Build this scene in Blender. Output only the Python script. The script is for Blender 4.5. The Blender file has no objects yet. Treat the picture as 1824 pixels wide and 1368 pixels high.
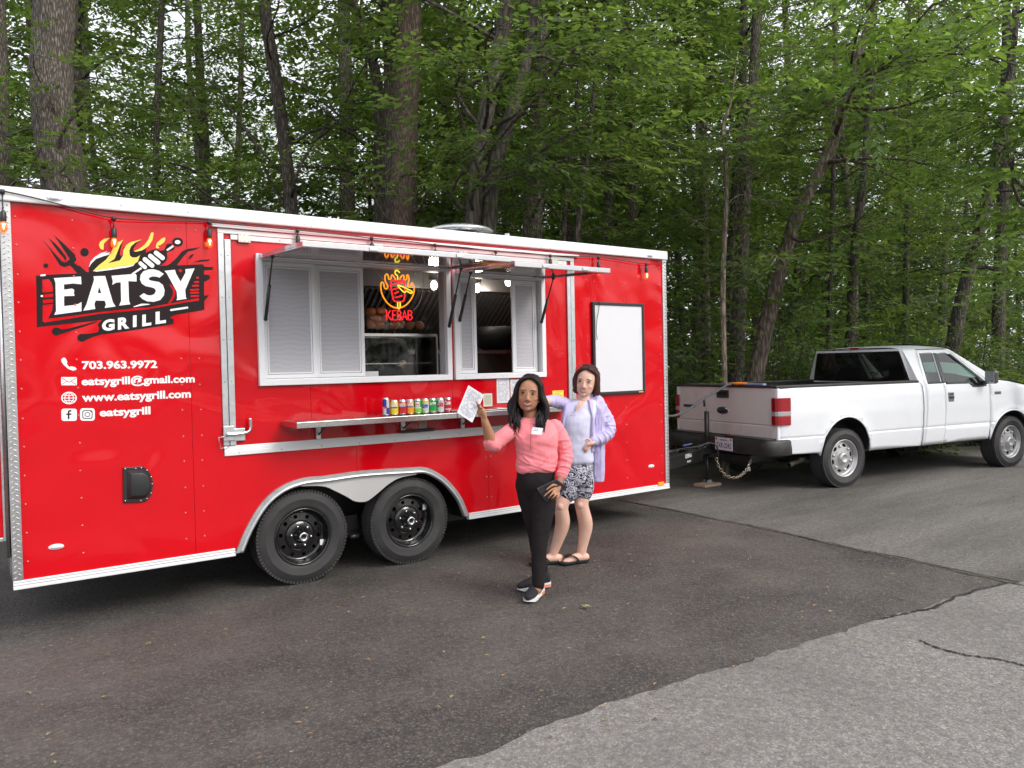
import bpy, bmesh, math, random
import numpy as np
from mathutils import Vector, Matrix, noise as mnoise

# ------------------------------------------------------------------ camera, sky, sun, exposure
scene = bpy.context.scene
col = scene.collection
FOC, PITCH, ROLL = 1380.0, math.atan(32 / 1380), 0.0208          # measured on the photograph (pixels of 1824 x 1368)
CAM = np.array([0.0, -5.67, 1.62])
_s, _c = 0.814 / math.hypot(.814, .581), 0.581 / math.hypot(.814, .581)
FWD = np.array([_c * math.cos(PITCH), _s * math.cos(PITCH), -math.sin(PITCH)])
RGT = np.array([_s, -_c, 0.0])
DWN = np.cross(FWD, RGT)
_ri = RGT * math.cos(ROLL) + DWN * math.sin(ROLL)
_di = -RGT * math.sin(ROLL) + DWN * math.cos(ROLL)
cam_data = bpy.data.cameras.new('camera')
cam_data.sensor_width = 36.0
cam_data.lens = FOC / 1824 * 36
cam_data.clip_start, cam_data.clip_end = 0.1, 600
cam_ob = bpy.data.objects.new('camera', cam_data)
col.objects.link(cam_ob)
cam_ob.matrix_world = Matrix(((_ri[0], -_di[0], -FWD[0], CAM[0]), (_ri[1], -_di[1], -FWD[1], CAM[1]),
                              (_ri[2], -_di[2], -FWD[2], CAM[2]), (0, 0, 0, 1)))
scene.camera = cam_ob

SUN_EL, SUN_AZ = 40.0, -66.0                                       # degrees; azimuth measured from +x towards +y, behind the camera
world = bpy.data.worlds.new('World')
scene.world = world
world.use_nodes = True
wn = world.node_tree
wn.nodes.clear()
sky = wn.nodes.new('ShaderNodeTexSky')
sky.sky_type = 'NISHITA'
sky.sun_disc = False
sky.sun_elevation = math.radians(SUN_EL)
sky.sun_rotation = math.radians(90 - SUN_AZ)
sky.air_density, sky.dust_density, sky.ozone_density = 1.0, 4.0, 1.0
# a bright white overcast: most of the blue is scattered out
tint = wn.nodes.new('ShaderNodeMix'); tint.data_type = 'RGBA'
tint.inputs[0].default_value = 0.8
bg = wn.nodes.new('ShaderNodeBackground')
bg.inputs['Strength'].default_value = 0.15
wo = wn.nodes.new('ShaderNodeOutputWorld')
wn.links.new(sky.outputs[0], tint.inputs[6])
tint.inputs[7].default_value = (6.4, 6.5, 6.8, 1)
wn.links.new(tint.outputs[2], bg.inputs[0])
wn.links.new(bg.outputs[0], wo.inputs[0])

sun_d = bpy.data.lights.new('sun', 'SUN')
sun_d.energy = 1.5
sun_d.angle = math.radians(28)
sun_d.color = (1.0, 0.96, 0.9)
sun_o = bpy.data.objects.new('sun', sun_d)
col.objects.link(sun_o)
_sd = Vector((math.cos(math.radians(SUN_EL)) * math.cos(math.radians(SUN_AZ)),
              math.cos(math.radians(SUN_EL)) * math.sin(math.radians(SUN_AZ)), math.sin(math.radians(SUN_EL))))
sun_o.rotation_euler = _sd.to_track_quat('Z', 'Y').to_euler()
sun_o.location = _sd * 40

vs = scene.view_settings
scene.display_settings.display_device = 'sRGB'
vs.view_transform = 'Standard'
vs.look = 'None'
vs.gamma = 1.0
vs.exposure = 0.6
vs.use_curve_mapping = False
scene.render.engine = 'CYCLES'
scene.cycles.use_denoising = True
scene.cycles.use_adaptive_sampling = True
scene.cycles.adaptive_threshold = 0.03
scene.cycles.max_bounces = 8
scene.cycles.diffuse_bounces = 3
scene.cycles.glossy_bounces = 3
scene.cycles.transmission_bounces = 6
scene.cycles.transparent_max_bounces = 12
scene.cycles.caustics_reflective = False
scene.cycles.caustics_refractive = False
scene.cycles.sample_clamp_indirect = 4.0

# ------------------------------------------------------------------ measuring: a point of the photograph on a known surface
def ray(px, py):
    u, v = (px - 912) / FOC, (py - 684) / FOC
    X = u * math.cos(ROLL) - v * math.sin(ROLL)
    Y = u * math.sin(ROLL) + v * math.cos(ROLL)
    return FWD + X * RGT + Y * DWN

def W(px, py, y=0.0):                                              # on the trailer wall or a plane parallel to it
    d = ray(px, py)
    return Vector(CAM + d * ((y - CAM[1]) / d[1]))

def G(px, py, z=0.0):                                              # on the ground
    d = ray(px, py)
    return Vector(CAM + d * ((z - CAM[2]) / d[2]))

def Zd(px, py, depth):                                             # at a known distance in front of the viewer
    return Vector(CAM + ray(px, py) * depth)

# ------------------------------------------------------------------ mesh helpers
rng = random.Random(7)
nrng = np.random.default_rng(11)

class MB:
    """collects shapes; build() links them as ONE mesh object"""
    def __init__(s):
        s.v, s.f, s.sm = [], [], []

    def add(s, verts, faces, smooth=False):
        n = len(s.v)
        s.v.extend([tuple(p) for p in verts])
        for f in faces:
            s.f.append([i + n for i in f])
            s.sm.append(smooth)
        return s

    def box(s, a, b, ch=0.0):
        x0, x1 = sorted((a[0], b[0])); y0, y1 = sorted((a[1], b[1])); z0, z1 = sorted((a[2], b[2]))
        if ch <= 0:
            s.add([(x0, y0, z0), (x1, y0, z0), (x1, y1, z0), (x0, y1, z0), (x0, y0, z1), (x1, y0, z1), (x1, y1, z1), (x0, y1, z1)],
                  [(0, 3, 2, 1), (4, 5, 6, 7), (0, 1, 5, 4), (1, 2, 6, 5), (2, 3, 7, 6), (3, 0, 4, 7)])
        else:
            bm = bmesh.new()
            bmesh.ops.create_cube(bm, size=1)
            for v in bm.verts:
                v.co = Vector(((x0 + x1) / 2 + v.co.x * (x1 - x0), (y0 + y1) / 2 + v.co.y * (y1 - y0), (z0 + z1) / 2 + v.co.z * (z1 - z0)))
            ch = min(ch, .45 * min(x1 - x0, y1 - y0, z1 - z0))
            bmesh.ops.bevel(bm, geom=bm.edges[:], offset=ch, segments=2, affect='EDGES', profile=.5)
            s.bm(bm)
        return s

    def bm(s, bm, smooth=False, M=None):
        bm.verts.index_update()
        vs_ = [(M @ v.co if M else v.co)[:] for v in bm.verts]
        s.add(vs_, [[v.index for v in f.verts] for f in bm.faces], smooth)
        bm.free()
        return s

    def obox(s, c, ax, ay, az, hx, hy, hz):
        c = Vector(c); ax = Vector(ax).normalized(); ay = Vector(ay).normalized(); az = Vector(az).normalized()
        P = [c + ax * (i * hx) + ay * (j * hy) + az * (k * hz) for k in (-1, 1) for i, j in ((-1, -1), (1, -1), (1, 1), (-1, 1))]
        s.add(P, [(0, 3, 2, 1), (4, 5, 6, 7), (0, 1, 5, 4), (1, 2, 6, 5), (2, 3, 7, 6), (3, 0, 4, 7)])
        return s

    def tube(s, pts, r, n=8, caps=True, smooth=True, flat=1.0, closed=False):
        pts = [Vector(p) for p in pts]
        m = len(pts)
        rs = r if isinstance(r, (list, tuple)) else [r] * m
        base = len(s.v)
        t0 = (pts[1] - pts[0]).normalized()
        up = Vector((0, 0, 1)) if abs(t0.z) < .9 else Vector((1, 0, 0))
        u = t0.cross(up).normalized()
        for i, p in enumerate(pts):
            if closed:
                t = (pts[(i + 1) % m] - pts[i - 1]).normalized()
            else:
                t = (pts[min(i + 1, m - 1)] - pts[max(i - 1, 0)]).normalized()
            u = (u - t * u.dot(t))
            u = u.normalized() if u.length > 1e-6 else t.orthogonal().normalized()
            w = t.cross(u)
            for k in range(n):
                a = 2 * math.pi * k / n
                s.v.append((p + u * (math.cos(a) * rs[i]) + w * (math.sin(a) * rs[i] * flat))[:])
        for i in range(m if closed else m - 1):
            for k in range(n):
                k2, i2 = (k + 1) % n, (i + 1) % m
                s.f.append([base + i * n + k, base + i * n + k2, base + i2 * n + k2, base + i2 * n + k]); s.sm.append(smooth)
        if caps and not closed:
            s.f.append([base + k for k in range(n)][::-1]); s.sm.append(False)
            s.f.append([base + (m - 1) * n + k for k in range(n)]); s.sm.append(False)
        return s

    def lathe(s, prof, c, axis, n=32, smooth=True, a0=0, a1=2 * math.pi):
        """prof: (radius, height) along axis"""
        axis = Vector(axis).normalized(); u = axis.orthogonal().normalized(); w = axis.cross(u); c = Vector(c)
        base = len(s.v); full = abs(a1 - a0 - 2 * math.pi) < 1e-6
        nn = n if full else n + 1
        for (r, h) in prof:
            for k in range(nn):
                a = a0 + (a1 - a0) * k / n
                s.v.append((c + axis * h + u * (r * math.cos(a)) + w * (r * math.sin(a)))[:])
        for i in range(len(prof) - 1):
            for k in range(n):
                k2 = (k + 1) % nn
                s.f.append([base + i * nn + k, base + i * nn + k2, base + (i + 1) * nn + k2, base + (i + 1) * nn + k]); s.sm.append(smooth)
        return s

    def ball(s, c, r, seg=10, rings=7, M=None):
        c = Vector(c); rr = r if isinstance(r, (tuple, list, Vector)) else (r, r, r)
        base = len(s.v)
        for i in range(rings + 1):
            th = math.pi * i / rings
            for k in range(seg):
                a = 2 * math.pi * k / seg
                d = Vector((math.sin(th) * math.cos(a) * rr[0], math.sin(th) * math.sin(a) * rr[1], math.cos(th) * rr[2]))
                s.v.append((c + (M @ d if M else d))[:])
        for i in range(rings):
            for k in range(seg):
                k2 = (k + 1) % seg
                s.f.append([base + i * seg + k, base + (i + 1) * seg + k, base + (i + 1) * seg + k2, base + i * seg + k2]); s.sm.append(True)
        return s

    def poly(s, outline, holes=(), mapf=None, depth=0.0, normal=None):
        """filled outline with holes; 2-D points mapped to 3-D by mapf; optional thickness against normal"""
        bm = bmesh.new()
        E = []
        for loop in [outline, *holes]:
            vv = [bm.verts.new((p[0], p[1], 0)) for p in loop]
            E += [bm.edges.new((vv[i], vv[(i + 1) % len(vv)])) for i in range(len(vv))]
        bmesh.ops.triangle_fill(bm, use_beauty=True, use_dissolve=False, edges=E, normal=(0, 0, 1))
        bm.verts.index_update(); bm.faces.index_update()
        P = [Vector(mapf(v.co.x, v.co.y)) if mapf else v.co.copy() for v in bm.verts]
        F = [[v.index for v in f.verts] for f in bm.faces]
        n = Vector(normal) if normal is not None else Vector((0, -1, 0))
        # orient front faces along n
        F2 = []
        for f in F:
            a, b, c = P[f[0]], P[f[1]], P[f[2]]
            F2.append(f if (b - a).cross(c - a).dot(n) >= 0 else f[::-1])
        if depth:
            m = len(P)
            bnd = [(e.verts[0].index, e.verts[1].index, e.link_faces[0]) for e in bm.edges if len(e.link_faces) == 1]
            Q = P + [p - n * depth for p in P]
            faces = F2 + [[i + m for i in f[::-1]] for f in F2]
            for a, b, lf in bnd:
                fi = [v.index for v in lf.verts]
                f = F2[lf.index] if lf.index >= 0 and lf.index < len(F2) else fi
                k = f.index(a)
                if f[(k + 1) % len(f)] == b:
                    a, b = a, b
                else:
                    a, b = b, a
                faces.append([b, a, a + m, b + m])
            bm.free()
            return s.add(Q, faces)
        bm.free()
        return s.add(P, F2)

    def build(s, name, mat_, parent=None, bevel=0.0, local=False, smooth=None):
        me = bpy.data.meshes.new(name)
        me.from_pydata(s.v, [], s.f)
        sm = s.sm if smooth is None else [smooth] * len(s.f)
        me.polygons.foreach_set('use_smooth', sm)
        me.update()
        if mat_ is not None:
            me.materials.append(mat_)
        return link(name, me, parent, bevel, local)

def link(name, me, parent=None, bevel=0.0, local=False):
    o = bpy.data.objects.new(name, me)
    col.objects.link(o)
    if parent is not None:
        o.parent = parent
        if not local and parent.parent is None:
            o.matrix_parent_inverse = parent.matrix_basis.inverted()
    if bevel:
        b = o.modifiers.new('bevel', 'BEVEL'); b.width = bevel; b.segments = 2; b.limit_method = 'ANGLE'; b.angle_limit = math.radians(40)
    return o

def tag(o, label, cat, group=None):
    o['label'] = label; o['category'] = cat
    if group: o['group'] = group
    return o

def struct(o):
    o['kind'] = 'structure'; return o

def stuff(o):
    o['kind'] = 'stuff'; return o

def thing(name, loc, label, cat, group=None, rz=0.0):
    o = bpy.data.objects.new(name, None)
    o.empty_display_size = .1
    col.objects.link(o)
    o.location = loc
    o.rotation_euler = (0, 0, rz)
    return tag(o, label, cat, group)

def copy_tree(o, parent=None):
    c = o.copy(); col.objects.link(c)
    if parent is not None:
        c.parent = parent
    for ch in o.children:
        copy_tree(ch, c)
    return c

def catmull(pts, per=6):
    P = [np.array(p, float) for p in pts]
    out = []
    for i in range(len(P) - 1):
        p0, p1, p2, p3 = P[max(i - 1, 0)], P[i], P[i + 1], P[min(i + 2, len(P) - 1)]
        for k in range(per):
            t = k / per
            out.append(.5 * ((2 * p1) + (-p0 + p2) * t + (2 * p0 - 5 * p1 + 4 * p2 - p3) * t * t + (-p0 + 3 * p1 - 3 * p2 + p3) * t ** 3))
    out.append(P[-1])
    return out

# ------------------------------------------------------------------ lettering: built-in font turned into flat mesh
TMP = bpy.data.scenes.new('workbench')                             # scratch scene for evaluating modifiers; removed at the end
def evaluate(ob):
    TMP.collection.objects.link(ob)
    with bpy.context.temp_override(scene=TMP, view_layer=TMP.view_layers[0]):
        dg = bpy.context.evaluated_depsgraph_get()
    dg.update()
    me = bpy.data.meshes.new_from_object(ob.evaluated_get(dg))
    bpy.data.objects.remove(ob)
    return me

def text_data(s, size=1.0, bold=0.0, align='LEFT', shear=0.0, spacing=1.0):
    cu = bpy.data.curves.new('letters', 'FONT')
    cu.body = s; cu.size = size; cu.offset = bold; cu.align_x = align; cu.shear = shear; cu.space_character = spacing
    cu.resolution_u = 4
    ob = bpy.data.objects.new('letters', cu)
    me = evaluate(ob)
    V = [v.co[:] for v in me.vertices]; F = [list(p.vertices) for p in me.polygons]
    bpy.data.curves.remove(cu); bpy.data.meshes.remove(me)
    return V, F

def letters(name, s, mapf, mat_, parent, height=1.0, width=None, bold=0.0, local=False, shear=0.0):
    """text fitted into height (cap or x box) x width; mapf(u,v) -> 3-D"""
    V, F = text_data(s, 1.0, bold, 'LEFT', shear)
    if not V: return None
    xs = [v[0] for v in V]; ys = [v[1] for v in V]
    x0, y0, y1 = min(xs), min(ys), max(ys)
    k = height / (y1 - y0)
    kx = (width / (max(xs) - x0)) if width else k
    b = MB(); b.add([mapf((v[0] - x0) * kx, (v[1] - y0) * k) for v in V], F)
    return b.build(name, mat_, parent, local=local)

# ------------------------------------------------------------------ materials (all node based)
MATS = {}
def pm(name, color, rough=.5, metal=0.0, var=.08, vscale=6.0, bump=0.0, bscale=40.0, coat=0.0, spec=.5, emis=None, estr=0.0,
       dirt=None, dirt_amt=0.0, dirt_scale=2.0, stretch=(1, 1, 1), trans=0.0, alpha=1.0, bdist=.01, sub=0.0, rvar=0.0):
    m = bpy.data.materials.new(name); m.use_nodes = True
    nt = m.node_tree; N, L = nt.nodes, nt.links
    b = N['Principled BSDF']
    tc = N.new('ShaderNodeTexCoord'); mp = N.new('ShaderNodeMapping'); mp.inputs['Scale'].default_value = stretch
    L.new(tc.outputs['Object'], mp.inputs[0])
    nz = N.new('ShaderNodeTexNoise'); nz.inputs['Scale'].default_value = vscale; nz.inputs['Detail'].default_value = 5
    L.new(mp.outputs[0], nz.inputs['Vector'])
    mx = N.new('ShaderNodeMix'); mx.data_type = 'RGBA'
    c = Vector(color[:3])
    mx.inputs[6].default_value = (*[max(0, x * (1 - var)) for x in c], 1)
    mx.inputs[7].default_value = (*[min(1, x * (1 + var)) for x in c], 1)
    L.new(nz.outputs[0], mx.inputs[0])
    out = mx.outputs[2]
    if dirt is not None:
        n2 = N.new('ShaderNodeTexNoise'); n2.inputs['Scale'].default_value = dirt_scale; n2.inputs['Detail'].default_value = 8; n2.inputs['Roughness'].default_value = .65
        L.new(mp.outputs[0], n2.inputs['Vector'])
        rp = N.new('ShaderNodeValToRGB'); rp.color_ramp.elements[0].position = .5; rp.color_ramp.elements[1].position = .78
        rp.color_ramp.elements[1].color = (dirt_amt,) * 3 + (1,)
        L.new(n2.outputs[0], rp.inputs[0])
        m2 = N.new('ShaderNodeMix'); m2.data_type = 'RGBA'
        L.new(rp.outputs[0], m2.inputs[0]); L.new(out, m2.inputs[6]); m2.inputs[7].default_value = (*dirt, 1)
        out = m2.outputs[2]
    L.new(out, b.inputs['Base Color'])
    b.inputs['Roughness'].default_value = rough
    if rvar:
        mr = N.new('ShaderNodeMapRange'); mr.inputs[3].default_value = max(0, rough - rvar); mr.inputs[4].default_value = min(1, rough + rvar)
        L.new(nz.outputs[0], mr.inputs[0]); L.new(mr.outputs[0], b.inputs['Roughness'])
    b.inputs['Metallic'].default_value = metal
    b.inputs['Specular IOR Level'].default_value = spec
    b.inputs['Coat Weight'].default_value = coat
    b.inputs['Coat Roughness'].default_value = .04
    b.inputs['Transmission Weight'].default_value = trans
    b.inputs['Alpha'].default_value = alpha
    if sub:
        b.inputs['Subsurface Weight'].default_value = sub
        b.inputs['Subsurface Radius'].default_value = (.012, .005, .003)
        b.inputs['Subsurface Scale'].default_value = 1.0
    if emis is not None:
        b.inputs['Emission Color'].default_value = (*emis, 1); b.inputs['Emission Strength'].default_value = estr
    if bump:
        n3 = N.new('ShaderNodeTexNoise'); n3.inputs['Scale'].default_value = bscale; n3.inputs['Detail'].default_value = 4
        L.new(mp.outputs[0], n3.inputs['Vector'])
        bp = N.new('ShaderNodeBump'); bp.inputs['Strength'].default_value = bump; bp.inputs['Distance'].default_value = bdist
        L.new(n3.outputs[0], bp.inputs['Height']); L.new(bp.outputs[0], b.inputs['Normal'])
    MATS[name] = m
    return m

def wavy_paint(name, color, wave=.5, rough=.12):
    """glossy sheet metal with slow oil-canning waves"""
    m = pm(name, color, rough=rough, var=.03, vscale=1.5, coat=.28, spec=.34)
    nt = m.node_tree; N, L = nt.nodes, nt.links; b = N['Principled BSDF']
    tc = N.new('ShaderNodeTexCoord')
    n1 = N.new('ShaderNodeTexNoise'); n1.inputs['Scale'].default_value = 1.7; n1.inputs['Detail'].default_value = 1.0; n1.inputs['Distortion'].default_value = .8
    n2 = N.new('ShaderNodeTexNoise'); n2.inputs['Scale'].default_value = 120; n2.inputs['Detail'].default_value = 2
    L.new(tc.outputs['Object'], n1.inputs['Vector']); L.new(tc.outputs['Object'], n2.inputs['Vector'])
    b1 = N.new('ShaderNodeBump'); b1.inputs['Strength'].default_value = wave; b1.inputs['Distance'].default_value = .05
    b2 = N.new('ShaderNodeBump'); b2.inputs['Strength'].default_value = .03; b2.inputs['Distance'].default_value = .002
    L.new(n1.outputs[0], b1.inputs['Height']); L.new(n2.outputs[0], b2.inputs['Height']); L.new(b1.outputs[0], b2.inputs['Normal'])
    L.new(b2.outputs[0], b.inputs['Normal']); L.new(b2.outputs[0], b.inputs['Coat Normal'])
    return m

def glass_mat(name, tint=(.9, .95, .95), refl=.12, opacity=.1, rough=.02):
    """thin glazing: see-through tinted sheet with surface reflection"""
    m = bpy.data.materials.new(name); m.use_nodes = True
    nt = m.node_tree; N, L = nt.nodes, nt.links; N.clear()
    o = N.new('ShaderNodeOutputMaterial'); tr = N.new('ShaderNodeBsdfTransparent'); tr.inputs[0].default_value = (*tint, 1)
    gl = N.new('ShaderNodeBsdfGlossy'); gl.inputs['Roughness'].default_value = rough
    fr = N.new('ShaderNodeFresnel'); fr.inputs[0].default_value = 1.5
    ad = N.new('ShaderNodeMath'); ad.operation = 'ADD'; ad.use_clamp = True; ad.inputs[1].default_value = refl * .4
    nz = N.new('ShaderNodeTexNoise'); nz.inputs['Scale'].default_value = 3
    bp = N.new('ShaderNodeBump'); bp.inputs['Strength'].default_value = .06; bp.inputs['Distance'].default_value = .01
    L.new(nz.outputs[0], bp.inputs['Height']); L.new(bp.outputs[0], gl.inputs['Normal'])
    mx = N.new('ShaderNodeMixShader')
    L.new(fr.outputs[0], ad.inputs[0]); L.new(ad.outputs[0], mx.inputs[0]); L.new(tr.outputs[0], mx.inputs[1]); L.new(gl.outputs[0], mx.inputs[2])
    L.new(mx.outputs[0], o.inputs[0])
    MATS[name] = m
    return m

RED = wavy_paint('red_vinyl', (.62, .002, .009), .75, .10)
ALU = pm('aluminium', (.72, .73, .74), .28, .9, .06, 9, .08, 90, rvar=.08)
ALUW = pm('white_aluminium', (.78, .79, .80), .32, .0, .04, 5, .03, 60, coat=.3)
GALV = pm('galvanised', (.62, .64, .66), .38, .85, .14, 22, .10, 50, rvar=.1)
STEEL = pm('stainless', (.60, .60, .60), .25, 1.0, .08, 30, .05, 120, stretch=(1, 20, 20), rvar=.08)
WHITE = pm('white_paint', (.83, .84, .87), .35, .0, .03, 4, .02, 60)
WVINYL = pm('white_vinyl', (.86, .86, .88), .4, .0, .02, 5)
BVINYL = pm('black_vinyl', (.020, .013, .014), .5, .0, .2, 6, spec=.15)
YVINYL = pm('yellow_vinyl', (.85, .68, .10), .4, .0, .05, 6)
BLACK = pm('black_plastic', (.022, .022, .024), .42, .0, .25, 20, .06, 80)
BGLOSS = pm('black_gloss_steel', (.010, .010, .011), .16, .0, .2, 20, coat=.6)
BFRAME = pm('black_frame_steel', (.018, .017, .018), .38, .0, .3, 9, .1, 60, coat=.2)
RUBBER = pm('tyre_rubber', (.035, .034, .035), .72, .0, .18, 14, .15, 160, dirt=(.10, .09, .085), dirt_amt=.45, dirt_scale=5)
CHROME = pm('chrome', (.78, .78, .80), .12, 1.0, .05, 8)

# ================================================================== GROUND
def ground_mat(name, dark, light, speck, scale=170.0, stain=(.03, .028, .026), stain_amt=.5, stain_scale=.7, bump=.6, streak=None):
    m = bpy.data.materials.new(name); m.use_nodes = True
    nt = m.node_tree; N, L = nt.nodes, nt.links; b = N['Principled BSDF']
    g = N.new('ShaderNodeNewGeometry')
    vo = N.new('ShaderNodeTexVoronoi'); vo.inputs['Scale'].default_value = scale
    L.new(g.outputs['Position'], vo.inputs['Vector'])
    vo2 = N.new('ShaderNodeTexVoronoi'); vo2.inputs['Scale'].default_value = scale * .45
    L.new(g.outputs['Position'], vo2.inputs['Vector'])
    sep = N.new('ShaderNodeSeparateColor'); L.new(vo.outputs['Color'], sep.inputs[0])
    rp = N.new('ShaderNodeValToRGB'); cr = rp.color_ramp
    cr.elements[0].position, cr.elements[0].color = .0, (*dark, 1)
    cr.elements[1].position, cr.elements[1].color = 1.0, (*speck, 1)
    e = cr.elements.new(.72); e.color = (*light, 1)
    L.new(sep.outputs[0], rp.inputs[0])
    nz = N.new('ShaderNodeTexNoise'); nz.inputs['Scale'].default_value = stain_scale; nz.inputs['Detail'].default_value = 12; nz.inputs['Roughness'].default_value = .72
    mp = N.new('ShaderNodeMapping'); L.new(g.outputs['Position'], mp.inputs[0])
    if streak: mp.inputs['Scale'].default_value = streak
    L.new(mp.outputs[0], nz.inputs['Vector'])
    r2 = N.new('ShaderNodeValToRGB'); r2.color_ramp.elements[0].position = .41; r2.color_ramp.elements[1].position = .66
    r2.color_ramp.elements[1].color = (stain_amt,) * 3 + (1,)
    L.new(nz.outputs[0], r2.inputs[0])
    mx = N.new('ShaderNodeMix'); mx.data_type = 'RGBA'
    L.new(r2.outputs[0], mx.inputs[0]); L.new(rp.outputs[0], mx.inputs[6]); mx.inputs[7].default_value = (*stain, 1)
    n3 = N.new('ShaderNodeTexNoise'); n3.inputs['Scale'].default_value = 28; n3.inputs['Detail'].default_value = 4
    L.new(g.outputs['Position'], n3.inputs['Vector'])
    r3 = N.new('ShaderNodeMapRange'); r3.inputs[1].default_value = .3; r3.inputs[2].default_value = .7; r3.inputs[3].default_value = .78; r3.inputs[4].default_value = 1.2
    L.new(n3.outputs[0], r3.inputs[0])
    m3 = N.new('ShaderNodeMix'); m3.data_type = 'RGBA'; m3.blend_type = 'MULTIPLY'; m3.inputs[0].default_value = 1
    L.new(mx.outputs[2], m3.inputs[6]); L.new(r3.outputs[0], m3.inputs[7])
    L.new(m3.outputs[2], b.inputs['Base Color'])
    b.inputs['Roughness'].default_value = .82
    b.inputs['Specular IOR Level'].default_value = .35
    bp = N.new('ShaderNodeBump'); bp.inputs['Strength'].default_value = bump; bp.inputs['Distance'].default_value = .004
    ad = N.new('ShaderNodeMath'); ad.operation = 'ADD'
    L.new(vo.outputs['Distance'], ad.inputs[0]); L.new(vo2.outputs['Distance'], ad.inputs[1])
    L.new(ad.outputs[0], bp.inputs['Height']); L.new(bp.outputs[0], b.inputs['Normal'])
    return m

ASPH = ground_mat('dark_asphalt', (.031, .0280, .0265), (.056, .051, .048), (.130, .118, .106), 110, (.150, .136, .120), .62, .50, .8, (1, 1.15, 1))
ROAD = ground_mat('light_asphalt', (.150, .142, .134), (.215, .204, .192), (.31, .296, .278), 118, (.120, .112, .104), .55, 1.1, .5)
WORN = ground_mat('worn_asphalt', (.125, .117, .109), (.180, .170, .158), (.26, .247, .23), 110, (.055, .052, .048), .72, .42, .6, (.40, 1.9, 1))
FLOOR = ground_mat('leaf_litter_floor', (.022, .016, .010), (.055, .038, .022), (.12, .085, .05), 22, (.02, .03, .012), .6, .4, 1.0)
MOSS = pm('moss', (.075, .072, .040), .9, 0, .45, 30, .5, 60)
CRACK_SHADE = pm('crack_shadow', (.018, .017, .016), .9, 0, .3, 30, .3, 60)  # shade inside the open cracks, painted as flat near-black ribbons

gx, gy = np.meshgrid(np.linspace(-120, 150, 55), np.linspace(-120, 150, 55), indexing='ij')
mb = MB()
V = [(x, y, -.035) for x, y in zip(gx.ravel(), gy.ravel())]
mb.add(V, [(i * 55 + j, (i + 1) * 55 + j, (i + 1) * 55 + j + 1, i * 55 + j + 1) for i in range(54) for j in range(54)])
struct(mb.build('ground', FLOOR))

def ragged(pts, amp, step=.12, seed=0):
    """outline with a broken, irregular edge"""
    r = random.Random(seed); out = []
    for i in range(len(pts)):
        a, b = Vector(pts[i]), Vector(pts[(i + 1) % len(pts)])
        n = max(1, int((b - a).length / step)) if (b - a).length < 40 else 1
        nn = Vector((-(b - a).y, (b - a).x)).normalized()
        for k in range(n):
            p = a.lerp(b, k / n)
            q = p * 3.1
            d = amp * (mnoise.noise(Vector((q.x, q.y, seed))) + .6 * mnoise.noise(Vector((q.x * 4, q.y * 4, seed + 9)))) + r.uniform(-.2, .2) * amp
            out.append((p + nn * (d if k else 0))[:])
    return out

mb = MB()
edge = [(-28, 3.6), (-10, 3.4), (5, 3.5), (12, 3.7), (20, 3.2), (32, 2.5)]
edge2 = []
for i in range(len(edge) - 1):
    for k in range(30):
        t = k / 30
        x = edge[i][0] * (1 - t) + edge[i + 1][0] * t; y = edge[i][1] * (1 - t) + edge[i + 1][1] * t
        edge2.append((x, y + .25 * mnoise.noise(Vector((x * 1.3, 4, 0)))))
mb.poly([(-28, -30), (32, -30)] + [edge[-1]] + edge2[::-1], mapf=lambda x, y: (x, y, 0), normal=(0, 0, 1))
struct(mb.build('parking_lot', ASPH))
mb = MB()
mb.poly(ragged([(6.12, -3.2), (6.25, -1.0), (6.36, 1.1), (6.4, 3.3), (20, 3.0), (31, 2.3), (31, -29), (6.1, -29)], .05, .15, 3), mapf=lambda x, y: (x, y, .004), normal=(0, 0, 1))
struct(mb.build('pavement_worn', WORN))
mb = MB()
mb.poly(ragged([(-27, -2.86), (0.0, -2.92), (1.5, -2.96), (2.7, -2.965), (3.66, -3.03), (4.73, -3.12), (5.96, -3.24), (8, -3.75), (12, -5.2), (31, -12), (31, -29), (-27, -29)], .045, .06, 5), mapf=lambda x, y: (x, y, .008), normal=(0, 0, 1))
road = struct(mb.build('road', ROAD))

def crack(pts, w, mat_, z, parent, seed):
    r = random.Random(seed); L_, R_ = [], []
    P = catmull([(p[0], p[1], 0) for p in pts], 22)
    for i, p in enumerate(P):
        t = P[min(i + 1, len(P) - 1)] - P[max(i - 1, 0)]; t = t / np.linalg.norm(t); n = np.array([-t[1], t[0], 0])
        off = .035 * mnoise.noise(Vector((p[0] * 5, p[1] * 5, seed))) + r.uniform(-.008, .008)
        ww = w * r.uniform(.25, 1.3)
        L_.append(p + n * (off + ww)); R_.append(p + n * (off - ww))
    m = len(P); b = MB()
    b.add([(q[0], q[1], z) for q in L_ + R_], [(i + 1, i, m + i, m + i + 1) for i in range(m - 1)])
    return b.build('crack', mat_, parent)
lot = bpy.data.objects['parking_lot']
crack([(6.37, 1.4), (6.28, -.98), (6.14, -1.95), (6.12, -2.56), (6.03, -3.35), (6.0, -4.6)], .011, MOSS, .012, lot, 1)
crack([(4.6, -3.1), (5.0, -3.2), (5.45, -3.18), (5.96, -3.24), (6.05, -3.3)], .012, CRACK_SHADE, .013, lot, 2)
crack([(4.41, -3.44), (4.35, -3.6), (4.42, -3.78), (4.45, -3.96), (4.5, -4.3)], .010, CRACK_SHADE, .013, lot, 3)

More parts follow.
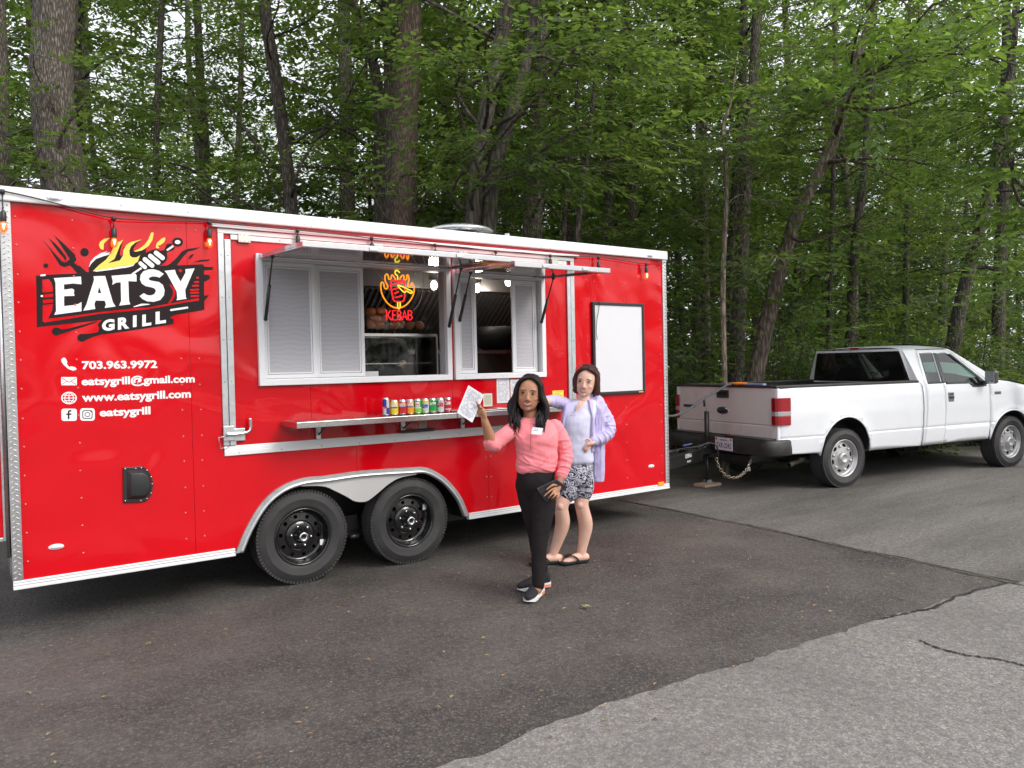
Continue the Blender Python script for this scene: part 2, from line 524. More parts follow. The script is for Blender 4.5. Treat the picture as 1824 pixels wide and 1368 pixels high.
# fallen leaves and seed husks lying loose on the asphalt: nobody could count them
mb = MB()
for i in range(1900):
    if i < 1200:
        x = rng.uniform(-.5, 13); y = rng.uniform(-5.2, 3.0)
    else:
        x = rng.uniform(.2, 6.5); y = rng.uniform(-3.2, -.1)
    s_ = rng.choice([.005, .006, .007, .009, .011, .016]) * rng.uniform(.8, 1.3)
    a = rng.uniform(0, 6.3); w_ = s_ * rng.uniform(.25, .5); z = .014
    c, sn = math.cos(a), math.sin(a); h = s_ * rng.uniform(.1, .5)
    P = [(-s_, 0, 0), (-.3 * s_, w_, h), (s_, 0, h * .4), (-.2 * s_, -w_, h * .6)]
    mb.add([(x + c * p[0] - sn * p[1], y + sn * p[0] + c * p[1], z + p[2]) for p in P], [(0, 3, 2), (0, 2, 1)])
LITTER = pm('fallen_leaf', (.36, .20, .09), .8, 0, .1)
nt = LITTER.node_tree
gi = nt.nodes.new('ShaderNodeNewGeometry'); rp = nt.nodes.new('ShaderNodeValToRGB')
cr = rp.color_ramp; cr.elements[0].color = (.10, .05, .03, 1); cr.elements[1].color = (.40, .32, .17, 1)
for p_, c_ in ((.3, (.26, .12, .055, 1)), (.6, (.32, .20, .10, 1)), (.95, (.26, .26, .09, 1))):
    e = cr.elements.new(p_); e.color = c_
nt.links.new(gi.outputs['Random Per Island'], rp.inputs[0]); nt.links.new(rp.outputs[0], nt.nodes['Principled BSDF'].inputs['Base Color'])
o = stuff(mb.build('fallen_leaves', LITTER)); tag(o, 'small tan and orange fallen leaves scattered on the asphalt', 'leaves')
# one larger green leaf by itself on the asphalt
g0 = G(1041, 1086)
mb = MB()
for k, (a, L_) in enumerate(((.2, .055), (1.1, .045), (-.7, .05))):
    c, sn = math.cos(a), math.sin(a)
    P = [(0, 0, .0), (L_ * .45, .016, .012), (L_, 0, .004), (L_ * .45, -.016, .01)]
    mb.add([(g0.x + c * p[0] - sn * p[1], g0.y + sn * p[0] + c * p[1], .016 + p[2] + k * .001) for p in P], [(0, 3, 2), (0, 2, 1)])
tag(mb.build('fallen_leaf_sprig', pm('pale_green_leaf', (.22, .24, .10), .7)), 'pale green fallen leaf sprig on the asphalt near the black shoes', 'leaf')

# ================================================================== FOOD TRAILER
TW = 2.15                                                          # body width; near side wall lies at y = 0
TR = thing('food_trailer', (3.13, 1.07, 0), 'red concession food trailer with white logo, open serving windows and tandem black wheels', 'trailer')
ARCH_OUT = [W(*p) for p in ((417, 985), (437, 941), (466, 894), (501, 865), (540, 851), (578, 847), (645, 838), (725, 833), (755, 832), (777, 841), (798, 857), (820, 885), (831, 920))]
ARCH_OUT = [(p.x, p.z) for p in ARCH_OUT]
ARCH_OUT[0] = (1.575, .32); ARCH_OUT[-1] = (3.55, .335)
arch = [tuple(p) for p in catmull(ARCH_OUT, 4)]
def wallp(y): return lambda x, z: (x, y, z)

pan = MB  # panels: each sheet of the side wall is its own piece
def sheet(outline, y=0.0, d=.02, name='wall_panel', holes=()):
    return MB().poly(outline, holes, wallp(y), d).build(name, RED, TR)
g = .0012
ZB, ZT, CX0, CX1, CZ0, CZ1 = .35, 2.70, 1.515, 4.795, 1.022, 2.635
sheet([(.26, ZB), (1.31 - g, ZB), (1.31 - g, ZT), (.26, ZT)])
left_arch = [p for p in arch if p[0] < 2.53 - g]; right_arch = [p for p in arch if p[0] > 2.53 + g]
za = np.interp(2.53, [p[0] for p in arch], [p[1] for p in arch])
sheet([(1.31 + g, ZB)] + [(left_arch[0][0], ZB)] + left_arch[1:] + [(2.53 - g, za), (2.53 - g, CZ0), (CX0, CZ0), (CX0, CZ1), (2.53 - g, CZ1), (2.53 - g, ZT), (1.31 + g, ZT)])
sheet([(2.53 + g, za)] + right_arch[:-1] + [(right_arch[-1][0], ZB), (3.77 - g, ZB), (3.77 - g, CZ0), (2.53 + g, CZ0)])
sheet([(2.53 + g, CZ1), (3.77 - g, CZ1), (3.77 - g, ZT), (2.53 + g, ZT)])
sheet([(3.77 + g, ZB), (5.0 - g, ZB), (5.0 - g, ZT), (3.77 + g, ZT), (3.77 + g, CZ1), (CX1, CZ1), (CX1, CZ0), (3.77 + g, CZ0)])
sheet([(5.0 + g, ZB), (6.01, ZB), (6.01, ZT), (5.0 + g, ZT)])
# serving-side sheets inside the big frame, with the two window openings
W1 = (1.795, 1.53, 3.395, 2.46); W2 = (3.46, 1.53, 4.405, 2.43)
def rect(r): return [(r[0], r[1]), (r[2], r[1]), (r[2], r[3]), (r[0], r[3])]
sheet([(CX0, CZ0), (2.17 - g, CZ0), (2.17 - g, W1[1]), (W1[0], W1[1]), (W1[0], W1[3]), (2.17 - g, W1[3]), (2.17 - g, CZ1), (CX0, CZ1)], .004)
sheet([(2.17 + g, CZ0), (3.425 - g, CZ0), (3.425 - g, CZ1), (2.17 + g, CZ1), (2.17 + g, W1[3]), (W1[2], W1[3]), (W1[2], W1[1]), (2.17 + g, W1[1])], .004)
sheet([(3.425 + g, CZ0), (CX1, CZ0), (CX1, CZ1), (3.425 + g, CZ1)], .004, holes=[rect(W2)])
# other outer walls, floor and roof
mb = MB(); mb.box((.27, TW - .02, .35), (6.0, TW, 2.7)); mb.build('far_wall', RED, TR)
mb = MB(); mb.box((5.985, .022, .35), (6.005, TW - .022, 2.7)); mb.build('front_wall', RED, TR)
mb = MB(); mb.box((.262, .6, .35), (.282, TW - .022, 2.7)); mb.build('rear_wall', RED, TR)
mb = MB(); mb.box((.28, .05, .36), (1.555, TW - .05, .40)); mb.box((3.585, .05, .36), (5.98, TW - .05, .40)); mb.box((1.555, .53, .36), (3.585, TW - .53, .40))
mb.build('floor', BFRAME, TR)
mb = MB()
for y in (.35, TW - .35): mb.box((.3, y - .04, .24), (6.0, y + .04, .36))
for i in range(10):
    y_ = .53 if 1.5 < .4 + i * .6 < 3.6 else .08
    mb.box((.4 + i * .6, y_, .29), (.45 + i * .6, TW - y_, .355))
mb.build('chassis', BFRAME, TR)
ROOFM = pm('roof_sheet', (.75, .76, .77), .4, .7, .08, 3, .1, 20)
n = 14; mb = MB()
P = []
for i in range(n + 1):
    y = TW * i / n; z = 2.775 + .06 * math.sin(math.pi * i / n)
    P += [(.24, y, z), (6.04, y, z)]
mb.add(P, [(2 * i, 2 * i + 1, 2 * i + 3, 2 * i + 2) for i in range(n)], True)
mb.build('roof', ROOFM, TR)
# wheel well
mb = MB(); mb.box((1.58, .5, .2), (3.56, .52, .9)); mb.box((1.58, .021, .84), (3.56, .5, .86)); mb.box((1.56, .021, .3), (1.58, .5, .86)); mb.box((3.56, .021, .3), (3.58, .5, .86))
mb.build('wheel_well', BLACK, TR)

# trims
mb = MB()
def rail_prof(x): return [(x, -.002, 2.69), (x, -.034, 2.692), (x, -.036, 2.70), (x, -.036, 2.768), (x, -.028, 2.780), (x, .05, 2.784), (x, .05, 2.70)]
a, b_ = rail_prof(.235), rail_prof(6.045)
k = len(a); mb.add(a + b_, [(i, (i + 1) % k, k + (i + 1) % k, k + i) for i in range(k)] + [tuple(range(k))[::-1], tuple(range(k, 2 * k))])
rail = mb.build('roof_rail', pm('rail_aluminium', (.80, .81, .82), .30, .35, .06, 3, .12, 6, coat=.2), TR)
mb = MB()
for px, py in ((216, 366), (335, 378), (455, 389), (543, 400), (555, 402), (640, 411), (735, 421), (815, 429), (965, 443), (980, 444), (1110, 456)):
    p = W(px, py, -.036); mb.ball((p.x, -.036, min(max(p.z, 2.70), 2.765)), (.006, .004, .006), 6, 4)
stuff(mb.build('rail_screws', GALV, rail))
for xa, xb in ((.235, 1.575), (3.552, 6.045)):
    mb = MB(); mb.box((xa, -.010, .300), (xb, .03, .356)); mb.box((xa, -.020, .303), (xb, -.008, .318)); mb.box((xa, -.017, .328), (xb, -.008, .336)); mb.box((xa, -.015, .344), (xb, -.008, .354))
    mb.build('bottom_trim', ALUW, TR, bevel=.002)
# diamond-plate corner posts
PLATE = pm('diamond_plate', (.66, .66, .67), .30, .92, .08, 12, .06, 60, rvar=.1)
for x0, x1, rear in ((.233, .289, True), (5.992, 6.047, False)):
    mb = MB(); mb.box((x0, -.010, .357), (x1, .004, 2.69)); mb.box((x0, .004, .357), (x0 + .012, .30, 2.69)) if rear else mb.box((x1 - .012, .004, .357), (x1, .3, 2.69))
    post = mb.build('corner_post', PLATE, TR)
    mb = MB(); z = .375; kk = 0
    while z < 2.67:
        for xx, sgn in ((x0 + .016, 1), (x0 + .040, -1)):
            zz = z + (.0175 if sgn < 0 else 0)
            if zz > 2.675: continue
            c, sn = math.cos(sgn * .6), math.sin(sgn * .6)
            P = [(-.015, 0), (0, .0046), (.015, 0), (0, -.0046)]
            Q = [(xx + c * p[0] - sn * p[1], -.0105, zz + sn * p[0] + c * p[1]) for p in P] + [(xx + .4 * (c * p[0]), -.0150, zz + .4 * sn * p[0]) for p in (P[0], P[2])]
            mb.add(Q, [(0, 1, 4), (1, 5, 4), (1, 2, 5), (0, 4, 3), (3, 4, 5), (3, 5, 2)])
        z += .035; kk += 1
    stuff(mb.build('raised_treads', pm('tread', (.85, .85, .86), .22, .9, .05), post))
# rear door folded out, at the left edge
mb = MB(); mb.box((-.78, .055, .62), (.197, .085, 2.6)); door = mb.build('rear_door', RED, TR)
mb = MB()
for a_, b2 in (((.196, .045, .60), (.212, .095, 2.62)), ((-.8, .045, .600), (.196, .095, .625)), ((-.8, .045, 2.6), (.196, .095, 2.65))): mb.box(a_, b2, .004)
mb.build('door_frame', GALV, door)
mb = MB(); mb.tube([(.222, .03, .5), (.222, .03, 2.6)], .011, 8); mb.build('hinge_rod', STEEL, door)
# wheel-arch trim
inner = []
for i, p in enumerate(arch):
    t = Vector(arch[min(i + 1, len(arch) - 1)]) - Vector(arch[max(i - 1, 0)]); t.normalize()
    inner.append((p[0] + t.y * .052, p[1] - t.x * .052))
inner[0] = (1.632, .322); inner[-1] = (3.497, .335)
def band(A, B, ya, yb):
    b = MB(); m = len(A)
    P = [(p[0], ya, p[1]) for p in A] + [(p[0], ya, p[1]) for p in B] + [(p[0], yb, p[1]) for p in A] + [(p[0], yb, p[1]) for p in B]
    F = []
    for i in range(m - 1):
        F += [(i, m + i, m + i + 1, i + 1), (2 * m + i, 2 * m + i + 1, 3 * m + i + 1, 3 * m + i), (i, i + 1, 2 * m + i + 1, 2 * m + i), (m + i, 3 * m + i, 3 * m + i + 1, m + i + 1)]
    F += [(0, 2 * m, 3 * m, m), (m - 1, 2 * m - 1, 4 * m - 1, 3 * m - 1)]
    return b.add(P, F)
mb = band(arch, inner, -.018, .004)
mid = [((p[0] + q[0] * 1.0) / 2, (p[1] + q[1]) / 2) for p, q in zip(arch, inner)]
mb.tube([(p[0], -.022, p[1]) for p in [(.25 * a[0] + .75 * b[0], .25 * a[1] + .75 * b[1]) for a, b in zip(arch, inner)]], .011, 8)
mb.build('wheel_arch_trim', GALV, TR)
SK = [W(*p) for p in ((535, 866), (575, 866), (598, 875), (618, 885), (630, 892), (643, 894), (656, 891), (674, 877), (692, 862), (712, 851), (742, 845))]
SK = [(p.x, p.z) for p in SK]
top = [p for p in inner if SK[0][0] + .02 < p[0] < SK[-1][0] - .02]
sk_low = [tuple(p) for p in catmull(SK, 4)]
MB().poly(sk_low + [(p[0], p[1] + .012) for p in top[::-1]], (), wallp(-.006), .01).build('fender_skirt', pm('brushed_aluminium', (.68, .68, .68), .42, .55, .05, 3, .03, 200), TR)

# rivets of the wall sheets (dots of 2 pixels)
mb = MB()
def rivets(px_list):
    for px, py in px_list:
        p = W(px, py); mb.ball((p.x, -.001, p.z), (.0065, .005, .0065), 6, 4)
cols_x = [.315, .62, 1.25, 1.37, 2.12, 2.53, 3.05, 3.75, 3.80, 4.35, 4.95, 5.05, 5.45, 5.95]
for x in cols_x:
    z = .47
    while z < 2.67:
        inside = CX0 - .03 < x < CX1 + .03 and z > CZ0 - .08
        za_ = np.interp(x, [p[0] for p in arch], [p[1] for p in arch]) + .05 if 1.55 < x < 3.57 else 0
        hatch = .83 < x < 1.1 and .7 < z < 1.06
        logo = .42 < x < 1.45 and 1.75 < z < 2.55 and x not in (.315,)
        if not inside and z > za_ and not hatch and not (logo and x > .7 and x < 1.4):
            mb.ball((x + rng.uniform(-.002, .002), -.001, z + rng.uniform(-.004, .004)), (.0075, .006, .0075), 6, 4)
        z += .178
stuff(mb.build('rivets', pm('rivet_red', (.72, .16, .17), .25, .3, .1, coat=.4), TR))

# big galvanised frame round the serving side
mb_ = lambda a, b, nm, mt=GALV, ch=.003: MB().box(a, b, ch).build(nm, mt, TR)
mb_((1.515, -.014, 1.095), (1.556, .002, 2.60), 'frame_strip'); mb_((1.560, -.016, 1.095), (1.603, .002, 2.56), 'frame_strip')
mb_((4.700, -.016, 1.095), (4.741, .002, 2.56), 'frame_strip'); mb_((4.745, -.014, 1.095), (4.790, .002, 2.60), 'frame_strip')
mb_((1.515, -.015, 2.602), (4.790, .002, 2.636), 'frame_strip', ALUW); mb_((1.604, -.013, 2.562), (4.699, .002, 2.598), 'frame_strip', ALUW)
mb_((1.475, -.035, 2.640), (4.84, .002, 2.662), 'drip_rail', ALUW)
mb = MB()
mb.box((1.52, -.016, 1.022), (4.785, .002, 1.056), .003)
mb.add([(1.52, -.014, 1.056), (4.785, -.014, 1.056), (4.785, -.004, 1.092), (1.52, -.004, 1.092)], [(0, 1, 2, 3)])
for i in range(3): mb.box((1.53, -.016 + i * .003, 1.060 + i * .011), (4.78, -.006 + i * .002, 1.065 + i * .011))
mb.build('lower_frame_rail', ALUW, TR)
mb = MB()
for x0 in (1.536, 1.582, 4.72, 4.768):
    for z in (1.25, 1.55, 1.85, 2.15, 2.45): mb.ball((x0, -.016, z), (.005, .004, .005), 6, 4)
for i in range(11): mb.ball((1.62 + i * .31, -.016, 1.040), (.005, .004, .005), 6, 4); mb.ball((1.66 + i * .30, -.014, 2.58), (.005, .004, .005), 6, 4)
stuff(mb.build('frame_screws', STEEL, TR))
for x in (1.70, 2.75, 3.55, 4.55):
    h = MB().box((x - .045, -.022, 2.545), (x + .045, -.012, 2.615), .004).build('hinge', pm('zinc_hinge', (.62, .60, .55), .4, .8, .1) if x < 1.8 else MATS['zinc_hinge'], TR)
    b = MB()
    for dx in (-.03, 0, .03):
        for z in (2.558, 2.602): b.ball((x + dx, -.022, z), (.005, .003, .005), 6, 4)
    b.build('screw_heads', STEEL, h)
# hasp with bent handle
mb = MB(); mb.box((1.512, -.028, 1.13), (1.588, -.016, 1.235), .004); mb.box((1.585, -.024, 1.125), (1.665, -.006, 1.215), .004)
lt = mb.build('latch', GALV, TR)
MB().tube(catmull([(1.53, -.04, 1.178), (1.60, -.042, 1.176), (1.66, -.042, 1.182), (1.692, -.042, 1.196), (1.700, -.042, 1.225), (1.697, -.042, 1.285)], 5), .011, 10).build('latch_handle', CHROME, lt)
MB().tube([(1.54, -.03, 1.165), (1.478, -.03, 1.160), (1.487, -.03, 1.080), (1.53, -.03, 1.086), (1.548, -.03, 1.09)], .004, 6).build('latch_loop', STEEL, lt)

# ------------------------------------------------------------------ windows and awnings
SCREEN = bpy.data.materials.new('insect_screen'); SCREEN.use_nodes = True
_n = SCREEN.node_tree; _b = _n.nodes['Principled BSDF']; _b.inputs['Roughness'].default_value = .9
_tc = _n.nodes.new('ShaderNodeTexCoord'); _w = _n.nodes.new('ShaderNodeTexWave'); _w.inputs['Scale'].default_value = 9; _w.inputs['Distortion'].default_value = 7; _w.inputs['Detail'].default_value = 3; _w.bands_direction = 'Z'
_n.links.new(_tc.outputs['Object'], _w.inputs['Vector'])
_m = _n.nodes.new('ShaderNodeMix'); _m.data_type = 'RGBA'; _m.inputs[6].default_value = (.55, .54, .58, 1); _m.inputs[7].default_value = (.60, .59, .63, 1)
_n.links.new(_w.outputs[0], _m.inputs[0]); _n.links.new(_m.outputs[2], _b.inputs['Base Color'])
_b.inputs['Alpha'].default_value = .88
def ring(name, x0, z0, x1, z1, w, ya, yb, mt, parent, bevel=.003):
    b = MB()
    b.poly([(x0, z0), (x1, z0), (x1, z1), (x0, z1)], [[(x0 + w, z0 + w), (x0 + w, z1 - w), (x1 - w, z1 - w), (x1 - w, z0 + w)]], wallp(ya), yb - ya)
    return b.build(name, mt, parent, bevel=bevel)
JAMB = pm('window_jamb', (.60, .60, .62), .4, .3, .06, 8)
def window(x0, z0, x1, z1, sashes, pane):
    w = ring('window', x0, z0, x1, z1, .045, -.030, .006, WHITE, TR, .004)
    ring('jamb', x0 + .03, z0 + .03, x1 - .03, z1 - .03, .018, .007, .10, JAMB, w)
    for a, b_, y in sashes:
        s1 = ring('sash', a, z0 + .05, b_, z1 - .05, .030, y, y + .018, WHITE, w, .003)
        s1b = ring('sash_bead', a + .033, z0 + .083, b_ - .033, z1 - .083, .011, y + .004, y + .018, WHITE, w, .002)
        MB().box((a + .044, y + .014, z0 + .094), (b_ - .044, y + .0155, z1 - .094)).build('screen', SCREEN, w)
    b = MB()
    for i in range(5):
        for zz in (z0 + .018, z1 - .018): b.ball((x0 + .1 + i * (x1 - x0 - .2) / 4, -.030, zz), (.004, .003, .004), 6, 4)
    b.build('screw_heads', GALV, w)
    return w
win_a = window(1.778, 1.513, 3.412, 2.475, [(1.826, 2.232, .012), (2.236, 2.640, .034)], None)
win_b = window(3.442, 1.513, 4.424, 2.446, [(3.492, 3.690, .012), (4.088, 4.372, .034)], None)
AWN = pm('awning_underside', (.66, .64, .66), .07, .7, .04, 4, .01, 8)
EDGE = pm('awning_edge', (.60, .61, .63), .35, .45, .08, 6, .05, 60)
def awning(x0, x1, zh, zo, yo):
    root = MB()
    th = .024
    root.add([(x0, -.03, zh), (x1, -.03, zh), (x1, yo, zo), (x0, yo, zo), (x0, -.03, zh + th), (x1, -.03, zh + th), (x1, yo, zo + th), (x0, yo, zo + th)],
             [(0, 1, 2, 3), (4, 7, 6, 5), (0, 4, 5, 1), (3, 2, 6, 7), (0, 3, 7, 4), (1, 5, 6, 2)])
    a = root.build('awning_door', AWN, TR)
    MB().add([(x0 + .01, -.04, zh + th + .002), (x1 - .01, -.04, zh + th + .002), (x1 - .01, yo + .01, zo + th + .002), (x0 + .01, yo + .01, zo + th + .002)], [(0, 1, 2, 3)]).build('outer_skin', RED, a)
    fr = MB()
    dz = zo - zh; dy = yo + .03
    def strip(xa, xb, ta, tb, h=.012):
        P = []
        for t in (ta, tb):
            for x in (xa, xb): P.append((x, -.03 + dy * t, zh + dz * t))
        Q = [(p[0], p[1], p[2] - .001) for p in P] + [(p[0], p[1], p[2] - h) for p in P]
        fr.add(Q, [(0, 1, 3, 2), (4, 6, 7, 5), (0, 4, 5, 1), (2, 3, 7, 6), (0, 2, 6, 4), (1, 5, 7, 3)])
    strip(x0, x0 + .05, .06, .94); strip(x1 - .05, x1, .06, .94); strip(x0, x1, 0, .06); strip(x0, x1, .94, 1.0)
    fr.build('awning_frame', AWN, a, bevel=.002)
    e = MB(); e.box((x0 - .004, yo - .010, zo - .010), (x1 + .004, yo - .001, zo + th + .003), .003)
    ed = e.build('front_edge', EDGE, a)
    for fx in (.30, .72):
        xx = x0 + (x1 - x0) * fx
        MB().box((xx - .03, yo - .018, zo - .006), (xx + .03, yo - .0125, zo + .018), .002).build('catch', GALV, a)
    return a
aw_a = awning(1.80, 3.415, 2.452, 2.415, -.895)
aw_b = awning(3.452, 4.42, 2.425, 2.385, -.90)
def strut(xa, zlow, ylow, ytop, ztop, par):
    p, q = Vector((xa, ylow, zlow)), Vector((xa, ytop, ztop))
    m = p.lerp(q, .55)
    s_ = MB().tube([p, m], .013, 8).build('gas_strut', BLACK, par)
    MB().tube([m, q], .006, 8).build('strut_rod', STEEL if False else BLACK, s_)
    b = MB(); b.ball(p, .016, 8, 6); b.ball(q, .016, 8, 6); b.build('strut_joint', BLACK, s_)
strut(1.832, 2.00, -.035, -.22, 2.43, TR); strut(3.385, 1.97, -.035, -.24, 2.43, TR)
strut(3.49, 2.02, -.035, -.22, 2.40, TR); strut(4.37, 2.02, -.035, -.22, 2.40, TR)

# ------------------------------------------------------------------ fold-down shelf
SHELF_Z = 1.250
for xa, xb, bx in ((1.938, 3.262, (2.215, 2.935)), (3.268, 4.62, (3.505, 4.30))):
    b = MB(); b.box((xa, -.32, SHELF_Z - .008), (xb, -.004, SHELF_Z)); b.box((xa, -.326, SHELF_Z - .042), (xb, -.318, SHELF_Z + .001)); b.box((xa, -.318, SHELF_Z - .042), (xa + .006, -.004, SHELF_Z - .008)); b.box((xb - .006, -.318, SHELF_Z - .042), (xb, -.004, SHELF_Z - .008))
    sh = b.build('shelf', STEEL, TR, bevel=.002)
    for x in bx:
        b = MB(); b.box((x - .018, -.022, 1.095), (x + .018, -.003, SHELF_Z - .01)); b.box((x - .018, -.30, SHELF_Z - .03), (x + .018, -.02, SHELF_Z - .012))
        br = b.build('shelf_bracket', GALV, sh, bevel=.002)
        b = MB(); b.tube([(x, -.024, 1.13), (x + .005, -.22, SHELF_Z - .02)], .007, 6); b.build('brace', BLACK, br)
b = MB(); b.box((2.905, -.05, 1.094), (3.215, -.02, 1.118), .008); b.build('pull_handle', BLACK, TR)
# caution sticker under the shelf (no readable words in the photograph, only lines)
PAPER = pm('paper', (.80, .80, .84), .7, 0, .03, 9)
PRINT = pm('printing_ink', (.42, .42, .47), .8, 0, .3, 200)
def lines_on(o, mapf, n, seed, w=.8, h=.5, mat_=None):
    """rows of tiny unreadable print"""
    r = random.Random(seed); b = MB()
    for i in range(n):
        v = .93 - (i + .5) / n * .86; u = .08
        while u < .9:
            L_ = r.uniform(.03, .13)
            if r.random() < .72 and u + L_ < .94:
                hh = .86 / n * h * .5
                b.add([mapf(u, v - hh), mapf(u + L_, v - hh), mapf(u + L_, v + hh), mapf(u, v + hh)], [(0, 1, 2, 3)])
            u += L_ + .02
    return b.build('printed_lines', mat_ or PRINT, o)
def wall_sheet(name, px0, py0, px1, py1, y, mt, parent=None):
    a, c = W(px0, py0, y), W(px1, py1, y)
    b = MB(); b.box((a.x, y, c.z), (c.x, y + .0015, a.z))
    return b.build(name, mt, parent), (lambda u, v: (a.x + (c.x - a.x) * u, y - .001, c.z + (a.z - c.z) * v))
o, f = wall_sheet('caution_sticker', 746, 751, 760, 766, .0015, pm('sticker_grey', (.55, .54, .53), .6), TR); lines_on(o, f, 7, 1)
b = MB(); b.add([f(.05, .82), f(.95, .82), f(.95, .97), f(.05, .97)], [(0, 1, 2, 3)]); b.build('sticker_header', pm('sticker_amber', (.75, .55, .2), .6), o)
o, f = wall_sheet('safety_sticker', 984, 696, 1004, 707, .0015, pm('sticker_yellow', (.85, .72, .05), .5), TR); lines_on(o, f, 3, 5)
# menus fixed to the wall
o, f = wall_sheet('menu_sheet', 884.5, 674, 908, 717, .0005, PAPER); tag(o, 'white printed menu sheet taped to the red wall below the small window', 'paper'); lines_on(o, f, 22, 2)
o, f = wall_sheet('price_sheet', 909, 676, 931, 722, -.002, PAPER); tag(o, 'bluish white printed sheet beside the menu, partly behind the dark haired woman', 'paper'); lines_on(o, f, 24, 3)

# ------------------------------------------------------------------ D-shaped vent cover, lamps
vp = [(219, 832), (240, 831.5), (251, 830), (262, 835), (270, 848), (272.5, 862), (270, 880), (262, 891), (250, 894.5), (219, 895.5)]
vp = [(W(*p).x, W(*p).z) for p in vp]
cxm = sum(p[0] for p in vp) / len(vp); czm = sum(p[1] for p in vp) / len(vp)
def shrink(P, k): return [(cxm + (p[0] - cxm) * k, czm + (p[1] - czm) * k) for p in P]
b = MB(); b.poly(vp, (), wallp(-.014), .012); vent = b.build('vent_cover', BLACK, TR, bevel=.004)
A_, B_ = shrink(vp, .80), shrink(vp, .62); m_ = len(A_)
b = MB(); b.add([(p[0], -.0145, p[1]) for p in A_] + [(p[0], -.050, p[1]) for p in B_], [(i, (i + 1) % m_, m_ + (i + 1) % m_, m_ + i) for i in range(m_)] + [tuple(range(m_, 2 * m_))], True); b.build('vent_hood', BLACK, vent, bevel=.005)
b = MB()
for p in shrink(vp, .9)[::1]: b.ball((p[0], -.015, p[1]), (.006, .004, .006), 6, 4)
b.build('screw_heads', STEEL, vent)
LENS = pm('clear_lens', (.75, .78, .84), .12, .1, .1, 60, coat=.5)
AMBER = pm('amber_lens', (.9, .38, .03), .2, 0, .1, 60, coat=.5)
for px, py, y in ((100, 974, -.002), (97, 353, -.037), (1160, 830.5, -.002), (1158, 455, -.037)):
    p = W(px, py, y)
    b = MB(); b.ball((p.x, y, p.z), (.045, .010, .019), 16, 8); ml = b.build('marker_lamp', ALUW, TR)
    b = MB(); b.ball((p.x, y - .006, p.z), (.030, .010, .012), 14, 8); b.build('lens', LENS, ml)
p = W(1176, 861); b = MB(); b.box((p.x - .05, -.024, p.z - .018), (p.x + .035, -.012, p.z + .018), .003); b.build('side_reflector', AMBER, TR)

# whiteboard hanging on the wall
wb0, wb1 = W(1052.5, 538), W(1145, 700)
wbt = thing('whiteboard', (5.35, -.01, 1.3), 'blank whiteboard in a black frame on the red trailer wall', 'whiteboard')
ring('frame', 5.003, 1.318, 5.700, 2.226, .03, -.030, -.003, BLACK, wbt, .004)
MB().box((5.03, -.020, 1.345), (5.673, -.012, 2.20)).build('board', pm('whiteboard_face', (.72, .72, .76), .35, 0, .03, 3), wbt)
MB().tube(catmull([(5.085, -.034, 2.235), (5.075, -.036, 2.15), (5.05, -.034, 2.05), (5.038, -.034, 1.93), (5.05, -.034, 1.87), (5.044, -.034, 1.86)], 6), .0035, 5).build('marker_string', BLACK, wbt)
b = MB(); b.box((5.60, -.0335, 1.325), (5.665, -.0305, 1.338)); b.build('sticker', AMBER, wbt)

# roof ventilator
vc = (4.15, 1.0)
b = MB(); b.lathe([(.21, 2.80), (.21, 2.94), (.20, 2.95)], (vc[0], vc[1], 0), (0, 0, 1), 36); rv = b.build('roof_ventilator', ALU, TR)
b = MB(); b.lathe([(.19, 2.965), (.34, 2.975), (.345, 2.985), (.31, 3.005), (.22, 3.03), (.10, 3.045), (0.0, 3.05)], (vc[0], vc[1], 0), (0, 0, 1), 40); b.build('ventilator_cap', ALU, rv)
for (px0, px1, py0, py1) in ((808, 820, 411, 419), (840, 849, 413, 422), (851, 858, 414, 423)):
    p = W(px0, py0, vc[1] - .2); q = W(px1, py1, vc[1] - .2)
    b = MB(); b.box((p.x, vc[1] - .222, q.z), (q.x, vc[1] - .218, p.z)); b.build('rating_label', PAPER if px0 > 830 else pm('label_grey', (.3, .32, .34), .5), rv)

# ------------------------------------------------------------------ wheels
HUBM = pm('hub_grey', (.35, .35, .36), .3, .8, .1, 30)
def ring_disc(mb, r0, r1, holes, h, c, ax, u, w, dish=0.0, n=56):
    """dished annulus with one opening per sector, facing ax"""
    def mp(a, b):
        r = math.hypot(a, b)
        return c + u * a + w * b + ax * (h + dish * (r1 - r) / (r1 - r0))
    k = len(holes)
    for hl in holes:
        ca = math.atan2(sum(p[1] for p in hl), sum(p[0] for p in hl)); a0, a1 = ca - math.pi / k, ca + math.pi / k
        A = [a0 + (a1 - a0) * i / 6 for i in range(7)]
        mb.poly([(r1 * math.cos(a), r1 * math.sin(a)) for a in A] + [(r0 * math.cos(a), r0 * math.sin(a)) for a in A[::-1]], [hl], mp, .006, ax)

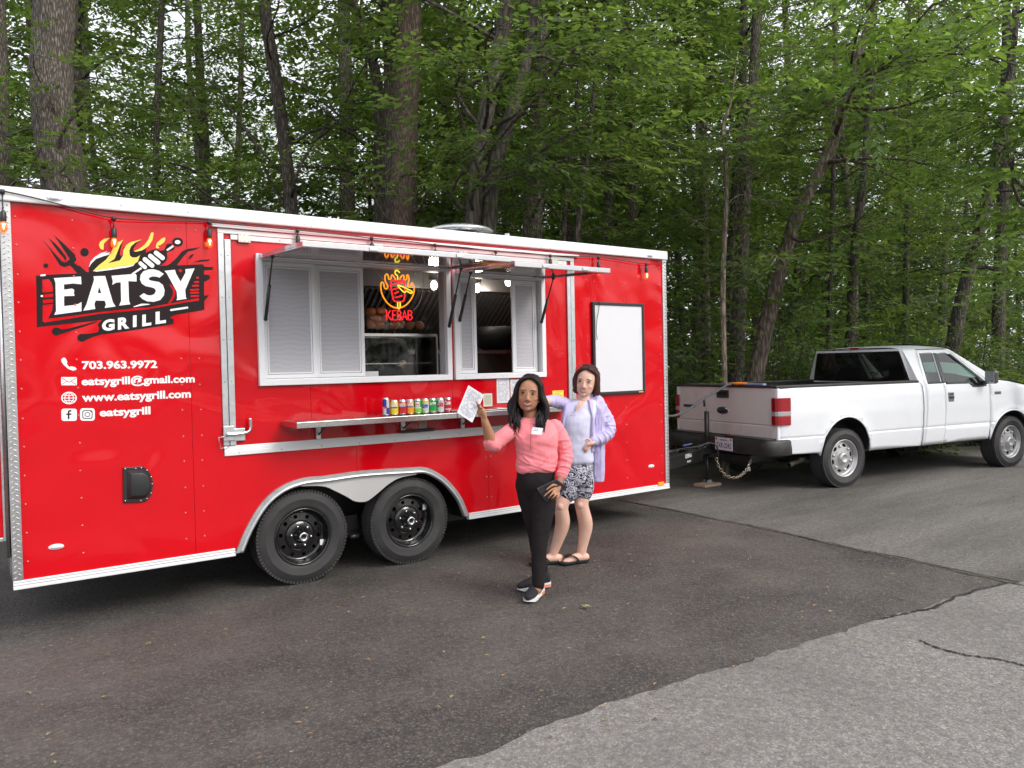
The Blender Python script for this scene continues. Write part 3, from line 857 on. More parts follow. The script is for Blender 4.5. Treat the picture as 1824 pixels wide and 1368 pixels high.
def make_wheel(loc, ax, R, wd, rr, style, parent, local=False, spin=0.0):
    ax = Vector(ax).normalized(); c = Vector(loc); u = Vector((0, 0, 1)); w = ax.cross(u)
    h = wd / 2
    t = MB()
    sh = R - rr
    prof = [(rr + .002, h * .80), (rr + .012, h * .95), (rr + sh * .22, h * 1.03), (rr + sh * .5, h * 1.06), (rr + sh * .52, h * 1.075), (rr + sh * .54, h * 1.06), (rr + sh * .75, h * .98), (R - .018, h * .86), (R - .006, h * .76), (R, h * .68)]
    for g0 in (.42, .14, -.14, -.42):
        prof += [(R, h * (g0 + .055)), (R - .009, h * (g0 + .04)), (R - .009, h * (g0 - .04)), (R, h * (g0 - .055))]
    prof += [(a, -b) for a, b in prof[:10][::-1]]
    t.lathe(prof, c, ax, 72)
    nb = 84
    for i in range(nb):
        for sg in (1, -1):
            a = 2 * math.pi * (i + (.5 if sg < 0 else 0)) / nb + spin
            rad = u * math.cos(a) + w * math.sin(a); tan = -u * math.sin(a) + w * math.cos(a)
            t.obox(c + rad * (R - .010) + ax * (sg * h * .82), rad, tan, ax, .010, math.pi * R / nb * .66, h * .075)
    wh = MB()
    whm = t.build('tyre', RUBBER, None)
    root = whm
    root.name = 'wheel'
    root.parent = parent
    if not local and parent.parent is None: root.matrix_parent_inverse = parent.matrix_basis.inverted()
    b = MB()
    if style == 'trailer':
        b.lathe([(rr + .006, h * .86), (rr + .006, h * .93), (rr - .003, h * .95), (rr - .010, h * .86), (rr - .018, h * .55), (rr - .022, h * .30), (rr - .032, h * .22), (rr - .045, h * .18), (rr - .05, -h * .3)], c, ax, 56)
        holes = [[((rr * .70) * math.cos(2 * math.pi * i / 10 + .2) + .0155 * math.cos(-a), (rr * .70) * math.sin(2 * math.pi * i / 10 + .2) + .0155 * math.sin(-a)) for a in [2 * math.pi * k / 10 for k in range(10)]] for i in range(10)]
        ring_disc(b, .055, rr - .040, holes, h * .20, c, ax, u, w, .012)
        b.lathe([(rr * .55, h * .20 + .008), (rr * .50, h * .20 + .022), (.075, h * .20 + .026), (.058, h * .20 + .024)], c, ax, 48)
        rim = b.build('rim', BGLOSS, whm)
        b = MB(); b.lathe([(.054, h * .2 - .05), (.054, h * .20 + .03), (.040, h * .20 + .036), (.036, h * .20 + .085), (.034, h * .2 + .09), (.030, h * .2 + .091), (.026, h * .2 + .084), (0, h * .2 + .082)], c, ax, 28); b.build('hub_cap', BGLOSS, whm)
        b = MB(); b.lathe([(.036, h * .2 + .086), (.034, h * .2 + .096), (.022, h * .2 + .097), (.018, h * .2 + .088)], c, ax, 28); b.build('hub_ring', CHROME, whm)
        for i in range(6):
            a = 2 * math.pi * i / 6 + .35 + spin
            p = c + u * (.078 * math.cos(a)) + w * (.078 * math.sin(a))
            b = MB(); b.lathe([(.011, h * .2 + .015), (.011, h * .2 + .035), (.007, h * .2 + .043), (0, h * .2 + .044)], p, ax, 6); b.build('lug_nut', CHROME, whm)
        a = 2.2 + spin; p = c + u * (rr * .86 * math.cos(a)) + w * (rr * .86 * math.sin(a))
        b = MB(); b.obox(p + ax * (h * .42), u, w, ax, .022, .014, .001); b.build('rim_sticker', WVINYL, whm)
    else:
        b.lathe([(rr + .004, h * .82), (rr + .006, h * .93), (rr - .004, h * .95), (rr - .012, h * .80), (rr - .022, h * .58), (rr - .030, h * .55)], c, ax, 56)
        SIL = MATS.get('wheel_silver') or pm('wheel_silver', (.52, .52, .53), .34, .6, .06, 12, dirt=(.22, .16, .11), dirt_amt=.5, dirt_scale=9)
        nh = 6
        holes = []
        for i in range(nh):
            a0 = 2 * math.pi * i / nh + .3 + spin; ca, sa = math.cos(a0), math.sin(a0)
            holes.append([(rr * .70 * ca + .019 * math.cos(t_) * ca + .034 * math.sin(t_) * -sa, rr * .70 * sa + .019 * math.cos(t_) * sa + .034 * math.sin(t_) * ca) for t_ in [2 * math.pi * k / 14 for k in range(14)]])
        ring_disc(b, .070, rr - .028, holes, h * .52, c, ax, u, w, .020)
        b.lathe([(.078, h * .52 + .012), (.072, h * .52 + .045), (.060, h * .52 + .055), (.045, h * .52 + .058), (.040, h * .52 + .052), (0, h * .52 + .052)], c, ax, 32)
        for i in range(nh):
            a = 2 * math.pi * (i + .5) / nh + .3 + spin
            d = u * math.cos(a) + w * math.sin(a)
            b.ball(c + d * (rr * .66) + ax * (h * .52 + .012), (.030, .030, .012) if abs(ax.z) > .9 else .020, 8, 6)
        b.build('rim', SIL, whm)
        b = MB(); b.lathe([(rr - .02, h * .6), (rr - .03, -h * .4), (0, -h * .4)], c, ax, 40); b.build('rim_barrel', BFRAME, whm)
    return whm
for x in (2.092, 3.008):
    make_wheel((x, .128, .357), (0, -1, 0), .357, .212, .212, 'trailer', TR, spin=x)
for x in (2.092, 3.008):
    make_wheel((x, TW - .128, .357), (0, 1, 0), .357, .212, .212, 'trailer', TR, spin=x)
b = MB()
for x in (2.092, 3.008): b.tube([(x, .2, .357), (x, TW - .2, .357)], .035, 10)
b.tube([(2.1, .33, .40), (2.35, .33, .36), (2.55, .33, .40), (2.75, .33, .36), (3.0, .33, .40)], .022, 8); b.box((2.45, .28, .30), (2.65, .38, .42)); b.tube([(2.52, .16, .27), (2.60, .16, .27)], .02, 8)
b.build('axle', BFRAME, TR)

# ------------------------------------------------------------------ vinyl logo and contact lines, flat on the wall
_lift = [0]
def LG(x, y, lay):
    p = W(x / 3.965, 300 + y / 3.965)
    return (p.x, p.z)
LOGO = None
def vinyl(name, polys, mat_, lay, holes=()):
    for i, P in enumerate(polys):
        yy = -.0015 - lay * .0006 - i * .00007
        P2 = [LG(*p, 0) for p in P]
        H = [[LG(*p, 0) for p in h] for h in (holes[i] if i < len(holes) else ())]
        MB().poly(P2, H, wallp(yy)).build(name, mat_, TR)
def circ(cx, cy, rx, ry=None, n=22): return [(cx + rx * math.cos(2 * math.pi * i / n), cy + (ry or rx) * math.sin(2 * math.pi * i / n)) for i in range(n)]
def stroke(pts, hw, per=5, cap=False):
    P = catmull([(*p, 0) for p in pts], per) if per > 1 and len(pts) > 2 else [np.array((*p, 0), float) for p in pts]
    H = hw if isinstance(hw, (list, tuple)) else [hw] * len(pts)
    hs = np.interp(np.linspace(0, 1, len(P)), np.linspace(0, 1, len(H)), H)
    A, B = [], []
    for i, p in enumerate(P):
        t = P[min(i + 1, len(P) - 1)] - P[max(i - 1, 0)]; t = t / (np.linalg.norm(t) + 1e-9)
        A.append((p[0] - t[1] * hs[i], p[1] + t[0] * hs[i])); B.append((p[0] + t[1] * hs[i], p[1] - t[0] * hs[i]))
    return A + B[::-1]
def caps(cx, cy, hl, hw, ang, n=7):
    ca, sa = math.cos(ang), math.sin(ang); out = []
    for s_, base in ((1, -math.pi / 2), (-1, math.pi / 2)):
        for i in range(n):
            a = base + math.pi * i / (n - 1)
            x, y = s_ * (hl - hw) + hw * math.cos(a), hw * math.sin(a)
            out.append((cx + ca * x - sa * y, cy + sa * x + ca * y))
    return out
_A = lambda P: [(713.7 + x * .4636, 396.5 + y * .4636) for x, y in P]
_B = lambda P: [(237.9 + x * .5795, 436.2 + y * .5795) for x, y in P]
banner = [(255, 757), (420, 747), (560, 741), (620, 735), (660, 728), (800, 716), (1000, 700)] + _A([(955, 625), (1200, 620), (1555, 604), (1572, 640), (1625, 645), (1700, 648), (1700, 690), (1570, 700), (1568, 760), (1640, 765), (1670, 810), (1630, 850), (1570, 870), (1570, 1080), (1650, 1075), (1575, 1160), (1572, 1300)]) + [(1238, 1035), (1200, 1052), (1228, 1066), (1225, 1100), (960, 1140), (735, 1172), (690, 1162), (700, 1130), (690, 1100), (720, 1070), (260, 1122)]
fork = [_B([(105, 122), (150, 165), (225, 245), (290, 320), (345, 380), (385, 395), (430, 360), (500, 310), (520, 345), (515, 375), (490, 395), (540, 432), (560, 432), (640, 505), (690, 520), (530, 525), (470, 455), (440, 430), (370, 452), (315, 425), (270, 350), (190, 220)]),
        _B([(180, 95), (260, 160), (330, 235), (400, 330), (395, 385), (370, 345), (290, 250)]), _B([(248, 65), (340, 140), (430, 225), (510, 305), (505, 330), (440, 350), (400, 290), (330, 180)])]
flame_back = _B([(670, 520), (672, 460), (700, 410), (760, 352), (850, 318), (930, 298), (985, 345), (1010, 280), (1050, 190), (1092, 120), (1060, 230), (1050, 300), (1075, 320), (1100, 240)]) + _A([(340, 350), (460, 330), (520, 278), (625, 230), (540, 290), (490, 370), (500, 412), (600, 400), (690, 370), (680, 430), (780, 385), (850, 374), (900, 398), (960, 390), (1000, 300), (1060, 285), (1095, 330), (1130, 350), (1100, 390), (1000, 425), (1012, 500), (990, 560), (930, 610), (700, 700), (300, 720)])
vinyl('logo_black_shape', [banner, *fork, circ(597, 592, 30), circ(324, 687, 18, 16), flame_back,
    stroke([(405, 1152), (470, 1145), (690, 1080)], [26, 12, 3]), circ(399, 1151, 33, 29), stroke([(580, 1196), (650, 1178), (760, 1150)], [28, 14, 8]), circ(578, 1196, 33, 28),
    _A(circ(1165, 268, 84, 70)), _A([(940, 660), (1060, 590), (1160, 500), (1230, 410), (1310, 372), (1505, 345), (1440, 382), (1320, 412), (1240, 505), (1160, 612), (1140, 640)]), _A([(1328, 522), (1360, 465), (1422, 443), (1390, 492), (1350, 528)]), _A([(1388, 582), (1500, 540), (1660, 528), (1640, 555), (1500, 566)])], BVINYL, 0)
vinyl('logo_flame', [_B([(722, 498), (790, 430), (880, 360), (940, 280), (975, 200), (1020, 150), (1090, 118), (1050, 190), (1010, 290), (985, 350), (900, 405), (1050, 368), (1088, 310), (1095, 240), (1130, 180), (1180, 145), (1295, 118)]) + _A([(615, 232), (520, 275), (455, 335), (430, 400), (438, 470), (475, 502), (540, 500), (592, 468), (560, 565), (480, 612), (300, 637)]),
    _B([(795, 185), (810, 140), (860, 105), (935, 92), (900, 120), (855, 165), (850, 240), (815, 230)]), _A([(500, 405), (580, 370), (660, 310), (720, 230), (760, 125), (785, 115), (802, 135), (780, 240), (720, 330), (620, 395), (530, 415)]), _A([(835, 330), (850, 280), (920, 215), (965, 195), (980, 215), (960, 270), (900, 315), (860, 322), (885, 352), (860, 366), (835, 352)])], YVINYL, 1)
wletters = [
    _B([(245, 585), (575, 565), (582, 660), (480, 650), (368, 662), (370, 725), (470, 712), (495, 730), (488, 765), (498, 800), (370, 805), (370, 925), (470, 915), (540, 900), (582, 875), (582, 988), (250, 1032), (272, 985), (265, 640)]),
    _B([(728, 562), (870, 558), (880, 590), (965, 880), (998, 930), (865, 948), (880, 905), (865, 860), (755, 858), (740, 900), (750, 960), (603, 982), (640, 910), (735, 605)]),
    _A([(158, 780), (525, 752), (540, 775), (540, 868), (415, 862), (425, 1160), (445, 1215), (275, 1235), (305, 1160), (298, 880), (230, 885), (170, 920), (178, 860)]),
    _A([(955, 752), (888, 810), (850, 795), (790, 790), (740, 805), (722, 830), (745, 850), (800, 862), (880, 875), (940, 920), (968, 1000), (955, 1080), (900, 1150), (800, 1178), (700, 1170), (630, 1135), (585, 1090), (650, 1045), (700, 1075), (760, 1080), (810, 1060), (835, 1010), (815, 975), (760, 955), (680, 940), (620, 900), (592, 840), (600, 770), (640, 715), (720, 685), (800, 682), (880, 705)]),
    _A([(965, 705), (1125, 690), (1140, 745), (1210, 870), (1285, 735), (1283, 680), (1425, 668), (1400, 720), (1280, 1000), (1290, 1110), (1305, 1130), (1145, 1155), (1160, 1120), (1150, 1020), (1000, 745)])]
vinyl('logo_letter', wletters, WVINYL, 2, [(), (_B([(797, 690), (780, 765), (822, 768)]),), (), (), ()])
vinyl('logo_white_mark', [_A(caps(633, 621, 76, 29, .72)), _A(caps(722, 578, 108, 34, .70)), _A(caps(809, 529, 112, 34, .68)), _A(caps(886, 470, 98, 34, .66)), _A(stroke([(470, 758), (615, 662)], 14, 1)), _A(caps(1050, 360, 62, 15, -.6)), _A(circ(1165, 268, 43, 31)),
    _B([(672, 455), (690, 390), (740, 330), (820, 280), (905, 255), (862, 282), (930, 268), (920, 298), (850, 318), (760, 350), (700, 410)]), _A(stroke([(490, 1257), (615, 1222), (742, 1215)], [3, 16, 3])), _A(caps(1188, 1284, 140, 15, -.15)), _B(caps(113, 550, 34, 11, -.1)), _B(caps(98, 803, 15, 12, 0)),
    _B([(722, 499), (900, 470)]) + _A([(300, 640), (480, 614), (520, 590), (485, 632), (390, 656), (300, 668)]) + _B([(900, 490), (765, 506)])], WVINYL, 2)
vinyl('logo_red_mark', [_B([(105, 605), (180, 598), (215, 640), (235, 710), (230, 750), (108, 758)]), _B([(118, 785), (235, 775), (235, 812), (115, 822)]), _B([(113, 850), (235, 842), (235, 880), (115, 892)]), _B([(110, 915), (235, 902), (225, 980), (172, 1080), (420, 1052), (800, 1000), (1300, 945)]) + _A([(700, 1268), (1490, 1120), (1490, 1160), (1300, 1182), (700, 1292)]) + _B([(800, 1020), (420, 1080), (130, 1125), (110, 1110)]),
    _A(stroke([(1040, 910), (1100, 980), (1112, 1050), (1085, 1130), (1030, 1200)], [4, 16, 18, 16, 8]))] + [_A(caps((x0 + 1492) / 2, y, (1492 - x0) / 2, 13, -.06)) for x0, y in ((1446, 810), (1412, 876), (1384, 932), (1354, 995), (1354, 1040), (1360, 1090))] + [_A([(1175, 690), (1215, 682), (1240, 700), (1210, 732)])], RED, 1)
def quadmap(BL, BR, TR_, TL, lay):
    A = [Vector(LG(*p, 0)) for p in (BL, BR, TR_, TL)]
    yy = -.0015 - lay * .0006
    def f(u, v):
        p = A[0] * (1 - u) * (1 - v) + A[1] * u * (1 - v) + A[2] * u * v + A[3] * (1 - u) * v
        return (p.x, yy, p.y)
    return f
for ch_, x0, x1, yt, yb, sl in (('G', 720, 809, 1066, 1147, .14), ('R', 832, 911, 1051, 1135, .14), ('I', 938, 964, 1038, 1121, .14), ('L', 1004, 1068, 1030, 1112, .14), ('L', 1098, 1171, 1009, 1096, .14)):
    dy = (x1 - x0) * sl / 2
    letters('logo_grill_letter', ch_, quadmap((x0, yb + dy), (x1, yb - dy), (x1, yt - dy), (x0, yt + dy), 3), WVINYL, TR, 1.0, 1.0, .05)
# contact lines
def line_text(name, s, x0, x1, ytop, ybot, bold=.035):
    a = W(x0 / 2.791, 600 + (ytop + ybot) / 2 / 2.791); c = W(x1 / 2.791, 600 + (ytop + ybot) / 2 / 2.791)
    zt = W((x0 + x1) / 2 / 2.791, 600 + ytop / 2.791).z; zb = W((x0 + x1) / 2 / 2.791, 600 + ybot / 2.791).z
    letters(name, s, lambda u, v: (a.x + u, -.0022, zb + v), WVINYL, TR, zt - zb, c.x - a.x, bold)
line_text('phone_number', '703.963.9972', 407, 781, 118, 159)
line_text('email_address', 'eatsygrill@gmail.com', 405, 968, 193, 246)
line_text('web_address', 'www.eatsygrill.com', 407, 949, 272, 325)
line_text('social_name', 'eatsygrill', 495, 748, 351, 403)
def C2(x, y): p = W(x / 2.791, 600 + y / 2.791); return (p.x, p.z)
def vin2(name, polys, mat_, lay, holes=None):
    for i, P in enumerate(polys): MB().poly([C2(*p) for p in P], [[C2(*q) for q in h] for h in (holes or {}).get(i, ())], wallp(-.0015 - lay * .0006 - i * .00007)).build(name, mat_, TR)
def rsq(x0, y0, x1, y1, r):
    out = []
    for cx, cy, a0 in ((x1 - r, y1 - r, 0), (x0 + r, y1 - r, 90), (x0 + r, y0 + r, 180), (x1 - r, y0 + r, 270)):
        for k in range(5):
            a = math.radians(a0 + 22.5 * k); out.append((cx + r * math.cos(a), cy + r * math.sin(a)))
    return out
vin2('phone_icon', [[(305, 110), (318, 103), (327, 108), (335, 126), (331, 134), (345, 150), (353, 146), (374, 151), (381, 158), (376, 165), (362, 168), (340, 160), (315, 138), (305, 122)]], WVINYL, 1)
vin2('envelope_icon', [rsq(304, 200, 382, 241, 5)], WVINYL, 1)
vin2('envelope_line', [stroke([(308, 205), (343, 226), (378, 205)], 1.6, 1), stroke([(308, 237), (332, 221)], 1.4, 1), stroke([(378, 237), (354, 221)], 1.4, 1)], RED, 2)
gh = [circ(343, 304, 33, 26, 26)[::-1]]
vin2('globe_icon', [circ(343, 304, 39, 31, 26), stroke([(306, 304), (381, 304)], 2, 1), stroke([(343, 274), (343, 334)], 2, 1), stroke([(343, 275), (325, 290), (322, 304), (325, 318), (343, 333)], 2), stroke([(343, 275), (361, 290), (364, 304), (361, 318), (343, 333)], 2), stroke([(312, 288), (343, 292), (374, 288)], 1.8), stroke([(312, 320), (343, 316), (374, 320)], 1.8)], WVINYL, 1, {0: gh})
vin2('social_icon', [rsq(305, 357, 382, 418, 12), rsq(398, 355, 471, 417, 14)], WVINYL, 1)
vin2('social_mark', [stroke([(354, 367), (342, 370), (341, 384), (341, 409)], 4), stroke([(329, 385), (355, 384)], 3.5, 1), rsq(409, 364, 460, 408, 12), circ(452, 372, 3)], BVINYL, 2, {2: [rsq(413, 368, 456, 404, 10)[::-1]]})
vin2('social_ring', [circ(434.5, 386, 14, 12)], BVINYL, 2, {0: [circ(434.5, 386, 10.5, 8.5)[::-1]]})

# ------------------------------------------------------------------ tongue, jack, chain
cp = Vector((7.78, 1.05, .46))
b = MB()
for y in (.42, 1.68):
    a_, q = Vector((5.9, y, .43)), Vector((7.62, 1.05 + (y - 1.05) * .10, .43))
    d = (q - a_).normalized(); b.obox((a_ + q) / 2, d, Vector((0, 0, 1)).cross(d), (0, 0, 1), (q - a_).length / 2, .04, .075)
b.box((7.45, .97, .36), (7.72, 1.13, .51)); b.box((6.6, .55, .39), (6.68, 1.55, .47))
tongue = b.build('tongue', BFRAME, TR, bevel=.005)
b = MB(); b.box((7.66, .985, .46), (7.86, 1.115, .535), .015); b.ball((7.90, 1.05, .485), (.065, .06, .055), 12, 8); b.box((7.70, 1.03, .52), (7.83, 1.07, .57), .006); b.build('coupler', BFRAME, tongue)
jx, jy = 7.60, 1.05
p = W(1259, 760, jy); jx = p.x
b = MB(); b.tube([(jx, jy, .40), (jx, jy, .98)], .032, 14); b.box((jx - .07, jy - .07, .515), (jx + .07, jy + .07, .53)); b.tube([(jx, jy, .53), (jx, jy, .56)], .045, 14)
jack = b.build('jack', BFRAME, TR)
MB().tube([(jx, jy, .06), (jx, jy, .42)], .024, 12).build('jack_leg', BFRAME, jack)
b = MB(); b.box((jx - .055, jy - .055, .045), (jx + .055, jy + .055, .055)); b.box((jx - .04, jy - .035, .055), (jx + .04, jy - .027, .09)); b.box((jx - .04, jy + .027, .055), (jx + .04, jy + .035, .09)); b.build('jack_foot', GALV, jack)
b = MB(); b.tube([(jx, jy, .97), (jx + .005, jy, 1.02), (jx - .05, jy - .01, 1.05)], .009, 8); b.build('crank', GALV, jack)
MB().tube([(jx - .05, jy - .01, 1.045), (jx - .055, jy - .01, 1.15)], .016, 10).build('crank_grip', BLACK, jack)
wood = MB(); wood.box((jx - .16, jy - .10, .010), (jx + .15, jy + .10, .046), .003)
tag(wood.build('wood_block', pm('pine_block', (.52, .40, .28), .8, 0, .25, 18, .2, 60, stretch=(1, 8, 8))), 'pale wooden block under the trailer tongue jack', 'block')
# hand-painted numbers on the beam
d0 = Vector((6.9, .42 + .63 * .58, .43))
dirb = Vector((1.72, .567, 0)).normalized(); nb_ = Vector((dirb.y, -dirb.x, 0))
PAINT = pm('white_paint_pen', (.75, .76, .78), .6, 0, .2, 60)
def beam_map(x0, z0):
    p0 = Vector((5.9, .42, .43)) + dirb * x0 + nb_ * .0425
    return lambda u, v: (p0 + dirb * u + Vector((0, 0, z0 - .43 + v)))[:]
letters('beam_number', '83866', beam_map(1.36, .445), PAINT, tongue, .05, .19, .01, shear=.1)
letters('beam_mark', '6mm', beam_map(1.42, .385), PAINT, tongue, .035, .11, .01, shear=.2)
# safety chain with padlock
CHAINM = pm('zinc_chain', (.42, .38, .28), .35, .85, .15, 40)
P = catmull([Zd(1276, 816, 9.0), Zd(1281, 832, 9.02), Zd(1292, 846, 9.05), Zd(1308, 851, 9.1), Zd(1322, 845, 9.2), Zd(1332, 833, 9.3), Zd(1338, 818, 9.4)], 16)
P = [Vector(p) for p in P]
Ltot = sum((P[i + 1] - P[i]).length for i in range(len(P) - 1))
b = MB(); nl = 24; acc = 0; pos = []; seg = 0
for k in range(nl):
    target = Ltot * (k + .5) / nl
    acc2 = 0
    for i in range(len(P) - 1):
        l = (P[i + 1] - P[i]).length
        if acc2 + l >= target: pos.append((P[i].lerp(P[i + 1], (target - acc2) / l), (P[i + 1] - P[i]).normalized())); break
        acc2 += l
for k, (p, t) in enumerate(pos):
    s_ = t.cross(Vector((FWD[0], FWD[1], 0))).normalized() if k % 2 == 0 else Vector((FWD[0], FWD[1], 0)).normalized()
    hl = Ltot / nl * .66
    pts = [p + t * (hl * math.cos(a)) + s_ * (.015 * math.sin(a)) for a in [2 * math.pi * i / 10 for i in range(10)]]
    b.tube(pts, .0036, 6, closed=True)
ch = b.build('safety_chain', CHAINM, TR)
p = Zd(1334, 835, 9.3); b = MB(); b.box((p.x - .02, p.y - .012, p.z - .03), (p.x + .02, p.y + .012, p.z + .02), .005); b.tube([p + Vector((-.012, 0, .02)), p + Vector((-.01, 0, .05)), p + Vector((.01, 0, .05)), p + Vector((.012, 0, .02))], .004, 6); b.build('padlock', STEEL, ch)
b = MB(); b.tube(catmull([Zd(1190, 806, 8.4), Zd(1215, 799, 8.7), Zd(1245, 795, 8.9), Zd(1262, 789, 8.95), Zd(1276, 794, 9.0), Zd(1279, 812, 9.02)], 8), .008, 6); b.build('brake_cable', BLACK, tongue)
b = MB(); b.obox(Zd(1224, 792, 8.75), dirb, nb_, (0, 0, 1), .12, .012, .006); b.build('blue_bracket', pm('blue_plastic', (.06, .09, .24), .4), tongue)

# ------------------------------------------------------------------ inside of the trailer
INW = pm('inside_wall', (.30, .28, .29), .5, .1, .15, 4)
b = MB(); b.add([(.3, 2.08, .4), (5.95, 2.08, .4), (5.95, 2.08, 2.66), (.3, 2.08, 2.66)], [(0, 1, 2, 3)]); b.add([(.3, .06, 2.66), (5.95, .06, 2.66), (5.95, 2.08, 2.66), (.3, 2.08, 2.66)], [(0, 1, 2, 3)])
b.build('inside_lining', INW, TR)
MB().poly([(.3, .92), (5.95, .92), (5.95, 2.655), (.3, 2.655)], [rect((1.80, 1.54, 3.39, 2.45)), rect((3.465, 1.54, 4.40, 2.42))], wallp(.028), .006, (0, 1, 0)).build('front_lining', INW, TR)
b = MB(); b.box((1.6, 1.35, .42), (5.2, 2.05, 1.32)); b.build('cooking_range', pm('dark_steel', (.10, .09, .09), .4, .6, .2, 8), TR)
hood = MB(); hood.add([(2.6, 2.04, 1.84), (5.6, 2.04, 1.84), (5.6, 1.35, 2.42), (2.6, 1.35, 2.42)], [(0, 1, 2, 3)]); hood.box((2.6, 1.20, 2.42), (5.6, 1.36, 2.62)); hood.box((2.6, 1.98, 1.78), (5.6, 2.05, 1.84))
ho = hood.build('extractor_hood', pm('hood_steel', (.20, .19, .19), .35, .8, .15, 10), TR)
for i in range(46):
    x = 2.64 + i * .064
    b = MB(); d = Vector((0, .69, -.58)).normalized(); nrm = Vector((0, -.58, -.69)).normalized()
    b.obox(Vector((x, 1.695, 2.13)) + nrm * .012, (1, 0, 0), d, nrm, .010, .44, .010); b.build('baffle', MATS['hood_steel'], ho)
b = MB(); b.box((2.6, 1.30, 1.76), (4.9, 1.42, 1.80)); b.build('pass_shelf', STEEL, TR)
LAMP = pm('lamp_glass', (.9, .9, .9), .3, 0, .02, emis=(1.0, .93, .82), estr=3.0)
for px, py in ((773, 508), (850, 513), (905, 502)):
    p = W(px, py, .95)
    b = MB(); b.ball(p, (.034, .034, .046), 12, 8); l = b.build('ceiling_lamp', LAMP, TR)
    ld = bpy.data.lights.new('lamp_light', 'POINT'); ld.energy = 3.5; ld.color = (1, .9, .76); ld.shadow_soft_size = .05
    lo = bpy.data.objects.new('lamp_light', ld); col.objects.link(lo); lo.location = p + Vector((0, 0, -.08)); lo.parent = TR; lo.matrix_parent_inverse = TR.matrix_basis.inverted()
    b = MB(); b.lathe([(.05, .05), (.05, .10), (.03, .14), (.03, .5)], p, (0, 0, 1), 16); b.build('lamp_holder', STEEL, l)
# display case behind the wide window
CASE = thing('display_case', (2.98, .45, 1.30), 'glass food display case inside the wide serving window', 'case')
cx0, cx1, cy0, cy1, cz0, cz1 = 2.52, 3.44, .28, .66, 1.45, 1.905
b = MB()
for x in (cx0, cx1):
    for y in (cy0, cy1): b.box((x - .007, y - .007, cz0), (x + .007, y + .007, cz1))
for z in (cz0 + .005, cz1 - .005):
    for y in (cy0, cy1): b.box((cx0, y - .006, z - .006), (cx1, y + .006, z + .006))
    for x in (cx0, cx1): b.box((x - .006, cy0, z - .006), (x + .006, cy1, z + .006))
b.box((cx0, cy0, cz1), (cx1, cy1, cz1 + .012)); b.box((cx0 - .02, cy0 - .02, 1.30), (cx1 + .02, cy1 + .02, cz0))
b.build('case_frame', STEEL, CASE)
GLASS = glass_mat('clear_glass', (.93, .96, .95), -.06)
MB().box((cx0, cy0 - .003, cz0), (cx1, cy0, cz1)).build('front_pane', GLASS, CASE)
MB().box((cx1, cy0, cz0), (cx1 + .003, cy1, cz1)).build('side_pane', GLASS, CASE)
b = MB(); b.box((cx0 + .02, cy0 + .06, 1.66), (cx1 - .02, cy1 - .03, 1.667)); b.build('glass_shelf', STEEL, CASE)
b = MB(); b.box((2.655, .13, 1.535), (2.80, .25, 1.60), .004); tag(b.build('white_tray', pm('tray_white', (.75, .75, .76), .4)), 'small white tray on the sill of the wide serving window', 'tray')
b = MB(); b.box((.9, .11, 1.42), (5.0, .29, 1.532)); b.build('inner_counter', STEEL, TR)
# bread rolls in clear bags on top of the case
BREAD = pm('bread_crust', (.42, .20, .085), .6, 0, .45, 14, .25, 30)
FILM = glass_mat('bag_film', (.97, .96, .95), .0, rough=.2)
rolls = bpy.data.meshes.new('bread_roll')
rb = MB(); rb.ball((0, 0, 0), (.052, .044, .036), 14, 9)
def roll_shape(o):
    pass
proto = rb.build('bread_roll', BREAD)
pm_mesh = proto.data
bpy.data.objects.remove(proto)
def bread_bag(px0, px1, py0, py1, y, label):
    a, c = W(px0, py0, y), W(px1, py1, y)
    root = thing('bread_bag', ((a.x + c.x) / 2, y, c.z), label, 'bread')
    x = a.x + .05; row = 0
    z = c.z + .038
    while z < a.z - .02:
        x = a.x + .05 + (.05 if row % 2 else 0); n_ = 0
        while x < c.x - .03:
            o = bpy.data.objects.new('bread_roll', pm_mesh); col.objects.link(o); o.parent = root; o.matrix_parent_inverse = root.matrix_basis.inverted()
            o.location = (x + rng.uniform(-.008, .008), y + rng.uniform(-.02, .05), z + rng.uniform(-.006, .006)); o.rotation_euler = (rng.uniform(-.4, .4), rng.uniform(-.4, .4), rng.uniform(0, 3))
            x += .084
        z += .058; row += 1
    nx, nz = 18, 6; V = []; F = []
    for j in range(nz + 1):
        for i in range(nx + 1):
            xx = a.x - .01 + (c.x - a.x + .02) * i / nx; zz = c.z + (a.z - c.z + .01) * j / nz
            V.append((xx, y - .062 + .012 * mnoise.noise(Vector((xx * 14, zz * 18, y))) + .05 * (j / nz) ** 3, zz))
    F = [(j * (nx + 1) + i, j * (nx + 1) + i + 1, (j + 1) * (nx + 1) + i + 1, (j + 1) * (nx + 1) + i) for j in range(nz) for i in range(nx)]
    MB().add(V, F).build('bag_film', FILM, root, smooth=True)
bread_bag(650, 692, 548, 587, .42, 'clear bag of brown bread rolls at the left on the display case')
bread_bag(690, 762, 567, 587, .44, 'flatter clear bag of brown bread rolls behind the red sign letters')
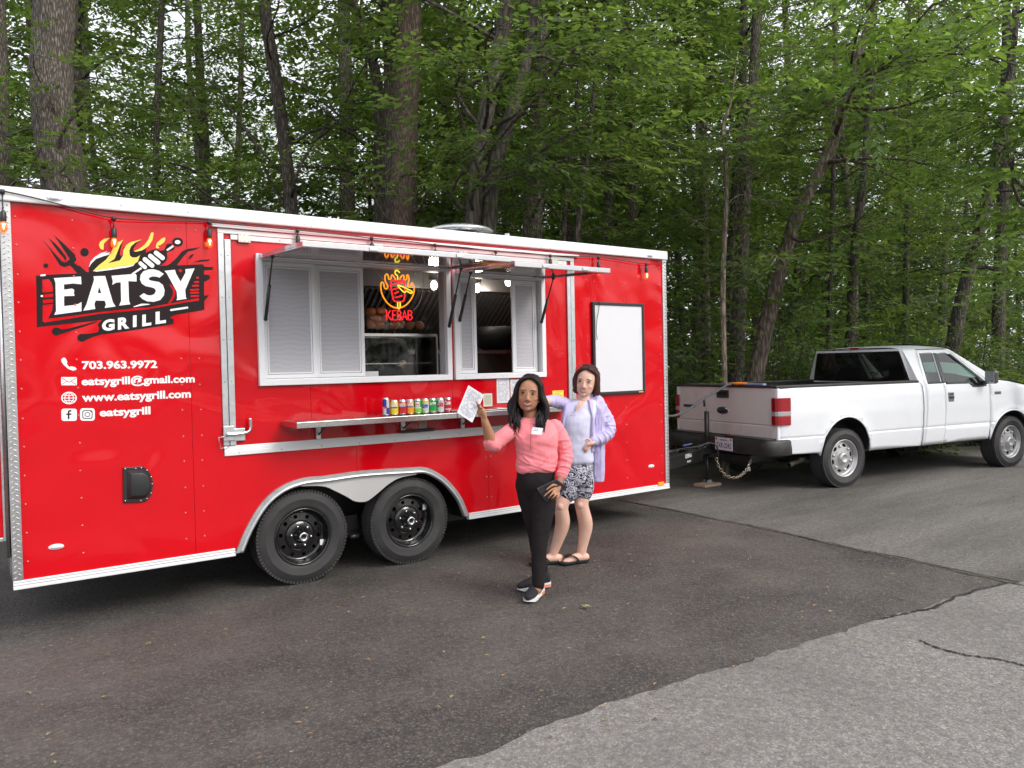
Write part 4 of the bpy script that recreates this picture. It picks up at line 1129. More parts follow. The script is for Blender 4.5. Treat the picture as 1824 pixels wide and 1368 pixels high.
# black cooking pot behind the small window
p = W(885, 590, 1.3)
POT = thing('cooking_pot', (p.x, 1.3, 1.80), 'large black cooking pot seen through the small serving window', 'pot')
MB().lathe([(0, 1.80), (.16, 1.80), (.24, 1.86), (.27, 1.95), (.28, 2.04), (.27, 2.045)], (p.x, 1.3, 0), (0, 0, 1), 32).build('pot_body', pm('pot_black', (.012, .012, .013), .5, .2, .2, 10), POT)
MB().tube([(p.x - .30, 1.25, 2.04), (p.x - .36, 1.22, 2.05), (p.x - .36, 1.34, 2.05), (p.x - .30, 1.35, 2.04)], .012, 8).build('pot_handle', BLACK, POT)
MB().box((3.2, 1.31, .45), (5.0, 1.345, 1.755)).build('inside_partition', pm('partition_brown', (.055, .045, .045), .6, 0, .1, 4), TR)

# ------------------------------------------------------------------ neon sign
NEON = thing('neon_sign', W(707, 573, .045), 'lit neon kebab sign with yellow flames and red lettering in the serving window', 'sign')
def neon_mat(name, c, s_): return pm(name, c, .3, 0, .02, emis=c, estr=s_)
NY = neon_mat('neon_orange', (.95, .27, .012), 1.0); NR = neon_mat('neon_red', (.95, .016, .024), 1.0); NL = neon_mat('neon_lime', (.72, .58, .03), 1.0)
def NG(p, y=.045): q = W(650 + p[0] / 8.547, 440 + p[1] / 8.547, y); return q
def neon(name, pts, mt, r=.0056, per=5, closed=False, y=.045):
    P = [NG(p, y) for p in pts]
    if closed: P = P + [P[0]]
    P = catmull(P, per) if per > 1 else P
    MB().tube(P[:-1] if closed else P, r, 8, closed=closed).build(name, mt, NEON)
neon('flame_tube', [(515, 930), (430, 915), (350, 860), (280, 760), (247, 660), (242, 565), (262, 535), (285, 560), (297, 615), (325, 638), (348, 610), (338, 570), (308, 510), (306, 440), (335, 412), (355, 440), (362, 482), (385, 492), (402, 465), (405, 432), (428, 432), (448, 465), (470, 495)], NY)
neon('flame_tube', [(530, 490), (555, 445), (580, 430), (598, 450), (592, 482), (612, 500), (638, 480), (638, 435), (655, 428), (671, 480), (658, 550), (660, 592), (685, 608), (703, 590), (710, 550), (730, 565), (750, 640), (738, 720), (700, 800), (640, 870), (570, 915), (515, 930)], NY)
neon('spike_tube', [(500, 495), (495, 440), (465, 410), (460, 372), (490, 358), (530, 390)], NL)
neon('meat_tube', [(415, 510), (575, 508), (605, 535), (605, 660), (598, 795), (565, 828), (475, 830), (432, 795), (405, 660), (395, 540)], NR, per=4, closed=True)
for q in (((415, 575), (500, 550), (572, 545)), ((418, 650), (490, 628), (505, 622)), ((445, 712), (515, 678)), ((458, 772), (570, 742))): neon('meat_stripe', q, NR, per=1)
neon('knife_tube', [(502, 578), (560, 598), (705, 668), (718, 690), (700, 705), (655, 680), (630, 672), (600, 690), (560, 658), (512, 605)], NL, per=3, closed=True, y=.036)
neon('spike_base', [(500, 838), (500, 915), (517, 938), (535, 915), (535, 838)], NL, per=3)
for s_ in ([(330, 965), (330, 1110)], [(385, 965), (342, 1035), (400, 1110)], [(470, 968), (422, 968), (424, 1110), (480, 1110)], [(425, 1036), (465, 1036)],
           [(497, 968), (497, 1110), (540, 1108), (556, 1072), (538, 1038), (502, 1036)], [(538, 1038), (550, 1000), (532, 970), (497, 968)], [(572, 1110), (603, 968), (640, 1110)], [(584, 1062), (628, 1062)],
           [(658, 968), (658, 1110), (700, 1108), (722, 1072), (700, 1038), (664, 1036)], [(700, 1038), (714, 1000), (696, 970), (658, 968)]):
    neon('letter_tube', s_, NR, r=.0048, per=1)
WIRE = pm('white_wire', (.5, .48, .48), .5)
for x, x2 in ((280, 160), (700, 800)): MB().tube([NG((x, 500), .06), NG((x2, 360), .06)], .0022, 5).build('hanging_wire', WIRE, NEON)
b = MB(); b.tube(catmull([NG((905, 400), .12), NG((880, 640), .12), (NG((830, 850), .12)), NG((730, 970), .07)], 6), .003, 5)
b.build('supply_wire', WIRE, NEON)

# ------------------------------------------------------------------ string lights under the roof edge
STR = thing('string_lights', W(372, 395, -.05), 'black cord of warm filament bulbs hung along the top of the trailer', 'string lights')
cord = [(0, 339), (60, 352), (130, 370), (202, 388), (290, 393), (372, 395), (450, 402), (530, 410), (600, 417), (662, 424), (720, 429), (775, 436), (830, 441), (883, 448), (930, 450), (980, 455), (1066, 458), (1110, 464), (1151, 470), (1184, 468)]
MB().tube(catmull([W(*p, -.05) for p in cord], 4), .0045, 6).build('cord', BLACK, STR)
BULB = pm('bulb_glass', (.55, .16, .03), .12, 0, .02, emis=(1.0, .22, .02), estr=.35, alpha=.6)
FIL = pm('filament', (1, .8, .5), .4, emis=(1.0, .72, .35), estr=9.0)
for px, py, L_ in ((202, 388, .075), (372, 395, .06), (530, 410, .05), (662, 424, .05), (775, 436, .05), (883, 448, .045), (980, 455, .04), (1066, 458, .055), (1151, 470, .035), (4, 340, .13)):
    p = W(px, py, -.05)
    b = MB(); b.tube([p + Vector((0, 0, .008)), p - Vector((0, 0, .018))], .014, 8); b.tube([p, p - Vector((0, 0, L_))], .004, 6)
    q = p - Vector((0, 0, L_)); b.lathe([(.008, .012), (.017, .0), (.018, -.045), (.016, -.055)], q, (0, 0, 1), 14)
    so = b.build('socket', BLACK, STR)
    b = MB(); b.lathe([(.012, -.052), (.017, -.068), (.022, -.088), (.020, -.104), (.012, -.116), (0, -.120)], q, (0, 0, 1), 16); b.build('bulb', BULB, so)
    b = MB(); b.tube([q + Vector((-.005, -.010, -.068)), q + Vector((0, -.011, -.102)), q + Vector((.005, -.010, -.068))], .0045, 6); b.build('filament', FIL, so)

# ------------------------------------------------------------------ cans on the shelf
CANM = pm('can_metal', (.75, .75, .76), .25, .95, .04)
def cm(n_, c): return MATS.get(n_) or pm(n_, c, .28, .25, .04, coat=.4)
def can(px, r, h, parts, text, label, tcol, tz=.6, ts=.030, tw=.042, extra=None):
    p = W(px, 728, -.16); x = p.x
    root = thing('drink_can', (x, -.16, SHELF_Z), label, 'can', 'drink cans lined up on the steel shelf')
    c = (x, -.16, SHELF_Z)
    MB().lathe([(0, .004), (r * .8, .004), (r * .84, .001), (r * .97, .010), (r, .012)], c, (0, 0, 1), 24).build('base', CANM, root)
    MB().lathe([(r, h - .014), (r * .9, h - .006), (r * .83, h - .003), (r * .84, h), (r * .80, h), (r * .78, h - .006), (0, h - .006)], c, (0, 0, 1), 24).build('lid', CANM, root)
    for z0, z1, colr, nm in parts:
        MB().lathe([(r + .0002, .012 + (h - .026) * z0), (r + .0002, .012 + (h - .026) * z1)], c, (0, 0, 1), 24).build('printed_band', cm(nm, colr), root)
    view = math.atan2(CAM[1] + .16, CAM[0] - x)
    if text:
        V, F = text_data(text, 1, .04)
        xs = [v[0] for v in V]; ys = [v[1] for v in V]; w_ = max(xs) - min(xs); hh = max(ys) - min(ys)
        def mp(v):
            u = ((v[0] - min(xs)) / w_ - .5) * tw; z = h * tz + ((v[1] - min(ys)) / hh - .5) * ts + .004 * (u / tw)
            a = view + u / (r + .001)
            return (x + (r + .001) * math.cos(a), -.16 + (r + .001) * math.sin(a), SHELF_Z + z)
        MB().add([mp(v) for v in V], F).build('can_lettering', cm('can_ink_' + tcol[0], tcol[1]), root)
    if extra:
        for (a0, a1, z0, z1, nm, colr) in extra:
            MB().lathe([(r + .0008, h * z0), (r + .0008, h * z1)], c, (0, 0, 1), 8, a0=0, a1=.001) if False else None
            b = MB(); P = []
            for i in range(9):
                a = view + a0 + (a1 - a0) * i / 8
                P += [(x + (r + .0006) * math.cos(a), -.16 + (r + .0006) * math.sin(a), SHELF_Z + h * z0), (x + (r + .0006) * math.cos(a), -.16 + (r + .0006) * math.sin(a), SHELF_Z + h * z1)]
            b.add(P, [(2 * i, 2 * i + 2, 2 * i + 3, 2 * i + 1) for i in range(8)], True); b.build('printed_patch', cm(nm, colr), root)
    return root
WT = ('white', (.85, .85, .86)); RD = ('red', (.6, .02, .04)); BL = ('blue', (.03, .05, .35)); YL = ('yellow', (.85, .65, .02)); ORG = ('orange', (.9, .35, .02)); GR = ('green', (.02, .35, .08)); LG_ = ('light_green', (.25, .6, .08)); SV = ('silver', (.6, .62, .65))
def N_(t): return (t[1], 'can_' + t[0])
can(687.5, .0265, .142, [(0, 1, *N_(SV))], None, 'slim blue and silver drink can, leftmost in the row on the shelf', WT, extra=[(-1.2, .2, .50, .93, 'can_blue', BL[1]), (.1, 1.3, .08, .45, 'can_blue', BL[1]), (-.5, .3, .42, .52, 'can_red', RD[1])])
can(702, .033, .122, [(0, .62, *N_(YL)), (.62, .84, *N_(YL)), (.84, 1, *N_(YL))], 'FANTA', 'yellow drink can with white lettering beside the slim blue can', WT, .68, .034, .062, extra=[(-.9, .9, .48, .56, 'can_blue', BL[1])])
can(716.5, .033, .122, [(0, 1, *N_(RD))], 'FANTA', 'red drink can with white lettering between the yellow and orange cans', WT, .68, .034, .062, extra=[(-.9, .9, .48, .56, 'can_blue', BL[1])])
can(730, .033, .122, [(0, 1, *N_(ORG))], 'FANTA', 'orange drink can with white lettering beside the dark green can', WT, .68, .034, .062, extra=[(-.9, .9, .48, .56, 'can_blue', BL[1])])
can(743.5, .033, .122, [(0, .38, *N_(LG_)), (.38, .46, *N_(WT)), (.46, 1, *N_(GR))], 'Dry', 'dark and light green drink can in the middle of the row', RD, .62, .026, .036, extra=[(-.5, .6, .50, .80, 'can_white', WT[1])])
can(757, .033, .122, [(0, .25, *N_(SV)), (.25, .8, *N_(SV)), (.8, 1, *N_(YL))], 'Lime', 'silver drink can with a yellow top and blue lettering', BL, .55, .04, .05, extra=[(-.9, -.1, .05, .25, 'can_light_green', LG_[1])])
can(770.5, .033, .122, [(0, 1, *N_(GR)), ], 'Sprite', 'bright green drink can with white script lettering', WT, .66, .034, .06, extra=[(-1, 1, .12, .18, 'can_light_green', LG_[1])])
can(784, .033, .122, [(0, 1, *N_(SV))], 'Coke', 'silver grey drink can with red lettering, second from the right', RD, .6, .05, .058)
can(797.5, .033, .122, [(0, 1, *N_(RD))], 'Cola', 'red drink can with white script lettering, rightmost in the row', WT, .66, .034, .056, extra=[(-.6, .9, .20, .26, 'can_white', WT[1])])
# loose bits to the right of the cans: papers, an acrylic stand
def flat_sheet(name, px, py, w_, d_, rot, z, label, mt=PAPER):
    p = W(px, py, -.17); c, s_ = math.cos(rot), math.sin(rot); b = MB(); V = []
    for j in range(5):
        for i in range(5):
            a, e = (i / 4 - .5) * w_, (j / 4 - .5) * d_
            V.append((p.x + c * a - s_ * e, -.17 + s_ * a + c * e, SHELF_Z + z + .012 * (mnoise.noise(Vector((i * .7, j * .6, px)))) ** 2))
    b.add(V, [(j * 5 + i, j * 5 + i + 1, (j + 1) * 5 + i + 1, (j + 1) * 5 + i) for j in range(4) for i in range(4)])
    o = b.build(name, mt, smooth=True); tag(o, label, 'paper'); return o
flat_sheet('flyer', 880, 722, .30, .2, .1, .006, 'loose white paper lying flat on the shelf by the acrylic stand')
o = flat_sheet('folded_napkin', 812, 724, .13, .18, .5, .012, 'crumpled greyish wrapper on the shelf right of the cans', pm('wrapper', (.45, .38, .38), .5, .1, .3, 60))
st = thing('acrylic_stand', W(870, 715, -.16), 'small clear acrylic stand holding a pale card on the shelf', 'stand')
a, c = W(860, 697, -.16), W(873, 721, -.16)
b = MB(); b.box((a.x - .01, -.163, SHELF_Z + .012), (c.x + .05, -.160, a.z + .01)); b.box((a.x - .01, -.20, SHELF_Z + .008), (c.x + .05, -.12, SHELF_Z + .012)); b.build('acrylic_sheet', GLASS, st)
b = MB(); b.box((a.x, -.1655, SHELF_Z + .03), (c.x + .02, -.1635, a.z - .02)); cd = b.build('card', pm('card_cream', (.62, .62, .48), .6), st)
b = MB(); b.box((a.x + .012, -.1668, SHELF_Z + .045), (c.x + .008, -.1658, a.z - .035)); b.build('card_panel', pm('card_grey', (.42, .44, .34), .6), cd)

# power cable from the trailer to the truck bed
cab = [((1187, 741), 8.35), ((1204, 739.6), 8.6), ((1228, 728), 8.9), ((1252, 711), 9.2), ((1276.5, 697), 9.5), ((1292.6, 687), 9.75), ((1302, 684.5), 9.9), ((1320, 684), 10.1), ((1345, 687), 10.3)]
b = MB(); b.tube([Vector(p) for p in catmull([Zd(*q, d) for q, d in cab], 6)], .014, 8)
tag(b.build('power_cable', pm('grey_cable', (.07, .075, .09), .5, 0, .1)), 'thick dark grey cable running from the trailer front over the white tailgate', 'cable')

# ================================================================== PICKUP TRUCK (built in its own frame: x forward from the rear axle, y left)
TK = thing('pickup_truck', (9.128, .777, 0), 'white pickup truck with black rear bumper hitched in front of the red trailer', 'pickup truck', rz=math.radians(-9.5))
TWH = pm('truck_white', (.78, .80, .84), .30, 0, .02, 2.5, coat=.35, dirt=(.56, .54, .52), dirt_amt=.14, dirt_scale=3.0)
TWH_SHADED = pm('tailgate_white_shaded', (.70, .69, .67), .42, 0, .05, 2.5, coat=.2, dirt=(.36, .33, .29), dirt_amt=.5, dirt_scale=2.6, stretch=(1, 1, .6))  # truck white greyed for the tailgate's shaded side, with dirt noise over it
TBLK = pm('bumper_black', (.030, .029, .029), .5, 0, .3, 6, .12, 50, dirt=(.10, .095, .09), dirt_amt=.5, dirt_scale=4)
TINT = glass_mat('tinted_glass', (.10, .11, .11), .25)
GREEN_GL = glass_mat('green_glass', (.62, .86, .76), .12)
def half_w(z, x):
    w_ = np.interp(z, [.40, .46, .60, .664, .672, .682, .695, .95, 1.15, 1.24, 1.29, 1.34, 1.50, 1.70, 1.745], [.925, .945, .966, .972, .962, .962, .972, .985, .975, .955, .935, .915, .845, .755, .725])
    if x > 3.0: w_ -= .035 * ((x - 3.0) / 1.4) ** 2
    if x < -.7: w_ -= .03 * ((-.7 - x) / .35) ** 2
    for cx, rx, rz in ((.08, .44, .46), (3.45, .47, .40)):
        d = math.hypot((x - cx) / rx, (z - .44) / rz)
        if z < 1.1: w_ += .022 * math.exp(-((d - 1.02) / .10) ** 2)
    return w_
def panel(name, outline, mat_, holes=(), side=-1, inset=0.0, th=.014, dz=.055, dx=.09, parent=None):
    bm = bmesh.new(); E = []
    for loop in [outline, *holes]:
        vv = [bm.verts.new((p[0], 0, p[1])) for p in loop]
        E += [bm.edges.new((vv[i], vv[(i + 1) % len(vv)])) for i in range(len(vv))]
    bmesh.ops.triangle_fill(bm, use_beauty=True, edges=E, normal=(0, -1, 0))
    zs = [p[1] for p in outline]; xs = [p[0] for p in outline]
    cuts = list(np.arange(min(zs) + dz, max(zs), dz)) + [.664, .672, .682, .695, 1.29, 1.24]
    for z in cuts:
        if min(zs) < z < max(zs): bmesh.ops.bisect_plane(bm, geom=bm.verts[:] + bm.edges[:] + bm.faces[:], plane_co=(0, 0, z), plane_no=(0, 0, 1), dist=1e-5)
    for x in np.arange(min(xs) + dx, max(xs), dx):
        bmesh.ops.bisect_plane(bm, geom=bm.verts[:] + bm.edges[:] + bm.faces[:], plane_co=(x, 0, 0), plane_no=(1, 0, 0), dist=1e-5)
    for v in bm.verts: v.co.y = side * (half_w(v.co.z, v.co.x) - inset)
    bmesh.ops.recalc_face_normals(bm, faces=bm.faces[:])
    nrm = sum((f.normal.y * f.calc_area() for f in bm.faces))
    if nrm * side < 0: bmesh.ops.reverse_faces(bm, faces=bm.faces[:])
    me = bpy.data.meshes.new(name); bm.to_mesh(me); bm.free()
    me.polygons.foreach_set('use_smooth', [True] * len(me.polygons)); me.materials.append(mat_)
    o = link(name, me, parent or TK, local=True)
    if th:
        s_ = o.modifiers.new('thickness', 'SOLIDIFY'); s_.thickness = th; s_.offset = -1
    return o
def arc(cx, rx, rz, a0=180, a1=0, n=18): return [(cx + rx * math.cos(math.radians(a0 + (a1 - a0) * i / n)), .44 + rz * math.sin(math.radians(a0 + (a1 - a0) * i / n))) for i in range(n + 1)]
RA, FA = arc(.08, .44, .46), arc(3.45, .47, .40)
for sd in (-1, 1):
    bed = panel('bed_side', [(-1.05, .49), (-.40, .47)] + RA + [(1.53, .44), (1.53, 1.29), (-1.05, 1.30)], TWH, side=sd)
    panel('cab_corner', [(1.552, .44), (1.592, .44), (1.612, 1.30), (1.712, 1.742), (1.44, 1.742), (1.50, 1.30), (1.552, 1.24)], TWH, side=sd)
    ad = panel('access_door', [(1.600, .44), (1.985, .44), (1.988, 1.28), (2.062, 1.728), (1.720, 1.728), (1.620, 1.30)], TWH, [[(1.69, 1.285), (1.762, 1.678), (2.025, 1.678), (1.955, 1.285)]], side=sd)
    panel('quarter_glass', [(1.685, 1.28), (1.96, 1.28), (2.03, 1.683), (1.757, 1.683)], GREEN_GL, side=sd, inset=.010, th=0, parent=ad)
    fd = panel('front_door', [(1.994, .45), (2.935, .45), (2.952, .60), (2.952, 1.235), (2.90, 1.305), (2.375, 1.705), (2.31, 1.728), (2.070, 1.728), (1.996, 1.28)], TWH, [[(2.045, 1.272), (2.105, 1.672), (2.30, 1.678), (2.36, 1.655), (2.83, 1.285), (2.80, 1.215), (2.60, 1.210), (2.53, 1.268)]], side=sd)
    panel('door_glass', [(2.04, 1.265), (2.52, 1.26), (2.60, 1.205), (2.81, 1.208), (2.84, 1.29), (2.365, 1.662), (2.30, 1.685), (2.10, 1.68)], GREEN_GL, side=sd, inset=.011, th=0, parent=fd)
    # black window surrounds and pillar
    panel('window_trim', [(1.965, 1.27), (2.05, 1.27), (2.11, 1.675), (2.032, 1.678)], BLACK, side=sd, inset=-.003, th=.006, parent=fd)
    panel('window_trim', [(2.04, 1.248), (2.53, 1.244), (2.60, 1.192), (2.83, 1.192), (2.81, 1.214), (2.60, 1.212), (2.53, 1.27), (2.045, 1.273)], BLACK, side=sd, inset=-.003, th=.006, parent=fd)
    panel('window_trim', [(2.81, 1.20), (2.90, 1.20), (2.905, 1.262), (2.40, 1.665), (2.34, 1.665), (2.72, 1.36)], BLACK, side=sd, inset=-.003, th=.006, parent=fd)
    panel('window_trim', [(1.67, 1.262), (1.97, 1.262), (1.96, 1.287), (1.69, 1.287), (1.762, 1.68), (1.745, 1.68)], BLACK, side=sd, inset=-.002, th=.005, parent=ad)
    panel('front_fender', [(2.962, .62), (2.962, .47), (2.975, .46)] + FA + [(3.95, .46), (4.33, .50), (4.38, .85), (4.30, 1.06), (3.9, 1.17), (3.4, 1.255), (2.962, 1.30), (2.962, 1.10)], TWH, side=sd)
    panel('windscreen_pillar', [(2.40, 1.738), (2.315, 1.738), (2.385, 1.712), (2.915, 1.306), (2.965, 1.305), (3.16, 1.305)], TWH, side=sd, inset=.004)
    for A_ in (RA, FA):
        b = MB(); b.tube([(p[0], sd * (half_w(p[1], p[0]) - .002), p[1]) for p in A_], .011, 8); b.build('arch_lip', TWH, TK, local=True)
        b = MB()
        m_ = len(A_); b.add([(p[0], sd * .93, p[1] + .01) for p in A_] + [(p[0], sd * .55, p[1] + .01) for p in A_], [(i, i + 1, m_ + i + 1, m_ + i) for i in range(m_ - 1)], True); b.build('wheel_house', BLACK, TK, local=True)
# roof, windscreen, rear window
b = MB(); n, m_ = 16, 12; V = []
for i in range(n + 1):
    t = i / n; x = 1.405 + (2.46 - 1.405) * t
    zc = 1.752 + .048 * math.sin(math.pi * min(1, .12 + .8 * t)) - .02 * max(0, (t - .85) / .15) ** 2
    for j in range(m_ + 1):
        u = j / m_ * 2 - 1
        hw = .735 - .02 * (1 - t)
        V.append((x, u * hw, 1.738 + (zc - 1.738) * (1 - abs(u) ** 4) ** .5 if abs(u) < 1 else 1.738))
b.add(V, [(i * (m_ + 1) + j, (i + 1) * (m_ + 1) + j, (i + 1) * (m_ + 1) + j + 1, i * (m_ + 1) + j + 1) for i in range(n) for j in range(m_)], True)
b.box((1.405, -.70, 1.715), (1.45, .70, 1.745)); b.build('roof', TWH, TK, local=True)
def quadgrid(c00, c10, c11, c01, bow=0.0, n=10):
    b = MB(); V = []
    A = [Vector(c) for c in (c00, c10, c11, c01)]
    nn = (A[1] - A[0]).cross(A[3] - A[0]).normalized()
    for j in range(n + 1):
        for i in range(n + 1):
            u, v = i / n, j / n
            V.append((A[0] * (1 - u) * (1 - v) + A[1] * u * (1 - v) + A[2] * u * v + A[3] * (1 - u) * v + nn * (bow * (1 - (2 * u - 1) ** 2)))[:])
    return b.add(V, [(j * (n + 1) + i, j * (n + 1) + i + 1, (j + 1) * (n + 1) + i + 1, (j + 1) * (n + 1) + i) for j in range(n) for i in range(n)], True)
quadgrid((3.08, -.80, 1.30), (3.08, .80, 1.30), (2.42, .66, 1.745), (2.42, -.66, 1.745), .10).build('windscreen', GREEN_GL, TK, local=True)
quadgrid((1.485, .83, 1.30), (1.485, -.83, 1.30), (1.425, -.695, 1.715), (1.425, .695, 1.715), .02).build('rear_window', TINT, TK, local=True)
b = MB()
for sd in (-1, 1):
    b.add([(1.48, sd * .835, 1.28), (1.50, sd * .93, 1.28), (1.445, sd * .735, 1.742), (1.42, sd * .70, 1.735)], [(0, 1, 2, 3) if sd < 0 else (3, 2, 1, 0)])
b.box((1.49, -.93, .92), (1.52, .93, 1.305)); b.build('cab_back', TWH, TK, local=True)
b = MB(); b.box((1.395, -.19, 1.752), (1.42, .19, 1.782), .006); bl = b.build('brake_lamp', pm('lamp_clear', (.42, .40, .41), .2, .2, .1, coat=.5), TK, local=True)
LRED = pm('lamp_red', (.30, .004, .010), .12, 0, .15, 40, coat=.7)
MB().box((1.39, -.075, 1.756), (1.396, .075, 1.778)).build('lens', LRED, bl, local=True)
# hood, cowl, nose
b = MB(); V = []
for i in range(13):
    t = i / 12; x = 2.96 + 1.42 * t
    for j in range(13):
        u = j / 12 * 2 - 1
        V.append((x, u * (.905 - .05 * t), 1.300 - .05 * t - .20 * t ** 3 + .065 * (1 - u * u) + (.03 * (1 - abs(u) ** 2) if abs(u) < .6 else 0)))
b.add(V, [(i * 13 + j, (i + 1) * 13 + j, (i + 1) * 13 + j + 1, i * 13 + j + 1) for i in range(12) for j in range(12)], True); b.build('bonnet', TWH, TK, local=True)
b = MB(); b.box((4.30, -.85, .55), (4.42, .85, 1.05), .03); b.build('grille', BLACK, TK, local=True)
b = MB(); b.box((4.36, -.95, .42), (4.52, .95, .66), .03); b.build('front_bumper', CHROME, TK, local=True)
b = MB(); b.tube([(3.12, -.86, 1.29), (3.14, -.88, 2.0)], .003, 5); b.build('antenna', BLACK, TK, local=True)
# bed: floor, inner walls, rail caps
b = MB(); b.box((-1.0, -.84, .84), (1.50, .84, .87)); b.box((-1.0, -.86, .86), (1.50, -.84, 1.285)); b.box((-1.0, .84, .86), (1.50, .86, 1.285)); b.box((1.46, -.84, .86), (1.49, .84, 1.28))
b.build('bed_liner', BLACK, TK, local=True)
for sd in (-1, 1):
    b = MB(); b.box((-1.055, sd * .83, 1.283), (1.50, sd * .945, 1.318), .010); b.build('bed_rail_cap', TBLK, TK, local=True)
# tailgate
tg = MB(); tg.box((-1.045, -.878, .835), (-1.0, .878, 1.292), .010); tg.box((-1.052, -.878, .675), (-1.0, .878, .828), .010); tg.box((-1.03, -.872, .82), (-1.0, .872, .84))
tgo = tg.build('tailgate', TWH_SHADED, TK, local=True)
b = MB(); b.box((-1.062, -.878, 1.290), (-.985, .878, 1.320), .008); b.build('tailgate_cap', TBLK, tgo, local=True)
b = MB(); b.box((-1.056, -.115, 1.150), (-1.043, .115, 1.252), .012); hb = b.build('tailgate_handle', BLACK, tgo, local=True)
b = MB(); b.box((-1.066, -.085, 1.195), (-1.055, .085, 1.225), .006); b.build('handle_lever', BGLOSS, hb, local=True)
b = MB(); b.ball((-1.046, 0.01, .985), (.014, .118, .050), 24, 10); bd = b.build('oval_badge', CHROME, tgo, local=True)
b = MB(); b.ball((-1.052, 0.01, .985), (.013, .100, .040), 24, 10); b.build('badge_field', pm('badge_dark', (.03, .035, .05), .3, .2, .2), bd, local=True)
b = MB(); b.box((-1.050, .56, 1.005), (-1.044, .80, 1.040), .002); b.build('model_badge', BLACK, tgo, local=True)
for sd in (-1, 1):   # corner pillars beside the tailgate
    b = MB(); b.box((-1.048, sd * .884, .50), (-1.0, sd * .955, 1.285), .012); b.build('bed_corner', TWH, TK, local=True)
    out = [(-1.078, .882), (-1.076, .945), (-1.055, .972), (-1.02, .984), (-.865, .990), (-.865, .965), (-1.02, .962), (-1.045, .93), (-1.048, .882)]
    def lensbox(z0, z1):
        bb = MB(); k = len(out); P = [(p[0], sd * p[1], z) for z in (z0, z1) for p in out]
        bb.add(P, [(i, (i + 1) % k, k + (i + 1) % k, k + i) if sd > 0 else (k + i, k + (i + 1) % k, (i + 1) % k, i) for i in range(k)] + [tuple(range(k))[::-sd], tuple(range(k, 2 * k))[::sd]])
        return bb
    tl = lensbox(1.008, 1.172).build('tail_lamp', LRED, TK, local=True, bevel=.006)
    lensbox(.955, 1.007).build('reverse_lens', MATS['lamp_clear'], tl, local=True, bevel=.003)
    lensbox(.842, .954).build('lower_lens', LRED, tl, local=True, bevel=.006)
# rear bumper with step pad, wrapped corners
prof = [(-.82, .955), (-.90, .985), (-1.05, 1.005), (-1.16, .99), (-1.215, .93), (-1.235, .80), (-1.245, .45), (-1.245, 0)]
full = [(x, -y) for x, y in prof] + [(x, y) for x, y in prof[::-1][1:]]
b = MB(); k = len(full); zl = [(.475, .02), (.50, .0), (.64, .0), (.662, .012), (.668, .03)]
V = []
for z, ins in zl:
    for x, y in full: V.append((x + ins, y * (1 - ins), z + (.0)))
b.add(V, [(j * k + i, j * k + i + 1, (j + 1) * k + i + 1, (j + 1) * k + i) for j in range(len(zl) - 1) for i in range(k - 1)], True)
m_ = len(V); b.add([(x + .03, y * .97, .668) for x, y in full] + [(-1.02, y * .9, .668) for x, y in full], [(i, i + 1, k + i + 1, k + i) for i in range(k - 1)])
b.add([(x + .02, y * .98, .475) for x, y in full] + [(-1.02, y * .9, .475) for x, y in full], [(k + i, k + i + 1, i + 1, i) for i in range(k - 1)])
bp_ = b.build('rear_bumper', TBLK, TK, local=True)
for y0, y1 in ((-.93, -.22), (.22, .93)):
    b = MB(); b.box((-1.205, y0, .669), (-1.04, y1, .682), .003)
    y = y0 + .02
    while y < y1: b.box((-1.225, y, .662), (-1.20, y + .018, .684)); y += .045
    b.build('step_pad', BLACK, bp_, local=True)
b = MB(); b.box((-1.254, -.45, .485), (-1.232, -.05, .662), .006); b.build('plate_recess', BFRAME, bp_, local=True)
b = MB(); b.box((-1.264, -.410, .500), (-1.258, -.090, .660), .002); pl = b.build('number_plate', pm('plate_white', (.74, .75, .78), .4), bp_, local=True)
PBLUE = pm('plate_blue', (.03, .05, .25), .5)
letters('plate_number', 'TXR-2242', lambda u, v: (-1.2655, -.115 - u, .530 + v), PBLUE, pl, .062, .27, .012, local=True)
letters('plate_state', 'VIRGINIA', lambda u, v: (-1.2655, -.180 - u, .618 + v), PBLUE, pl, .022, .14, .02, local=True)
for y0 in (-.130, -.400): MB().box((-1.2655, y0, .627), (-1.2645, y0 + .03, .651)).build('plate_sticker', pm('sticker_red', (.5, .1, .1), .5), pl, local=True)
b = MB(); b.box((-1.42, -.03, .44), (-1.0, .03, .49)); b.box((-1.1, -.55, .36), (-1.0, .55, .44)); b.ball((-1.36, 0, .52), .027, 10, 8); b.build('tow_hitch', BFRAME, TK, local=True)
